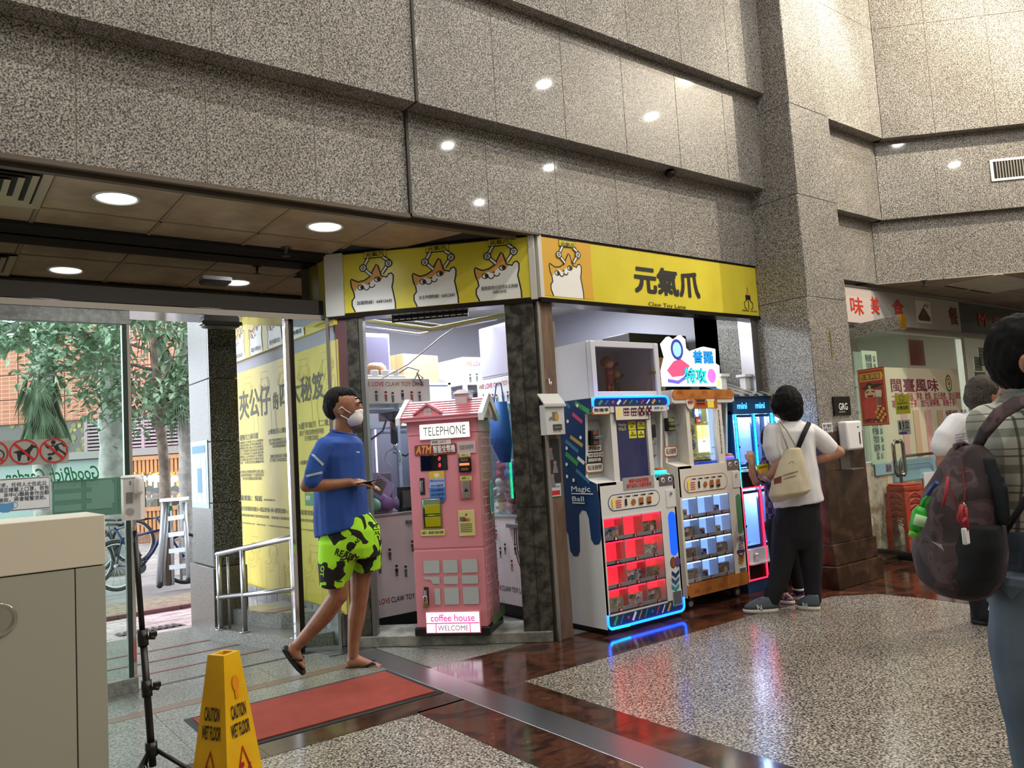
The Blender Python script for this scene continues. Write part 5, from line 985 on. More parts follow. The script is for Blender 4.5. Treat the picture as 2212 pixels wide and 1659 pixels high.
# ================================================================ inside the shop
CLW = M('claw_machine_white', 'd3d3d8', .3); LILAC = M('lilac_grey_panel', '9a9ab0', .4); CBASE = M('claw_base_print', 'dcdce0', .35)
lamp('shop_panel_light', 'AREA', (3.4, 5.6, 2.74), 85, (.90, .95, 1), 1.0, size_y=.5); lamp('shop_panel_light', 'AREA', (4.9, 5.6, 2.74), 45, (.90, .95, 1), 1.0, size_y=.5)
tb = thing('fluorescent_batten', 'bright fluorescent light batten on the shop ceiling', 'ceiling light', (3.2, 6.5, 2.72)); B().box(-.6, -.04, .03, .6, .04, .08, .005).obj('housing', WHITE, tb); B().cyl((-.58, 0, .015), (.58, 0, .015), .018, n=12).obj('tube', glow('tube_white', 'f4f8ff', 7), tb)
def people_print(b, x, z, n, seed, s=1, w=.35, h=.2):
    r = random.Random(seed)
    for k in range(n):
        u, v = x+w*(k+.2+.5*r.random())/n, z+h*r.random(); c = r.choice((0, 1, 2, 3))
        b.i = 4; b.disc(u, v+.050*s, .011*s, n=10); b.i = 0; b.poly([(u-.012*s, v+.05*s), (u+.012*s, v+.05*s), (u+.010*s, v+.066*s), (u-.010*s, v+.066*s)]); b.i = c; b.poly([(u-.011*s, v+.01*s), (u+.011*s, v+.01*s), (u+.013*s, v+.038*s), (u-.013*s, v+.038*s)]); b.i = 0
        b.rect(u-.009*s, v-.02*s, u-.002*s, v+.01*s); b.rect(u+.002*s, v-.02*s, u+.009*s, v+.01*s)
PPR = [INK, M('people_red', 'a8322c', .5), M('people_grey', '4a4a55', .5), M('people_teal', '2f6f72', .5), M('people_skin', 'd9ae8c', .5)]
MAGT = M('love_magenta', 'b0246a', .5); BRT = M('text_brown', '8a5a34', .5)
def claw_machine(loc, deg, W, D, H, zb, zt, label, led, shift=0):
    t = thing('claw_machine', label, 'claw machine', loc, deg)
    B().box(0, 0, .10, W, D, zb, .006).obj('base_cabinet', CBASE, t); B().box(.04, .04, 0, W-.04, D-.04, .10).obj('plinth', BLACK, t)
    B().box(0, 0, zt, W, D, H, .006).obj('header_box', CLW, t); B().box(0, -.008, zb-.0, W, D, zb+.02, .003).obj('silver_rim', STEEL, t)
    for x in (0, W-.03):
        for y in (.0, D-.03): B().box(x, y, zb+.02, x+.03, y+.03, zt).obj('corner_post', LILAC, t)
    B().box(.03, .005, zb+.02, W-.03, .009, zt).obj('front_glass', ACRYL, t); B().box(.005, .03, zb+.02, .009, D-.03, zt).obj('side_glass', ACRYL, t)
    B().tube([(.018, -.006, zb+.03), (.018, -.006, zt)], .010, 8).obj('led_tube', led, t); B().tube([(W-.018, -.006, zb+.03), (W-.018, -.006, zt)], .010, 8).obj('led_tube', led, t)
    B().tube([(.05, D-.05, zb+.03), (.05, D-.05, zt)], .008, 8).obj('led_tube', glow('pink_white_led', 'ffd8ea', 3), t)
    for y in (D*.3, D*.7): B().box(.03, y-.012, zt-.05, W-.03, y+.012, zt-.03).obj('gantry_rail', STEEL, t)
    cx, cy = W*.62, D*.35; c = B().box(cx-.06, cy-.10, zt-.12, cx+.06, cy+.14, zt-.055, .004).cyl((cx, cy, zt-.12), (cx, cy, zt-.30), .03, n=12).obj('claw_carriage', DSTEEL, t)
    B().cyl((cx, cy, zt-.30), (cx, cy, zt-.36), .022, n=12).obj('claw_head', CHROME, c)
    for k in range(3): a = 2*pi*k/3+.5; B().tube([(cx, cy, zt-.34), (cx+.07*cos(a), cy+.07*sin(a), zt-.37), (cx+.085*cos(a), cy+.085*sin(a), zt-.43), (cx+.04*cos(a), cy+.04*sin(a), zt-.48)], .006, 6).obj('claw_prong', CHROME, c)
    B().tube([(cx-.05, cy, zt-.08), (cx-.10, cy, zt-.2), (cx-.2, cy, zt-.26), (cx-.33, cy, zt-.22)], .009, 8).obj('cable', M('cable_grey'), t)
    b = B(); b.lay = .001; people_print(b, .05, zt+.03, 7, shift+1, .9, W-.12, .02); people_print(b, .02, .35, 8, shift+2, 1, W-.1, .28); b.obj('people_print', PPR, t)
    hh = H-zt; txt('WE', .03, zt+hh*.68, .10, zt+hh*.85, BRT, t, d=.002); txt('LOVE', .115, zt+hh*.68, .215, zt+hh*.85, MAGT, t, d=.002); txt('CLAW TOY LANE', .23, zt+hh*.68, W-.06, zt+hh*.85, BRT, t, d=.002)
    txt('WE', .02, .20, .08, .24, INK, t, d=.002); txt('LOVE', .09, .20, .18, .24, MATS['print_crimson'] if 'print_crimson' in MATS else M('print_crimson', 'a8183c', .5), t, d=.002); txt('CLAW TOY LANE', .19, .20, .50, .24, INK, t, d=.002)
    b = B(); b.lay = .0015
    for k in range(4): b.ring(W-.02, zb-.18, .10+.025*k, .010, .17+.03*k, pi/2, pi*1.5)
    b.obj('fan_line_print', INK, t); B().box(W*.55, -.03, zb-.075, W*.55+.22, -.0, zb-.045, .003).obj('coin_tray', M('tray_grey', '77777c', .4, .4), t)
    return t
ca = claw_machine((2.67, 5.40, .005), 0, .63, .55, 1.90, .845, 1.70, 'white claw machine behind the walking man inside the shop', GREEN_LED)
cb = claw_machine((3.66, 5.26, .005), -90, .58, .58, 1.86, .77, 1.64, 'white claw machine right of the pink change machine', GREEN_LED, 5)
ccm = claw_machine((3.34, 6.05, .005), 0, .62, .55, 1.72, .80, 1.55, 'white claw machine at the back of the shop behind the pink machine', GREEN_LED, 9)
cd_ = claw_machine((4.68, 5.75, .005), 0, .66, .6, 2.18, .85, 1.9, 'tall claw machine behind the display case at the back', glow('pink_white_led'), 13)
ce_ = claw_machine((4.0, 5.95, .005), 0, .62, .6, 2.16, .85, 1.9, 'tall claw machine left of the other one behind the display case', glow('pink_white_led'), 17)
# prizes
def plush(loc, r, m1, m2, label, grp, ears=True):
    q = thing('plush_toy', label, 'plush toy', loc, random.uniform(-40, 40), grp)
    B().sph((0, 0, r*.8), r*.8, (1, .9, 1)).tube([(-r*.7, -.01, r*1.0), (-r*1.05, -r*.3, r*.75)], r*.24, 8).tube([(r*.7, -.01, r*1.0), (r*1.05, -r*.3, r*.75)], r*.24, 8).sph((-r*.45, -r*.5, r*.2), r*.3).sph((r*.45, -r*.5, r*.2), r*.3).obj('plush_body', m1, q)
    B().sph((0, -.01, r*1.85), r*.72, (1.1, .9, .95)).obj('head', m1, q)
    if ears: B().sph((-r*.5, 0, r*2.45), r*.27).sph((r*.5, 0, r*2.45), r*.27).obj('ears', m2, q)
    B().sph((-r*.25, -r*.66, r*1.95), r*.07, u=8, v=6).sph((r*.25, -r*.66, r*1.95), r*.07, u=8, v=6).sph((0, -r*.7, r*1.75), r*.09, (1.2, .6, .8), 8, 6).obj('face', INK, q); return q
PC = [M('plush_pink', 'd87fa0', .9), M('plush_white', 'dcd6d0', .9), M('plush_brown', '8a5f4a', .9), M('plush_grey', '5a5a64', .9), M('plush_yellow', 'd8b84a', .9), M('plush_red', 'b8404a', .9), M('plush_blue', '4a6aa8', .9)]
k = 0
names = ['pink', 'white', 'brown', 'grey', 'yellow', 'red', 'blue']
for lay in range(3):
    for i in range(4):
        for j in range(2):
            c = (k*3+lay) % 7; y = 4.76+.125*i; x = 3.755+.13*j; z = .80+.128*lay
            plush((x, y, z), .05+.006*((k*7) % 3), PC[c], PC[(c+2) % 7], '%s plush toy in the pile inside the right claw machine, %s row, %s layer' % (names[c], ('nearest', 'second', 'third', 'furthest')[i]+(' front' if j == 0 else ' back'), ('bottom', 'middle', 'top')[lay]), 'plush toys in the right claw machine', k % 3 != 0); k += 1
fa = Fr((0, 5.52, 0), 0)
def ball(px, py, r, m, label): u, z = fa.px(px, py); q = thing('toy_ball', label, 'ball', (u, 5.52, z), 0, 'balls in the left claw machine'); B().sph((0, 0, 0), r).obj('shell', m, q)
z_ = .873
for u, m, l in ((2.80, M('ball_mint', '8fd0b0', .4), 'mint green toy ball in the left claw machine'), (2.92, M('ball_violet', 'a070c0', .4), 'violet toy ball in the left claw machine'), (3.03, M('ball_pale', 'c8c0e0', .4), 'pale lilac toy ball in the left claw machine')):
    q = thing('toy_ball', l, 'ball', (u, 5.50, z_+.06), 0, 'balls in the left claw machine'); B().sph((0, 0, 0), .058, u=20, v=12).obj('shell', m, q)
def carton(loc, deg, sz, mat, label, tilt=0, cat='box', tape=None):
    q = thing('carton', label, cat, loc, deg); q.rotation_euler.y = tilt; B().box(-sz[0]/2, -sz[1]/2, 0, sz[0]/2, sz[1]/2, sz[2], .003).obj('carton_body', mat, q)
    if tape: B().box(-sz[0]/2-.001, -.03, sz[2]*.3, sz[0]/2+.001, .03, sz[2]+.001).box(-sz[0]/2+.02, -sz[1]/2-.001, sz[2]*.72, sz[0]/2-.02, -sz[1]/2, sz[2]*.80).obj('tape', tape, q)
    else: b = B(); b.lay = sz[1]/2+.001; b.rect(-sz[0]*.4, sz[2]*.15, sz[0]*.1, sz[2]*.85); b.i = 1; b.stroke([(sz[0]*.15, sz[2]*.3), (sz[0]*.4, sz[2]*.3)], sz[2]*.1); b.obj('panel_print', [GRINK, WINK], q)
    return q
carton((2.86, 5.62, .985), 10, (.20, .12, .17), M('lilac_box', 'b9a0c8', .4), 'lilac printed box leaning on the toy balls in the left claw machine', .6)
carton((3.10, 5.46, .868), 0, (.20, .05, .19), M('black_box', '15171c', .4), 'black box standing in front of the left claw machine glass')
carton((2.99, 5.72, .868), 0, (.14, .10, .30), M('grey_photo_box', '6a6a78', .4), 'grey photo box at the back of the left claw machine')
# on top of the machines
g1 = Fr((0, 5.62, 0), 0)
e = g1.box((893, 722), (1000, 780)); carton(((e[0]+e[2])/2+.05, 6.2, 1.93), 12, (.42, .30, .26), M('cardboard', 'b08f66', .8), 'brown cardboard box taped shut on top of the white display case', 0, 'box', M('parcel_tape', 'c9a878', .3))
dc2 = thing('display_case', 'white display case on the claw machine behind the pink machine roof', 'display case', (3.36, 6.05, 1.728)); B().box(0, 0, 0, .56, .02, .02).box(0, 0, .19, .56, .02, .21).box(0, 0, 0, .03, .03, .21).box(.53, 0, 0, .56, .03, .21).obj('frame', FRM, dc2); B().box(0, .03, 0, .56, .45, .012).box(0, .03, .195, .56, .45, .2).box(.548, .03, .012, .56, .45, .195).box(0, .44, .012, .548, .45, .195).obj('white_panel', FRM, dc2); B().box(.0, .03, .012, .006, .44, .195).obj('side_glass', ACRYL, dc2); B().box(.03, .01, .02, .53, .014, .19).obj('front_panel', M('pale_blue_acrylic', 'b4c0e0', .2), dc2)
mon = thing('storage_crate', 'lilac grey panel box on top of the left claw machine', 'box', (2.70, 5.70, 1.905)); B().box(0, 0, 0, .42, .22, .40, .01).obj('crate_shell', LILAC, mon); B().box(.02, -.004, .03, .40, .0, .37, .004).obj('front_panel', M('dim_lilac', '6d6a86', .4), mon)
mon2 = thing('storage_crate', 'tall pale grey box on top of the right claw machine', 'box', (3.68, 4.72, 1.87)); B().box(0, 0, 0, .4, .50, .42, .008).obj('crate_shell', M('pale_lilac_grey', 'a9a9bd', .4), mon2); B().box(-.004, .02, .02, 0, .48, .40, .002).obj('front_panel', M('pale_lilac_grey'), mon2)
ps_ = thing('power_strip', 'white power strip with plugs on top of the left claw machine', 'power strip', (2.78, 5.46, 1.905)); B().box(0, 0, 0, .34, .06, .03, .006).obj('strip_body', WHITE, ps_)
for k in range(3): B().box(.05+.09*k, .0, .03, .10+.09*k, .05, .07, .006).obj('plug', WHITE, ps_)
B().tube([(.30, .03, .05), (.34, -.04, .09), (.42, -.07, .06), (.36, -.08, -.03), (.44, -.08, -.06), (.40, -.07, .04), (.46, -.06, .0)], .006, 8).obj('black_cord', BLACK, ps_)
bc = thing('wicker_basket', 'brown round basket among the plugs above the left claw machine', 'basket', (2.93, 5.60, 1.905)); B().lathe([(.06, 0), (.09, .05), (.08, .11), (.05, .14), (.045, .13), (.07, .10), (.075, .05), (.03, .01)], n=18).obj('woven_body', wood('wicker', '6a4a34', '9a7450'), bc)
sr = thing('slotted_rail', 'black slotted metal rail under the dog sign', 'rail', DF.w(0, .10, 0), -45); r_ = Fr(DF.w(0, .10, 0), -45); e = r_.box((846, 683), (1011, 680), 0)
B().box(e[0], 0, 2.262, e[2], .02, 2.30, .002).obj('rail_body', BLACK, sr)
for k in range(12): u = e[0]+(e[2]-e[0])*(k+.3)/12; B().box(u, -.002, 2.276, u+.035, .001, 2.283).obj('slot', WINK, sr)
hs = thing('hanging_cable', 'thin grey cable sagging across the diagonal shop opening', 'cable', (3.0, 5.2, 0)); B().tube([(-.35, .3, 1.85), (-.2, .25, 1.86), (.05, .1, 2.0), (.25, -.1, 2.2), (.32, -.2, 2.26)], .005, 6).obj('cable_run', GREYP, hs)
um = thing('hanging_cloth_bag', 'blue cloth bag hanging behind the pink roof', 'bag', DF.w(-.37, .50, 0), -45); um.scale = (.6, .8, 1); B().loft([[(-.10, 0, 1.66), (.10, 0, 1.66), (.10, .03, 1.66), (-.10, .03, 1.66)], [(-.13, -.02, 1.35), (.14, -.02, 1.35), (.14, .05, 1.35), (-.13, .05, 1.35)], [(-.02, 0, 1.2), (.10, 0, 1.2), (.10, .03, 1.2), (-.02, .03, 1.2)]]).obj('cloth_body', M('bag_blue', '1f5fae', .7), um); B().tube([(-.06, .015, 1.66), (-.02, .015, 1.80), (.04, .015, 1.80), (.06, .015, 1.66)], .008, 6).obj('strap', M('bag_blue'), um)  # blue cloth bag behind the roof, no umbrella here
for k, (px_, py_, d_) in enumerate(((930, 712, 5.9), (905, 722, 6.2), (960, 706, 6.0))):
    p = at(px_, py_, d_); q = thing('ceiling_pipe', ('thick grey ceiling pipe', 'thin bare ceiling conduit', 'dark hanging ceiling pipe')[k]+' above the cardboard box', 'pipe', p); B().tube([(-.5, .35, .12), (0, 0, 0), (.55, -.3, .1)], (.018, .010, .014)[k], 8).obj('pipe_run', (GREYP, STEEL, DSTEEL)[k], q)
dk = thing('dark_cabinet', 'tall black panel cabinet at the back right of the shop', 'cabinet', (5.15, 4.95, 0)); B().box(0, 0, 0, .78, .35, 2.28, .006).obj('cabinet_body', M('black_cabinet', '1c1a1a', .4), dk); B().box(.39, -.004, .1, .392, 0, 2.2).obj('door_gap', BLACK, dk)
wp_ = thing('picture_print', 'small framed warm coloured picture on the black cabinet', 'picture', (5.3, 4.94, 1.72)); B().box(0, -.008, 0, .26, .008, .34, .002).obj('picture_sheet', M('picture_tan', 'b08a5a', .5), wp_)
b = B(); b.lay = .009; b.disc(.13, .2, .09, .11); b.i = 1; b.disc(.13, .17, .06, .07); b.i = 2; b.stroke([(.03, .04), (.23, .05)], .03); b.obj('picture_print_shapes', [M('pic_orange', 'a8643a', .5), M('pic_cream', 'd8c0a0', .5), M('pic_teal', '5a8a80', .5)], wp_)
# ================================================================ people
from mathutils.bvhtree import BVHTree
H_R = Vector((rgt.x, rgt.y, 0)).normalized(); H_F = Vector((fwd.x, fwd.y, 0)).normalized(); UP = Vector((0, 0, 1))
def remesh(b, vox, it, name, mat, parent, fold=0, fs=9.0, fdir=(1, 1, .45), local=None):
    "one continuous surface: voxel union of the overlapping solids, smoothed; folds displace it along its normals"
    me = bpy.data.meshes.new(name); bmesh.ops.triangulate(b.bm, faces=b.bm.faces[:]); bmesh.ops.recalc_face_normals(b.bm, faces=b.bm.faces[:]); b.bm.to_mesh(me); b.bm.free()
    o = bpy.data.objects.new(name, me); COL.objects.link(o)
    m = o.modifiers.new('r', 'REMESH'); m.mode = 'VOXEL'; m.voxel_size = vox; m.use_smooth_shade = True
    if it: s = o.modifiers.new('s', 'SMOOTH'); s.factor = .5; s.iterations = it
    bpy.context.view_layer.update(); dg = bpy.context.evaluated_depsgraph_get(); nm = bpy.data.meshes.new_from_object(o.evaluated_get(dg)); o.modifiers.clear(); o.data = nm; bpy.data.meshes.remove(me); nm.name = name
    off = parent.location if parent is not None else Vector()
    co = [v.co-off for v in nm.vertices]
    if fold:
        nr = [v.normal.copy() for v in nm.vertices]
        for k, v in enumerate(nm.vertices):
            q = Vector((v.co.x*fdir[0], v.co.y*fdir[1], v.co.z*fdir[2]))*fs; co[k] += nr[k]*((noise.noise(q)+.5*noise.noise(q*2.1))*fold)
    nm.vertices.foreach_set('co', [c for v in co for c in v])
    nm.materials.clear(); nm.materials.append(mat)
    for p in nm.polygons: p.use_smooth = True
    if parent is not None: o.parent = parent
    return o
def drape(me, fn, target, off, mat, parent, name, lift=.003):
    "lays a flat print on a cloth surface: fn maps (x, z) of the print to a pixel ray; target is the cloth object"
    dg = target.data; bv = BVHTree.FromPolygons([v.co+off for v in dg.vertices], [tuple(p.vertices) for p in dg.polygons]); ok = True; last = None
    for v in me.vertices:
        r_ = ray(*fn(v.co.x, v.co.y)).normalized(); h = bv.ray_cast(EYE, r_)[0]
        if h is None:
            if last is None: v.co = Vector((0, 0, -9)); ok = False; continue
            h = EYE+r_*last
        else: last = (h-EYE).length
        v.co = h-r_*(lift+v.co.z)-off
    if not ok: bpy.data.meshes.remove(me); return None
    me.materials.clear(); me.materials.append(mat); me.name = name; o = bpy.data.objects.new(name, me); COL.objects.link(o); o.parent = parent; return o
def drape_txt(s, quad, target, mat, parent, bold=.02, name='lettering'):
    "quad = pixels of bottom-left, bottom-right, top-left"
    me = textmesh(s, bold); bm = bmesh.new(); bm.from_mesh(me); bmesh.ops.subdivide_edges(bm, edges=[e for e in bm.edges if e.calc_length() > .15], cuts=1); bm.to_mesh(me); bm.free()
    xs = [v.co.x for v in me.vertices]; ys = [v.co.y for v in me.vertices]; a, c, d, e = min(xs), max(xs), min(ys), max(ys); (x0, y0), (x1, y1), (x2, y2) = quad
    def fn(x, y): u, w = (x-a)/(c-a), (y-d)/(e-d); return x0+(x1-x0)*u+(x2-x0)*w, y0+(y1-y0)*u+(y2-y0)*w
    return drape(me, fn, target, parent.location, mat, parent, name)
def drape_poly(pts, target, mat, parent, name, cuts=3):
    bm = bmesh.new(); f = bm.faces.new([bm.verts.new((x, y, 0)) for x, y in pts]); bmesh.ops.triangulate(bm, faces=[f]); bmesh.ops.subdivide_edges(bm, edges=bm.edges[:], cuts=cuts, use_grid_fill=True); me = bpy.data.meshes.new(name); bm.to_mesh(me); bm.free()
    return drape(me, lambda x, y: (x, y), target, parent.location, mat, parent, name)
class Fig:
    def __init__(s, d): s.d = d; s.k = F/d
    def J(s, x, y, o=0): return at(x, y, s.d+o)
    def row(s, xl, yl, xr, yr, side, o=0, n=20, sq=1.0):
        L, R = s.J(xl, yl, o), s.J(xr, yr, o); c = (L+R)/2; a = (R-L)/2
        f = lambda t: (abs(t)**sq)*(1 if t >= 0 else -1)
        return [c+a*f(cos(2*pi*k/n))+H_F*side*f(sin(2*pi*k/n)) for k in range(n)]
    def limb(s, b, pts, n=12):
        P = [s.J(*p[:3]) for p in pts]; R = [p[3] for p in pts]; b.tube(P, R, n)
        for p, r in zip(P, R): b.sph(p, r, u=n, v=8)
def hand(b, wrist, palm_dir, up_dir, size=1, curl=.5, thumb=1):
    "palm, four fingers of unequal length with bent joints and a thumb that leaves the side of the palm"
    x = Vector(palm_dir).normalized(); z = Vector(up_dir); z = (z-x*z.dot(x)).normalized(); y = z.cross(x)
    def T(a, c, e): return wrist+(x*a+y*c+z*e)*size
    b.tube([T(-.02, 0, 0), T(.02, 0, 0), T(.085, 0, 0)], [.024*size, .030*size, .030*size], 10, flat=.55); b.tube([T(.02, -.022, 0), T(.085, -.026, 0)], [.014*size, .014*size], 8); b.tube([T(.02, .022, 0), T(.085, .026, 0)], [.014*size, .014*size], 8)
    for k, (c, l) in enumerate(((-.031, .062), (-.011, .075), (.011, .078), (.031, .068))):
        p = [T(.078, c, 0)]; a = 0; q = (.078, 0)
        for j, f in enumerate((.45, .32, .25)): a += curl*(.7 if j else .5); q = (q[0]+l*f*cos(a), q[1]-l*f*sin(a)); p.append(T(q[0], c*1.05, q[1]))
        b.tube(p, [.0088*size, .0082*size, .0076*size, .0064*size], 8)
        for w in p[1:]: b.sph(w, .0078*size, u=8, v=6)
    p = [T(.015, .026*thumb, .004), T(.045, .052*thumb, .0), T(.075, .058*thumb, -.008), T(.095, .052*thumb, -.014)]; b.tube(p, [.013*size, .0115*size, .0095*size, .008*size], 8)
def shoe(parent, heel, toe, w, h, mats, name='shoe', collar=.06):
    "low sports shoe from heel to toe on the ground: sole and upper"
    d = toe-heel; L = d.length; x = d.normalized(); y = UP.cross(x).normalized()
    def T(a, c, e): return heel+x*(a*L)+y*c*w+UP*e-parent.location
    def ring(z, g, t0=0, t1=1): 
        return [T(t0+(t1-t0)*(.5-.5*cos(th)), sin(th)*(.30+.16*(.5-.5*cos(th)))*g*(1 if 0 < th < 2*pi else 1), z) for th in [2*pi*k/20 for k in range(20)]]
    b = B(); b.loft([ring(0, 1), ring(.012, 1.06, -.02, 1.02), ring(.028, 1.02, -.01, 1.01)]); so = b.obj('sole', mats[1], parent)
    b = B(); R = []
    for z, g, t0, t1, lift in ((.026, 1, .0, .99, 0), (h*.5, .98, .0, .96, 0), (h*.75, .85, .01, .80, 0), (h, .62, .02, .52, .012), (h+.006, .50, .05, .46, .012)): R.append(ring(z, g, t0, t1))
    b.loft(R); up = b.obj('upper', mats[0], parent)
    b = B(); b.tube([T(.50, -.2, h*.93), T(.72, 0, h*.66), T(.50, .2, h*.93)], .005, 6).tube([T(.56, -.22, h*.80), T(.62, .22, h*.82)], .004, 6).tube([T(.64, -.22, h*.68), T(.70, .22, h*.70)], .004, 6); b.obj('laces', mats[2], parent); return up
def hairmat(n, a, c): m = M(n, a, .8, spec=.2); N_, L_, b_ = nodes(m); L_.new(ramp(m, noi(m, coords(m, scale=(60, 60, 8)), 6, 3), [(.35, a), (.7, c)]), b_.inputs['Base Color']); return m
def skin(n, a, c): m = M(n, a, .5); N_, L_, b_ = nodes(m); L_.new(ramp(m, noi(m, coords(m), 14, 4), [(.3, a), (.7, c)]), b_.inputs['Base Color']); b_.inputs['Subsurface Weight'].default_value = .05; b_.inputs['Subsurface Radius'].default_value = (.01, .004, .002); return m
SK1 = skin('tan_skin', '87583f', '9d6c51'); SK2 = skin('light_skin', 'a07058', 'b5836a'); HAIRB = hairmat('black_hair', '080707', '151211'); HAIRG = hairmat('greying_hair', '1e1a18', '5d564f')
def cloth(n, a, c, rough=.85, sc=40): m = M(n, a, rough); N_, L_, b_ = nodes(m); v = coords(m); L_.new(ramp(m, noi(m, v, 3, 4), [(.3, a), (.7, c)]), b_.inputs['Base Color']); bump(m, noi(m, v, 320, 2), .15, .001); return m

# ---- man walking in, blue tee and neon shorts
g0 = flo(797, 1447); A = Fig((g0-EYE).dot(fwd)); J = A.J
p1 = thing('person', 'man in blue tee, neon green shorts and face mask walking in with a phone', 'person', g0)
b = B()
b.sph(J(740, 873), .095, (1, 1, 1.08)); b.sph(J(752, 882), .082, (1.0, .95, 1.15)); b.sph(J(762, 902), .058, (1.05, 1, .9)); b.sph(J(766, 912), .04)
b.tube([J(772, 866), J(779, 882), J(779, 890)], [.012, .018, .014], 8); b.sph(J(773, 897), .035)
for o in (-.088, .088): b.sph(J(737, 889, o), .026, (.55, .35, 1.1), rot=None)
for o in (-.036, .036): b.sph(J(773, 871, o), .014)
A.limb(b, [(741, 905, 0, .058), (740, 930, 0, .06), (738, 950, 0, .075)])
b.loft([A.row(700, 948, 772, 948, .14), A.row(684, 968, 778, 966, .17), A.row(680, 1020, 782, 1015, .16), A.row(684, 1080, 784, 1075, .15), A.row(694, 1140, 800, 1130, .16), A.row(694, 1175, 804, 1175, .16)])
A.limb(b, [(700, 968, -.17, .055), (678, 1015, -.21, .046), (662, 1049, -.215, .040)]); A.limb(b, [(662, 1049, -.215, .040), (705, 1048, -.20, .038), (756, 1042, -.17, .027)])
hand(b, J(756, 1042, -.17), J(800, 1044, -.15)-J(756, 1042, -.17), UP*1-H_F*.35, .95, .30, 1)
A.limb(b, [(738, 966, .17, .055), (735, 1030, .21, .044), (752, 1062, .20, .040), (778, 1050, .12, .028)]); hand(b, J(778, 1050, .12), H_R+H_F*-.35, UP+H_F*.2, .95, .5, -1)
A.limb(b, [(738, 1165, -.09, .085), (728, 1235, -.095, .076), (732, 1285, -.10, .058)]); A.limb(b, [(730, 1287, -.10, .055), (704, 1325, -.10, .056), (672, 1362, -.10, .044), (644, 1392, -.10, .034)])
A.limb(b, [(770, 1165, .09, .085), (780, 1240, .09, .070), (776, 1296, .09, .055)]); A.limb(b, [(776, 1296, .09, .053), (770, 1335, .09, .055), (764, 1385, .09, .038), (763, 1415, .09, .034)])
# feet with toes
gl = J(763, 1436, .09)
b.tube([J(752, 1434, .09), J(775, 1428, .09), J(800, 1437, .09), J(824, 1442, .09)], [.034, .036, .028, .020], 10)
for k in range(5): b.tube([J(812, 1441, .055+.016*k), J(832-1.5*(4-k if k < 2 else k)*.8, 1443, .055+.016*k)], [.011, .009], 6)
b.tube([J(638, 1390, -.10), J(634, 1404, -.10), J(642, 1422, -.10), J(655, 1438, -.10)], [.034, .038, .032, .02], 10)
for k in range(5): b.tube([J(648, 1430, -.13+.015*k), J(659, 1444, -.13+.015*k)], [.011, .009], 6)
bd = remesh(b, .0062, 3, 'body', SK1, p1)
b = B(); b.sph(J(731, 868), .096, (.98, .98, .98)); b.sph(J(741, 855), .082, (1.05, .95, .72)); b.sph(J(724, 880), .080, (.95, .98, 1)); b.tube([J(752, 845), J(757, 849)], .025); 
remesh(b, .006, 2, 'hair', HAIRB, p1, .004, 60)
b = B()
for o in (-.036,): b.sph(J(776.5, 869.5, o-.004)-g0, .0085, (1, .8, .7)).tube([J(767, 862, o-.012)-g0, J(774, 859.5, o-.010)-g0, J(779, 861, o)-g0], .0045, 6)
b.sph(J(780.5, 869.5, .02)-g0, .007).obj('eyes_and_brows', HAIRB, p1)
b = B(); b.sph(J(763, 902), .061, (1.0, 1.12, 1.0)); b.sph(J(769, 898), .042, (1, .8, 1.0)); b.tube([J(782, 887), J(766, 891, -.05)], .016); b.tube([J(778, 890), J(776, 905)], .022)
mk = remesh(b, .006, 4, 'face_mask', M('mask_white', 'e3e3e6', .7), p1, .0015, 40)
B().tube([J(758, 893, -.066)-g0, J(748, 887, -.085)-g0, J(738, 879, -.099)-g0, J(733, 884, -.100)-g0], .0028, 6).tube([J(757, 909, -.062)-g0, J(746, 902, -.085)-g0, J(736, 897, -.097)-g0], .0028, 6).obj('ear_loop', M('mask_white'), p1)
BLUE = cloth('blue_cotton', '1d3f8c', '26509f')
b = B(); b.loft([A.row(716, 930, 768, 941, .085), A.row(704, 941, 776, 948, .14), A.row(684, 954, 783, 958, .195), A.row(677, 985, 787, 985, .21), A.row(678, 1030, 789, 1025, .20), A.row(680, 1075, 791, 1070, .195), A.row(681, 1120, 797, 1108, .195), A.row(683, 1160, 804, 1126, .20)])
A.limb(b, [(705, 966, -.155, .066), (688, 995, -.19, .062), (679, 1022, -.21, .060), (676, 1038, -.212, .060)]); A.limb(b, [(738, 966, .16, .07), (738, 1000, .20, .066), (740, 1035, .21, .064)])
tee = remesh(b, .0075, 2, 't_shirt', BLUE, p1, .011, 7, (1, 1, .45))
GST = M('pale_stripe_cloth', 'a9b7c0', .8)
for q in (((671, 981), (677, 980), (700, 1002), (697, 1007)), ((661, 1031), (661, 1026), (696, 1018), (697, 1023))): drape_poly(q, tee, GST, p1, 'sleeve_stripe', 4)
B().tube([v-g0 for v in A.row(714, 929, 769, 940, .088)], .006, 6, True).obj('neckband', BLUE, p1)
drape_txt('—', ((770, 977), (777, 978), (770, 975)), tee, WINK, p1, name='chest_logo')
NEON = M('neon_print_shorts', '9be01e', .8); N_, L_, b_ = nodes(NEON); v = coords(NEON, scale=(1, 1, 1))
nA = N_.new('ShaderNodeTexVoronoi'); nA.inputs['Scale'].default_value = 7.5; nA.distance = 'MANHATTAN'; L_.new(v, nA.inputs['Vector']); wv = N_.new('ShaderNodeTexWave'); wv.bands_direction = 'DIAGONAL'; wv.inputs['Scale'].default_value = 2.6; wv.inputs['Distortion'].default_value = 4; L_.new(v, wv.inputs[0])
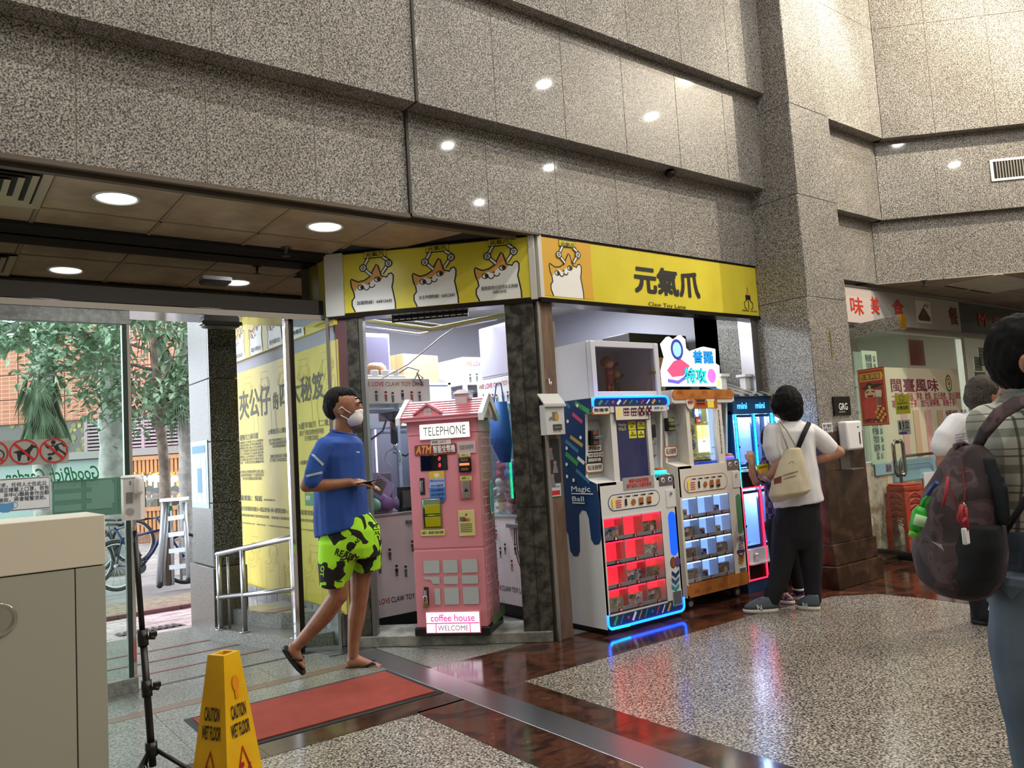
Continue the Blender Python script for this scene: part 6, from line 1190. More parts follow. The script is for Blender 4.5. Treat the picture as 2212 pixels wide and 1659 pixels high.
c1 = ramp(NEON, wv.outputs['Fac'], [(.58, '0d0f0d'), (.60, 'a4e620')], 'CONSTANT'); c2 = ramp(NEON, nA.outputs['Color'], [(.46, '0d0f0d'), (.48, 'a4e620')], 'CONSTANT'); L_.new(mixc(NEON, c1, c2, ramp(NEON, noi(NEON, v, 5, 1), [(.48, '000000'), (.5, 'ffffff')], 'CONSTANT')), b_.inputs['Base Color'])
b = B(); b.loft([A.row(688, 1118, 799, 1108, .175), A.row(688, 1150, 820, 1140, .19), A.row(690, 1185, 824, 1175, .195), A.row(692, 1205, 822, 1200, .18)])
b.loft([A.row(690, 1170, 785, 1170, .11, -.085), A.row(689, 1215, 768, 1215, .115, -.095), A.row(691, 1264, 748, 1268, .105, -.10)]); b.loft([A.row(735, 1170, 822, 1165, .11, .085), A.row(752, 1205, 824, 1200, .115, .09), A.row(758, 1236, 822, 1230, .105, .09)])
sho = remesh(b, .0075, 3, 'shorts', NEON, p1, .007, 9, (1, 1, .4))
LIME = M('neon_letters', 'b4f02a', .8)
for s_, q, m_ in (('NEVER', ((739, 1258), (748, 1205), (726, 1256)), INK), ('READY', ((722, 1198), (772, 1216), (727, 1184)), INK), ('CROSS', ((808, 1180), (814, 1228), (820, 1178)), LIME), ('I’M', ((752, 1215), (772, 1204), (748, 1206)), INK), ('TO', ((691, 1245), (693, 1222), (699, 1246)), LIME), ('ALREADY', ((750, 1200), (786, 1158), (745, 1194)), INK), ('NEC', ((806, 1130), (810, 1168), (818, 1128)), LIME)): drape_txt(s_, q, sho, m_, p1, .03)
def flipflop(heel, toe, up, name):
    x = (toe-heel).normalized(); L = (toe-heel).length; y = up.cross(x).normalized(); z = x.cross(y); h0 = heel-g0
    pts = [(t, (.036+.012*sin(pi*t))*(1 if t < .9 else .8)) for t in [k/10 for k in range(11)]]
    out = [h0+x*L*t+y*w for t, w in pts]+[h0+x*(L+.012)]+[h0+x*L*t-y*w for t, w in pts[::-1]]+[h0-x*.012]
    b = B(); b.loft([[p for p in out], [p+z*.018 for p in out]], True, False, False); f = b.obj(name, RUB, p1)
    B().tube([h0+x*L*.38+y*.042+z*.02, h0+x*L*.62+y*.026+z*.055, h0+x*L*.80+z*.022, h0+x*L*.62-y*.026+z*.055, h0+x*L*.38-y*.042+z*.02], [.006, .009, .006, .009, .006], 8).obj('strap', M('flip_flop_strap', '16181f', .5), f)
flipflop(J(750, 1447, .09), J(838, 1450, .09), UP, 'flip_flop'); flipflop(J(612, 1402, -.10), J(653, 1455, -.10), (J(655, 1395)-J(632, 1430)).normalized()*-1 if False else (H_R*.8+UP*.6).normalized(), 'flip_flop')
ph = thing('mobile_phone', 'dark mobile phone held in the walking man’s hand', 'phone', J(797, 1041, -.15)); o_ = B().box(-.035, -.075, -.004, .035, .075, .004, .003).obj('phone_body', M('phone_dark', '1c1d22', .2), ph); B().box(-.032, -.070, .004, .032, .070, .0046).obj('screen', M('phone_screen', '2a3140', .05, 0, '8fa8d0', .4), ph)
ph.rotation_euler = (radians(8), radians(-6), radians(math.degrees(YAW)-90-80))

# ---- woman with the tote bag at the machines
g0 = flo(1700, 1318); A = Fig((g0-EYE).dot(fwd)); J = A.J
p2 = thing('person', 'person in white tee and black trousers with a cream tote bag playing the mini machine', 'person', g0)
b = B()
b.sph(J(1699, 872), .098, (1, 1, 1.1)); b.sph(J(1688, 882, .03), .07, (1, 1, 1.1)); b.sph(J(1683, 890, .06), .045); A.limb(b, [(1702, 895, 0, .058), (1706, 915, -.01, .062)])
b.tube([J(1678, 880, .06), J(1674, 888, .07)], .016, 8); b.sph(J(1686, 884, -.045), .026, (.5, .5, 1))
b.loft([A.row(1672, 918, 1750, 918, .08), A.row(1664, 935, 1758, 935, .11), A.row(1672, 990, 1758, 985, .12), A.row(1678, 1050, 1764, 1040, .12), A.row(1676, 1095, 1768, 1085, .13), A.row(1680, 1130, 1766, 1130, .12)])
A.limb(b, [(1668, 935, -.02, .056), (1672, 985, -.06, .046), (1684, 1000, -.08, .042)]); A.limb(b, [(1684, 1000, -.10, .042), (1670, 1022, -.10, .036), (1656, 1034, -.06, .028)]); hand(b, J(1656, 1034, -.06), J(1640, 1014, .0)-J(1656, 1034, -.06), UP*.4-H_R, .9, .5, 1)
A.limb(b, [(1752, 935, 0, .056), (1786, 960, .0, .046), (1813, 977, -.02, .040)]); A.limb(b, [(1813, 977, -.02, .040), (1786, 988, -.02, .036), (1764, 994, .02, .028)]); hand(b, J(1764, 994, .02), J(1746, 998, .10)-J(1764, 994, .02), UP, .9, .5, 1)
A.limb(b, [(1700, 1120, 0, .085), (1690, 1200, .0, .07), (1682, 1240, 0, .05), (1668, 1305, 0, .036)]); A.limb(b, [(1742, 1120, 0, .085), (1748, 1200, 0, .07), (1752, 1240, 0, .05), (1756, 1305, 0, .036)])
remesh(b, .0075, 3, 'body', SK2, p2)
b = B(); b.sph(J(1702, 871, -.02), .108, (1, 1, 1.1)); b.sph(J(1708, 886, -.03), .092, (1, 1, 1)); b.tube([J(1684, 858, -.02), J(1676, 880, -.05), J(1675, 894, -.03)], [.05, .04, .015], 10); b.sph(J(1700, 858), .09)
b.tube([J(1724, 880, -.02), J(1724, 898, -.02)], [.03, .012], 8); b.tube([J(1695, 892, -.08), J(1698, 903, -.07)], [.04, .02], 8)
remesh(b, .007, 1, 'hair', HAIRB, p2, .006, 45)
B().sph(J(1703, 848, -.055)-g0, .032, (1, 1, .55)).obj('thin_crown', skin('scalp', '7a6054', '8f7464'), p2)
WT = cloth('white_cotton', 'd6d5d8', 'e2e1e2')
b = B(); b.loft([A.row(1683, 908, 1727, 905, .07), A.row(1668, 918, 1748, 915, .10), A.row(1660, 932, 1758, 932, .135), A.row(1663, 985, 1760, 982, .15), A.row(1668, 1040, 1768, 1030, .155), A.row(1674, 1098, 1779, 1078, .165)])
A.limb(b, [(1668, 932, -.03, .064), (1668, 965, -.06, .068), (1674, 982, -.07, .066)]); A.limb(b, [(1750, 933, 0, .066), (1775, 951, 0, .066), (1793, 966, 0, .062)])
tw = remesh(b, .0085, 3, 't_shirt', WT, p2, .012, 7, (1, 1, .55))
BLK = cloth('black_cotton', '0c0d12', '15161c')
b = B(); b.loft([A.row(1676, 1080, 1770, 1075, .14), A.row(1676, 1120, 1769, 1110, .145), A.row(1680, 1160, 1767, 1160, .13), A.row(1690, 1185, 1760, 1185, .09)]); A.limb(b, [(1700, 1130, 0, .105), (1693, 1190, 0, .095), (1684, 1240, 0, .078), (1668, 1290, 0, .06), (1667, 1300, 0, .055)]); A.limb(b, [(1745, 1130, 0, .10), (1750, 1190, 0, .088), (1753, 1240, 0, .072), (1757, 1295, 0, .056)])
remesh(b, .0085, 3, 'trousers', BLK, p2, .006, 8, (1, 1, .5))
SHG = (M('shoe_grey', '4f565e', .7), M('sole_cream', 'c9c4b4', .6), M('lace_dark', '23262c', .7))
h1, t1_ = flo(1681, 1322), flo(1606, 1324); u1 = shoe(p2, h1, t1_, .105, .105, SHG); h2, t2_ = flo(1772, 1319), flo(1722, 1314); u2 = shoe(p2, h2, t2_, .105, .105, SHG)
drape_txt('N', ((1637, 1317), (1648, 1319), (1634, 1306)), u1, M('silver_print', 'c9ccd0', .4), p2, .04, 'shoe_logo'); drape_txt('N', ((1735, 1312), (1745, 1314), (1733, 1301)), u2, M('silver_print'), p2, .04, 'shoe_logo')
for q in ((1671, 1296), (1758, 1294)): b = B(); b.cyl(J(q[0], q[1]+8)-g0, J(*q)-g0, .043, .045, 14); b.obj('sock', WT, p2)
B().cyl(J(1655, 1036, -.06)-g0, J(1660, 1031, -.065)-g0, .034, n=14).obj('wristwatch', STEEL, p2)
gl_ = B().tube([J(1676, 878, -.02)-g0, J(1685, 878, -.06)-g0, J(1692, 876, -.08)-g0], .003, 6).obj('spectacles', DSTEEL, p2)
tg = thing('tote_bag', 'cream cloth tote bag hanging from the shoulder of the person in black trousers', 'bag', J(1707, 1086, -.2)); g1_ = tg.location.copy()
b = B(); b.loft([A.row(1698, 968, 1728, 968, .03, -.20), A.row(1684, 1000, 1736, 995, .05, -.21), A.row(1668, 1040, 1748, 1035, .08, -.21), A.row(1660, 1072, 1754, 1058, .09, -.21), A.row(1668, 1086, 1740, 1070, .05, -.21)])
CRC = cloth('cream_canvas', 'b9ad90', 'c9bea4'); bag_ = remesh(b, .008, 3, 'bag_body', CRC, tg, .008, 9)
B().tube([J(1702, 970, -.21)-g1_, J(1690, 935, -.20)-g1_, J(1682, 912, -.10)-g1_], [.012, .014, .014], 8, flat=.4).tube([J(1722, 970, -.21)-g1_, J(1700, 930, -.19)-g1_, J(1685, 911, -.10)-g1_], [.012, .014, .014], 8, flat=.4).obj('strap', CRC, tg)
drape_poly(((1671, 1034), (1688, 1028), (1688, 1042), (1672, 1046)), bag_, M('bag_red_print', '6d2a22', .7), tg, 'red_photo_print', 3)
for q in (((1690, 1030), (1724, 1020), (1690, 1026)), ((1692, 1037), (1720, 1029), (1692, 1033.5))): drape_txt('社區學院圖書館紀念', q, bag_, M('bag_ink', '3a3a3a', .7), tg, .01)
drape_txt('⌒', ((1704, 1002), (1716, 1000), (1704, 997)), bag_, M('bag_rainbow', '6f9a7a', .7), tg, .01, 'rainbow_print')
cb_ = B().tube([J(1722, 972, -.165)-g0, J(1735, 940, -.16)-g0, J(1747, 915, -.11)-g0], [.024, .026, .024], 8, flat=.7).obj('black_shoulder_strap', BLK, p2)
yb = thing('paper_tray', 'yellow folded paper tray in the hand of the person with the tote bag', 'tray', J(1645, 1014, -.02)); g1_ = yb.location.copy()
b = B(); q = [(1631, 1005), (1660, 1001), (1659, 1022), (1642, 1024)]
b.loft([[J(x, y, -.04)-g1_ for x, y in q], [J(x, y, .05)-g1_ for x, y in ((1634, 1008), (1658, 1004), (1656, 1019), (1644, 1021))]], True, False, False); b.obj('tray_shell', M('paper_yellow', 'd8c21a', .6), yb); B().tube([J(1640, 1010, -.045)-g1_, J(1657, 1006, -.045)-g1_], .004).obj('printed_line', M('ink_olive', '6d6310', .6), yb)

# ---- child in front of the mini machine, mostly hidden
g0 = flo(1700, 1302); A = Fig((g0-EYE).dot(fwd)+.02); J = A.J
p3 = thing('person', 'child in purple checked top reaching to the mini machine, half hidden', 'person', g0)
b = B(); b.sph(J(1668, 948, .1), .092, (1, 1, 1.1)); b.sph(J(1662, 956, .14), .065); A.limb(b, [(1672, 968, .1, .045), (1674, 985, .1, .05)]); b.tube([J(1658, 950, .19), J(1656, 957, .2)], .012)
b.loft([A.row(1660, 985, 1700, 985, .10, .1), A.row(1655, 1010, 1705, 1010, .12, .1), A.row(1660, 1080, 1705, 1080, .11, .08), A.row(1660, 1130, 1706, 1130, .11, .05)])
A.limb(b, [(1660, 1000, .05, .042), (1646, 1036, .05, .038), (1634, 1040, .06, .037), (1626, 1024, .08, .033), (1624, 1000, .1, .025)]); hand(b, J(1624, 1000, .1), J(1622, 980, .13)-J(1624, 1000, .1), H_F*-1, .8, .6, 1)
A.limb(b, [(1700, 1000, .1, .042), (1690, 1040, .2, .036), (1676, 1030, .3, .03)]); hand(b, J(1676, 1030, .3), H_F-H_R*.3, UP, .8, .5, 1)
A.limb(b, [(1675, 1130, .04, .07), (1680, 1210, .02, .055), (1690, 1285, .0, .034)]); A.limb(b, [(1700, 1130, .04, .07), (1712, 1210, .06, .055), (1724, 1275, .06, .034)]); remesh(b, .008, 3, 'body', SK2, p3)
b = B(); b.sph(J(1671, 946, .09), .102, (1, 1, 1.08)); b.sph(J(1674, 960, .07), .09); remesh(b, .008, 1, 'hair', HAIRB, p3, .005, 45)
PUR = M('purple_check_cloth', '3a2a5a', .8); N_, L_, b_ = nodes(PUR); ck = N_.new('ShaderNodeTexChecker'); ck.inputs['Scale'].default_value = 22; L_.new(coords(PUR), ck.inputs[0]); ck.inputs[1].default_value = lin('2a2048'); ck.inputs[2].default_value = lin('7a5a86'); L_.new(ck.outputs[0], b_.inputs['Base Color'])
b = B(); b.loft([A.row(1660, 978, 1700, 978, .09, .1), A.row(1650, 995, 1706, 990, .13, .1), A.row(1653, 1060, 1708, 1060, .13, .08), A.row(1656, 1130, 1710, 1130, .13, .06)]); A.limb(b, [(1660, 998, .05, .055), (1650, 1022, .05, .052), (1646, 1032, .05, .05)]); remesh(b, .009, 3, 'checked_top', PUR, p3, .006, 9)
b = B(); b.loft([A.row(1658, 1110, 1708, 1110, .125, .05), A.row(1658, 1140, 1709, 1140, .12, .05)]); A.limb(b, [(1675, 1135, .04, .08), (1682, 1210, .02, .065), (1690, 1272, .0, .046)]); A.limb(b, [(1700, 1135, .04, .08), (1714, 1210, .06, .065), (1724, 1264, .06, .046)]); remesh(b, .009, 3, 'trousers', BLK, p3, .005, 9)
COLS = (M('shoe_patchwork', 'b5a03a', .7), M('sole_white', 'd8d4cc', .6), M('lace_purple', '4a2f7a', .7)); m = COLS[0]; N_, L_, b_ = nodes(m); L_.new(ramp(m, noi(m, coords(m), 22, 1), [(.42, '5a2a7a'), (.5, 'c9b03a'), (.56, 'b84a5a'), (.62, '3a5a9a')], 'CONSTANT'), b_.inputs['Base Color'])
shoe(p3, flo(1680, 1301), flo(1716, 1306), .09, .085, COLS); shoe(p3, flo(1738, 1294), flo(1709, 1296), .09, .085, COLS)
for x, y, w in ((1690, 1282, 0), (1724, 1273, .06)): B().cyl(J(x, y-12, w)-g0, J(x, y+8, w)-g0, .042, .04, 14).obj('sock', M('striped_sock', '2c2c4a', .8), p3); B().cyl(J(x, y-3, w)-g0, J(x, y+1, w)-g0, .044, .0435, 14).obj('sock_band', WINK, p3)

# ---- older man in the white tee
g0 = flo(2138, 1350); A = Fig((g0-EYE).dot(fwd)); J = A.J
p4 = thing('person', 'grey haired man in white tee walking beyond the man with the backpack', 'person', g0)
b = B(); b.sph(J(2128, 848), .094, (1, 1, 1.08)); b.sph(J(2140, 858, .02), .08, (1, 1, 1.1)); b.sph(J(2152, 866, .04), .05); b.sph(J(2154, 850, -.06), .026, (.5, .5, 1.1)); A.limb(b, [(2130, 878, 0, .06), (2128, 900, 0, .065)])
b.loft([A.row(2075, 896, 2165, 896, .10), A.row(2062, 915, 2176, 915, .12), A.row(2060, 980, 2172, 980, .12), A.row(2062, 1060, 2168, 1060, .12), A.row(2064, 1120, 2168, 1120, .12)])
A.limb(b, [(2068, 915, -.03, .055), (2040, 968, -.05, .046), (2036, 1000, -.06, .042), (2046, 1060, -.06, .03)]); hand(b, J(2046, 1060, -.06), UP*-1+H_R*.3, H_R, .95, .5, 1); A.limb(b, [(2170, 915, 0, .055), (2185, 990, 0, .045), (2185, 1060, 0, .03)]); hand(b, J(2185, 1060, 0), UP*-1, H_R*-1, .95, .5, 1)
A.limb(b, [(2095, 1120, 0, .085), (2110, 1230, .03, .06), (2122, 1330, .05, .04)]); A.limb(b, [(2145, 1120, 0, .085), (2150, 1230, 0, .06), (2140, 1330, -.0, .04)]); remesh(b, .0085, 3, 'body', SK2, p4)
b = B(); b.sph(J(2122, 843), .101, (1, 1, .98)); b.sph(J(2114, 858, -.01), .088, (1, 1, 1)); b.sph(J(2134, 834), .08, (1.05, 1, .8)); b.tube([J(2112, 868, -.03), J(2118, 884, -.02)], [.055, .045]); remesh(b, .007, 1, 'hair', HAIRG, p4, .005, 50)
b = B(); b.loft([A.row(2104, 884, 2158, 884, .075), A.row(2078, 895, 2168, 893, .11), A.row(2058, 915, 2180, 912, .14), A.row(2054, 985, 2178, 985, .15), A.row(2056, 1060, 2176, 1060, .15), A.row(2056, 1100, 2176, 1100, .155)]); A.limb(b, [(2070, 915, -.03, .072), (2044, 945, -.05, .070), (2035, 966, -.05, .068)]); A.limb(b, [(2168, 915, 0, .068), (2184, 960, 0, .066)])
t4 = remesh(b, .0085, 3, 't_shirt', WT, p4, .008, 7, (1, 1, .55))
for k in range(3): drape_txt('welcome to the weekend club', ((2062+k, 941+6*k), (2102, 935+6*k), (2062+k, 938+6*k)), t4, M('blue_back_print', '3f6fb0', .7), p4, .01)
b = B(); b.loft([A.row(2060, 1085, 2172, 1085, .135), A.row(2060, 1130, 2172, 1130, .14)]); A.limb(b, [(2092, 1130, 0, .10), (2108, 1230, .03, .08), (2122, 1325, .05, .062)]); A.limb(b, [(2142, 1130, 0, .10), (2148, 1230, 0, .08), (2136, 1325, 0, .062)]); tr4 = remesh(b, .0085, 3, 'trousers', BLK, p4, .006, 8)
for k in range(2): drape_poly(((2134+6*k, 1318), (2137+6*k, 1318), (2144+6*k, 1285), (2141+6*k, 1285)), tr4, WINK, p4, 'white_stripe', 3)
BKS = (M('shoe_black', '17171a', .6), M('sole_black', '0e0e10', .6), M('lace_black', '222226', .7)); shoe(p4, flo(2098, 1346), flo(2160, 1352), .105, .10, BKS); shoe(p4, flo(2122, 1325), flo(2175, 1332), .105, .10, BKS)

# ---- man in the checked shirt with the backpack, close to the camera
A = Fig(2.35); J = A.J; g0 = J(2235, 1500); g0.z = 0
p5 = thing('person', 'dark haired man in checked shirt and jeans wearing a maroon backpack', 'person', g0)
b = B(); b.sph(J(2218, 765), .098, (1, 1, 1.12)); b.sph(J(2238, 780, .03), .082, (1, 1, 1.15)); b.sph(J(2255, 800, .05), .055); b.sph(J(2212, 786, -.09), .028, (.5, .5, 1.1)); A.limb(b, [(2222, 815, 0, .062), (2222, 860, 0, .07)])
b.loft([A.row(2160, 872, 2295, 872, .10), A.row(2130, 905, 2322, 905, .12), A.row(2128, 1000, 2318, 1000, .125), A.row(2155, 1100, 2312, 1100, .11), A.row(2170, 1180, 2305, 1180, .08)])
A.limb(b, [(2310, 915, 0, .058), (2335, 1030, .0, .048), (2345, 1110, .05, .042)]); A.limb(b, [(2345, 1110, .05, .042), (2330, 1050, .18, .034), (2320, 1010, .22, .028)]); hand(b, J(2320, 1010, .22), UP+H_F*.3, H_R*-1, .95, .5, 1)
A.limb(b, [(2140, 920, .05, .055), (2150, 1030, .16, .046), (2170, 1110, .2, .04), (2200, 1180, .26, .03)]); hand(b, J(2200, 1180, .26), UP*-1+H_F*.2, H_R*-1, .95, .5, 1)
def low(px, z, o=0): q = J(px, 1300, o); q = Vector((q.x, q.y, z)); return q
for xx, o in ((2218, -.015), (2275, .06)):
    P_ = [J(xx, 1200, o), low(xx-2, .62, o), low(xx+2, .46, o), low(xx+8, .30, o), low(xx+12, .09, o)]; R_ = [.04, .05, .05, .05, .038]; b.tube(P_, R_, 12)
    for p, r in zip(P_, R_): b.sph(p, r)
remesh(b, .0085, 3, 'body', SK2, p5)
b = B(); b.sph(J(2212, 752), .106, (1, 1, 1.0)); b.sph(J(2204, 778, -.01), .092, (1, 1, 1.05)); b.sph(J(2228, 735), .088, (1.1, 1, .75)); b.tube([J(2200, 800, -.01), J(2206, 815)], [.06, .05]); remesh(b, .0075, 1, 'hair', HAIRB, p5, .006, 50)
PLD = M('checked_shirt_cloth', 'b9b6a4', .85); N_, L_, b_ = nodes(PLD); v = coords(PLD); sx = N_.new('ShaderNodeSeparateXYZ'); L_.new(v, sx.inputs[0])
def band(sock, per, lo, hi, shift=0):
    a = N_.new('ShaderNodeMath'); a.operation = 'ADD'; a.inputs[1].default_value = 10+shift; L_.new(sock, a.inputs[0]); c = N_.new('ShaderNodeMath'); c.operation = 'MODULO'; c.inputs[1].default_value = per; L_.new(a.outputs[0], c.inputs[0])
    e = N_.new('ShaderNodeMath'); e.operation = 'COMPARE'; e.inputs[1].default_value = (lo+hi)/2*per; e.inputs[2].default_value = (hi-lo)/2*per; L_.new(c.outputs[0], e.inputs[0]); return e.outputs[0]
dt = N_.new('ShaderNodeVectorMath'); dt.operation = 'DOT_PRODUCT'; dt.inputs[1].default_value = H_R; L_.new(v, dt.inputs[0]); hx = dt.outputs['Value']
c = 'd6d4c6'
for sock, per, lo, hi, col, f in ((sx.outputs[2], .105, .1, .34, '77776a', .7), (sx.outputs[2], .105, .55, .60, '4a4c48', .8), (sx.outputs[2], .105, .75, .79, '4a4c48', .7), (hx, .105, .1, .34, '77776a', .6), (hx, .105, .55, .60, '4a4c48', .8), (hx, .105, .75, .79, '4a4c48', .7)):
    ml = N_.new('ShaderNodeMath'); ml.operation = 'MULTIPLY'; ml.inputs[1].default_value = f; L_.new(band(sock, per, lo, hi), ml.inputs[0]); c = mixc(PLD, c, col, ml.outputs[0])
L_.new(c, b_.inputs['Base Color'])
b = B(); b.loft([A.row(2186, 838, 2262, 838, .085), A.row(2158, 868, 2298, 866, .12), A.row(2126, 905, 2328, 903, .15), A.row(2116, 960, 2330, 960, .155), A.row(2124, 1040, 2326, 1040, .155), A.row(2146, 1110, 2324, 1110, .155), A.row(2152, 1165, 2326, 1165, .16)]); A.limb(b, [(2312, 915, 0, .072), (2332, 990, 0, .07), (2338, 1040, .02, .066)]); A.limb(b, [(2142, 918, .05, .070), (2148, 985, .12, .068)]); remesh(b, .0085, 3, 'checked_shirt', PLD, p5, .007, 7, (1, 1, .5))
B().loft([[q-g0 for q in A.row(2182, 826, 2262, 822, .075)], [q-g0 for q in A.row(2172, 850, 2275, 848, .095)]]).obj('collar', cloth('grey_collar', '7f8484', '939896'), p5)
JEAN = cloth('faded_denim', '3c4a5c', '6d7b8a'); b = B(); b.loft([A.row(2150, 1140, 2320, 1140, .15), A.row(2144, 1180, 2325, 1180, .155), A.row(2142, 1260, 2328, 1260, .155), A.row(2150, 1310, 2330, 1310, .14)])
for xx, o in ((2206, -.06), (2280, .06)): P_ = [J(xx, 1240, o), low(xx, .62, o), low(xx+3, .46, o), low(xx+10, .30, o), low(xx+14, .06, o)]; b.tube(P_, [.09, .094, .084, .076, .066], 14)
jn = remesh(b, .009, 3, 'jeans', JEAN, p5, .008, 8, (1, 1, .6))
drape_poly(((2156, 1196), (2210, 1190), (2212, 1270), (2185, 1296), (2158, 1262)), jn, cloth('denim_pocket', '4a586a', '75838f'), p5, 'back_pocket', 4)
for xx, o in ((2225, -.06), (2297, .06)): f_ = low(xx, 0, o); shoe(p5, f_-H_R*.09-H_F*.06, f_+H_R*.14+H_F*.1, .11, .10, BKS)
bp = thing('backpack', 'maroon and black patterned backpack worn by the man in the checked shirt', 'backpack', J(2075, 1292, -.05)); q0 = bp.location.copy()
MAR = M('maroon_camouflage', '4a2c30', .8); N_, L_, b_ = nodes(MAR); L_.new(ramp(MAR, noi(MAR, coords(MAR), 11, 2, .5, .6), [(.40, '33272a'), (.47, '4c3a3d'), (.55, '5c484b'), (.62, '3f3033')], 'CONSTANT'), b_.inputs['Base Color']); bump(MAR, noi(MAR, coords(MAR), 400, 2), .2, .001)
b = B(); b.loft([A.row(2066, 968, 2110, 962, .05, -.08), A.row(2054, 1000, 2132, 985, .085, -.08), A.row(2034, 1036, 2138, 1015, .105, -.08), A.row(2010, 1066, 2142, 1045, .125, -.08), A.row(1994, 1130, 2148, 1115, .14, -.08), A.row(1986, 1200, 2155, 1190, .145, -.08), A.row(1996, 1255, 2152, 1240, .13, -.08), A.row(2026, 1285, 2130, 1275, .09, -.08), A.row(2055, 1292, 2100, 1290, .05, -.08)]); bk = remesh(b, .008, 4, 'pack_body', MAR, bp, .008, 6)
b = B(); b.loft([A.row(2060, 1132, 2146, 1128, .10, -.155), A.row(2050, 1180, 2152, 1175, .105, -.16), A.row(2046, 1250, 2150, 1235, .095, -.15), A.row(2040, 1286, 2130, 1276, .07, -.11)]); remesh(b, .008, 3, 'black_pocket', BLK, bp, .005, 7)
b = B(); b.loft([A.row(2112, 990, 2124, 985, .07, -.14), A.row(2120, 1060, 2140, 1050, .10, -.16), A.row(2126, 1132, 2146, 1128, .10, -.16)]); remesh(b, .008, 3, 'black_side_panel', BLK, bp, .003, 7)
B().tube([J(2066, 975, -.08)-q0, J(2064, 962, -.08)-q0, J(2078, 956, -.08)-q0, J(2100, 968, -.08)-q0, J(2104, 990, -.08)-q0], .012, 8, flat=.6).obj('grab_handle', MAR, bp)
B().tube([J(2100, 985, -.06)-q0, J(2125, 935, -.12)-q0, J(2160, 893, -.15)-q0, J(2205, 866, -.14)-q0, J(2240, 862, -.05)-q0, J(2262, 880, .08)-q0], [.02, .024, .026, .026, .026, .024], 10, flat=.4).obj('shoulder_strap', MAR, bp)
B().tube([J(2140, 1180, -.08)-q0, J(2170, 1150, -.14)-q0, J(2215, 1080, -.18)-q0, J(2270, 1000, -.17)-q0], .018, 8, flat=.35).obj('lower_strap', BLK, bp)
for pts, m_ in ((((2040, 1030), (2050, 1060), (2062, 1095), (2066, 1130)), M('zip_red', '6a1a1e', .6)), (((2076, 1005), (2082, 1060), (2078, 1120)), M('zip_red'))):
    for k in range(len(pts)-1): drape_poly((pts[k], (pts[k][0]+5, pts[k][1]-1), (pts[k+1][0]+5, pts[k+1][1]-1), pts[k+1]), bk, m_, bp, 'zip', 2)
REDC = M('zip_pull_red', 'a01c24', .6)
B().tube([J(2047, 1030, -.26)-q0, J(2043, 1070, -.27)-q0, J(2036, 1095, -.27)-q0], .004, 6).obj('red_cord', REDC, bp); B().tube([J(2078, 1090, -.285)-q0, J(2072, 1120, -.29)-q0, J(2078, 1132, -.29)-q0, J(2086, 1118, -.29)-q0], .0055, 6).tube([J(2084, 1095, -.285)-q0, J(2088, 1145, -.29)-q0], .006, 6).obj('red_zip_pull', REDC, bp)
B().box(-.012, -.006, -.022, .012, .006, .022, .004).obj('white_tag', WHITE, bp).location = J(2086, 1158, -.29)-q0; B().tube([J(2076, 1088, -.28)-q0, J(2084, 1092, -.28)-q0], .008).obj('zip_slider', CHROME, bp)
drape_poly(((2010, 1168), (2042, 1180), (2034, 1176), (2040, 1190)), bk, M('pale_motif', 'a08f8c', .7), bp, 'pale_motif', 2)
gb_ = thing('hand_gel_bottle', 'small green gel bottle clipped to the maroon backpack', 'bottle', J(1980, 1150, -.12)); q0 = gb_.location.copy()
GG = M('bright_green', '2bb02f', .4); p_, r_ = J(1974, 1152, -.12)-q0, J(1990, 1095, -.12)-q0; B().tube([p_+(r_-p_)*t for t in (0, .12, .16, .8, 1)], [.010, .010, .017, .019, .011], 14).obj('bottle_body', GG, gb_); B().cyl(p_-(r_-p_)*.12, p_+(r_-p_)*.08, .013, n=12).obj('cap', M('lime_cap', '6ad02a', .4), gb_)
B().tube([r_, J(1996, 1078, -.12)-q0, J(2006, 1070, -.12)-q0, J(2004, 1086, -.12)-q0, J(1994, 1094, -.12)-q0], .0045, 8).obj('loop', GG, gb_); B().tube([J(2004, 1070, -.12)-q0, J(2012, 1055, -.12)-q0, J(2024, 1042, -.14)-q0], .006, 6).obj('clip', M('clip_blue', '27408a', .4), gb_); b = B(); w = (p_+r_)/2; B().tube([w-(r_-p_)*.2-H_F*.012, w+(r_-p_)*.2-H_F*.012], .016, 10).obj('label', M('label_pale_green', 'b8e0b0', .5), gb_)
# ================================================================ the street outside
PAVE = M('pinkish_paving', 'a98f90', .75); N_, L_, b_ = nodes(PAVE); L_.new(ramp(PAVE, noi(PAVE, coords(PAVE), 5, 5), [(.3, '8f7878'), (.7, 'bda6a6')]), b_.inputs['Base Color'])
gz = lambda y: -.002 if y < 6.9 else max(-.9, -.002-(y-6.9)*.092) if y < 10.8 else max(-.95, -.361-(y-10.8)*.036)
def quad(b, x0, y0, x1, y1, dz=0): b.bm.faces.new([b.bm.verts.new((x, y, gz(y)+dz)) for x, y in ((x0, y0), (x1, y0), (x1, y1), (x0, y1))]); return b
gd = B(); ys = [6.9, 8, 9, 9.15, 10.8, 12, 14, 18, 24, 32, 44]
for a, c in zip(ys, ys[1:]): quad(gd, -25, a, 40, c, -.012)
road = struct('ground_street', gd, dirty('street_grey', '6d6664', '8b8380', .8, 1.5))
k = 0
for j in range(13):
    for i in range(34):
        y0 = 6.95+.17*j; x0 = -1.2+.17*i*1.0+(.085 if j % 2 else 0)
        if x0 > 3.9: continue
        b = B(); t_ = random.uniform(0, .003); q = [(x0+.003, y0+.003), (x0+.167, y0+.003), (x0+.167, y0+.167), (x0+.003, y0+.167)]
        b.loft([[(x, y, gz(y)-.02) for x, y in q], [(x, y, gz(y)+t_) for x, y in q]], True, False, False); b.obj('paving_brick', PAVE, road)
CURB = M('red_curb_stone', '7d5652', .7)
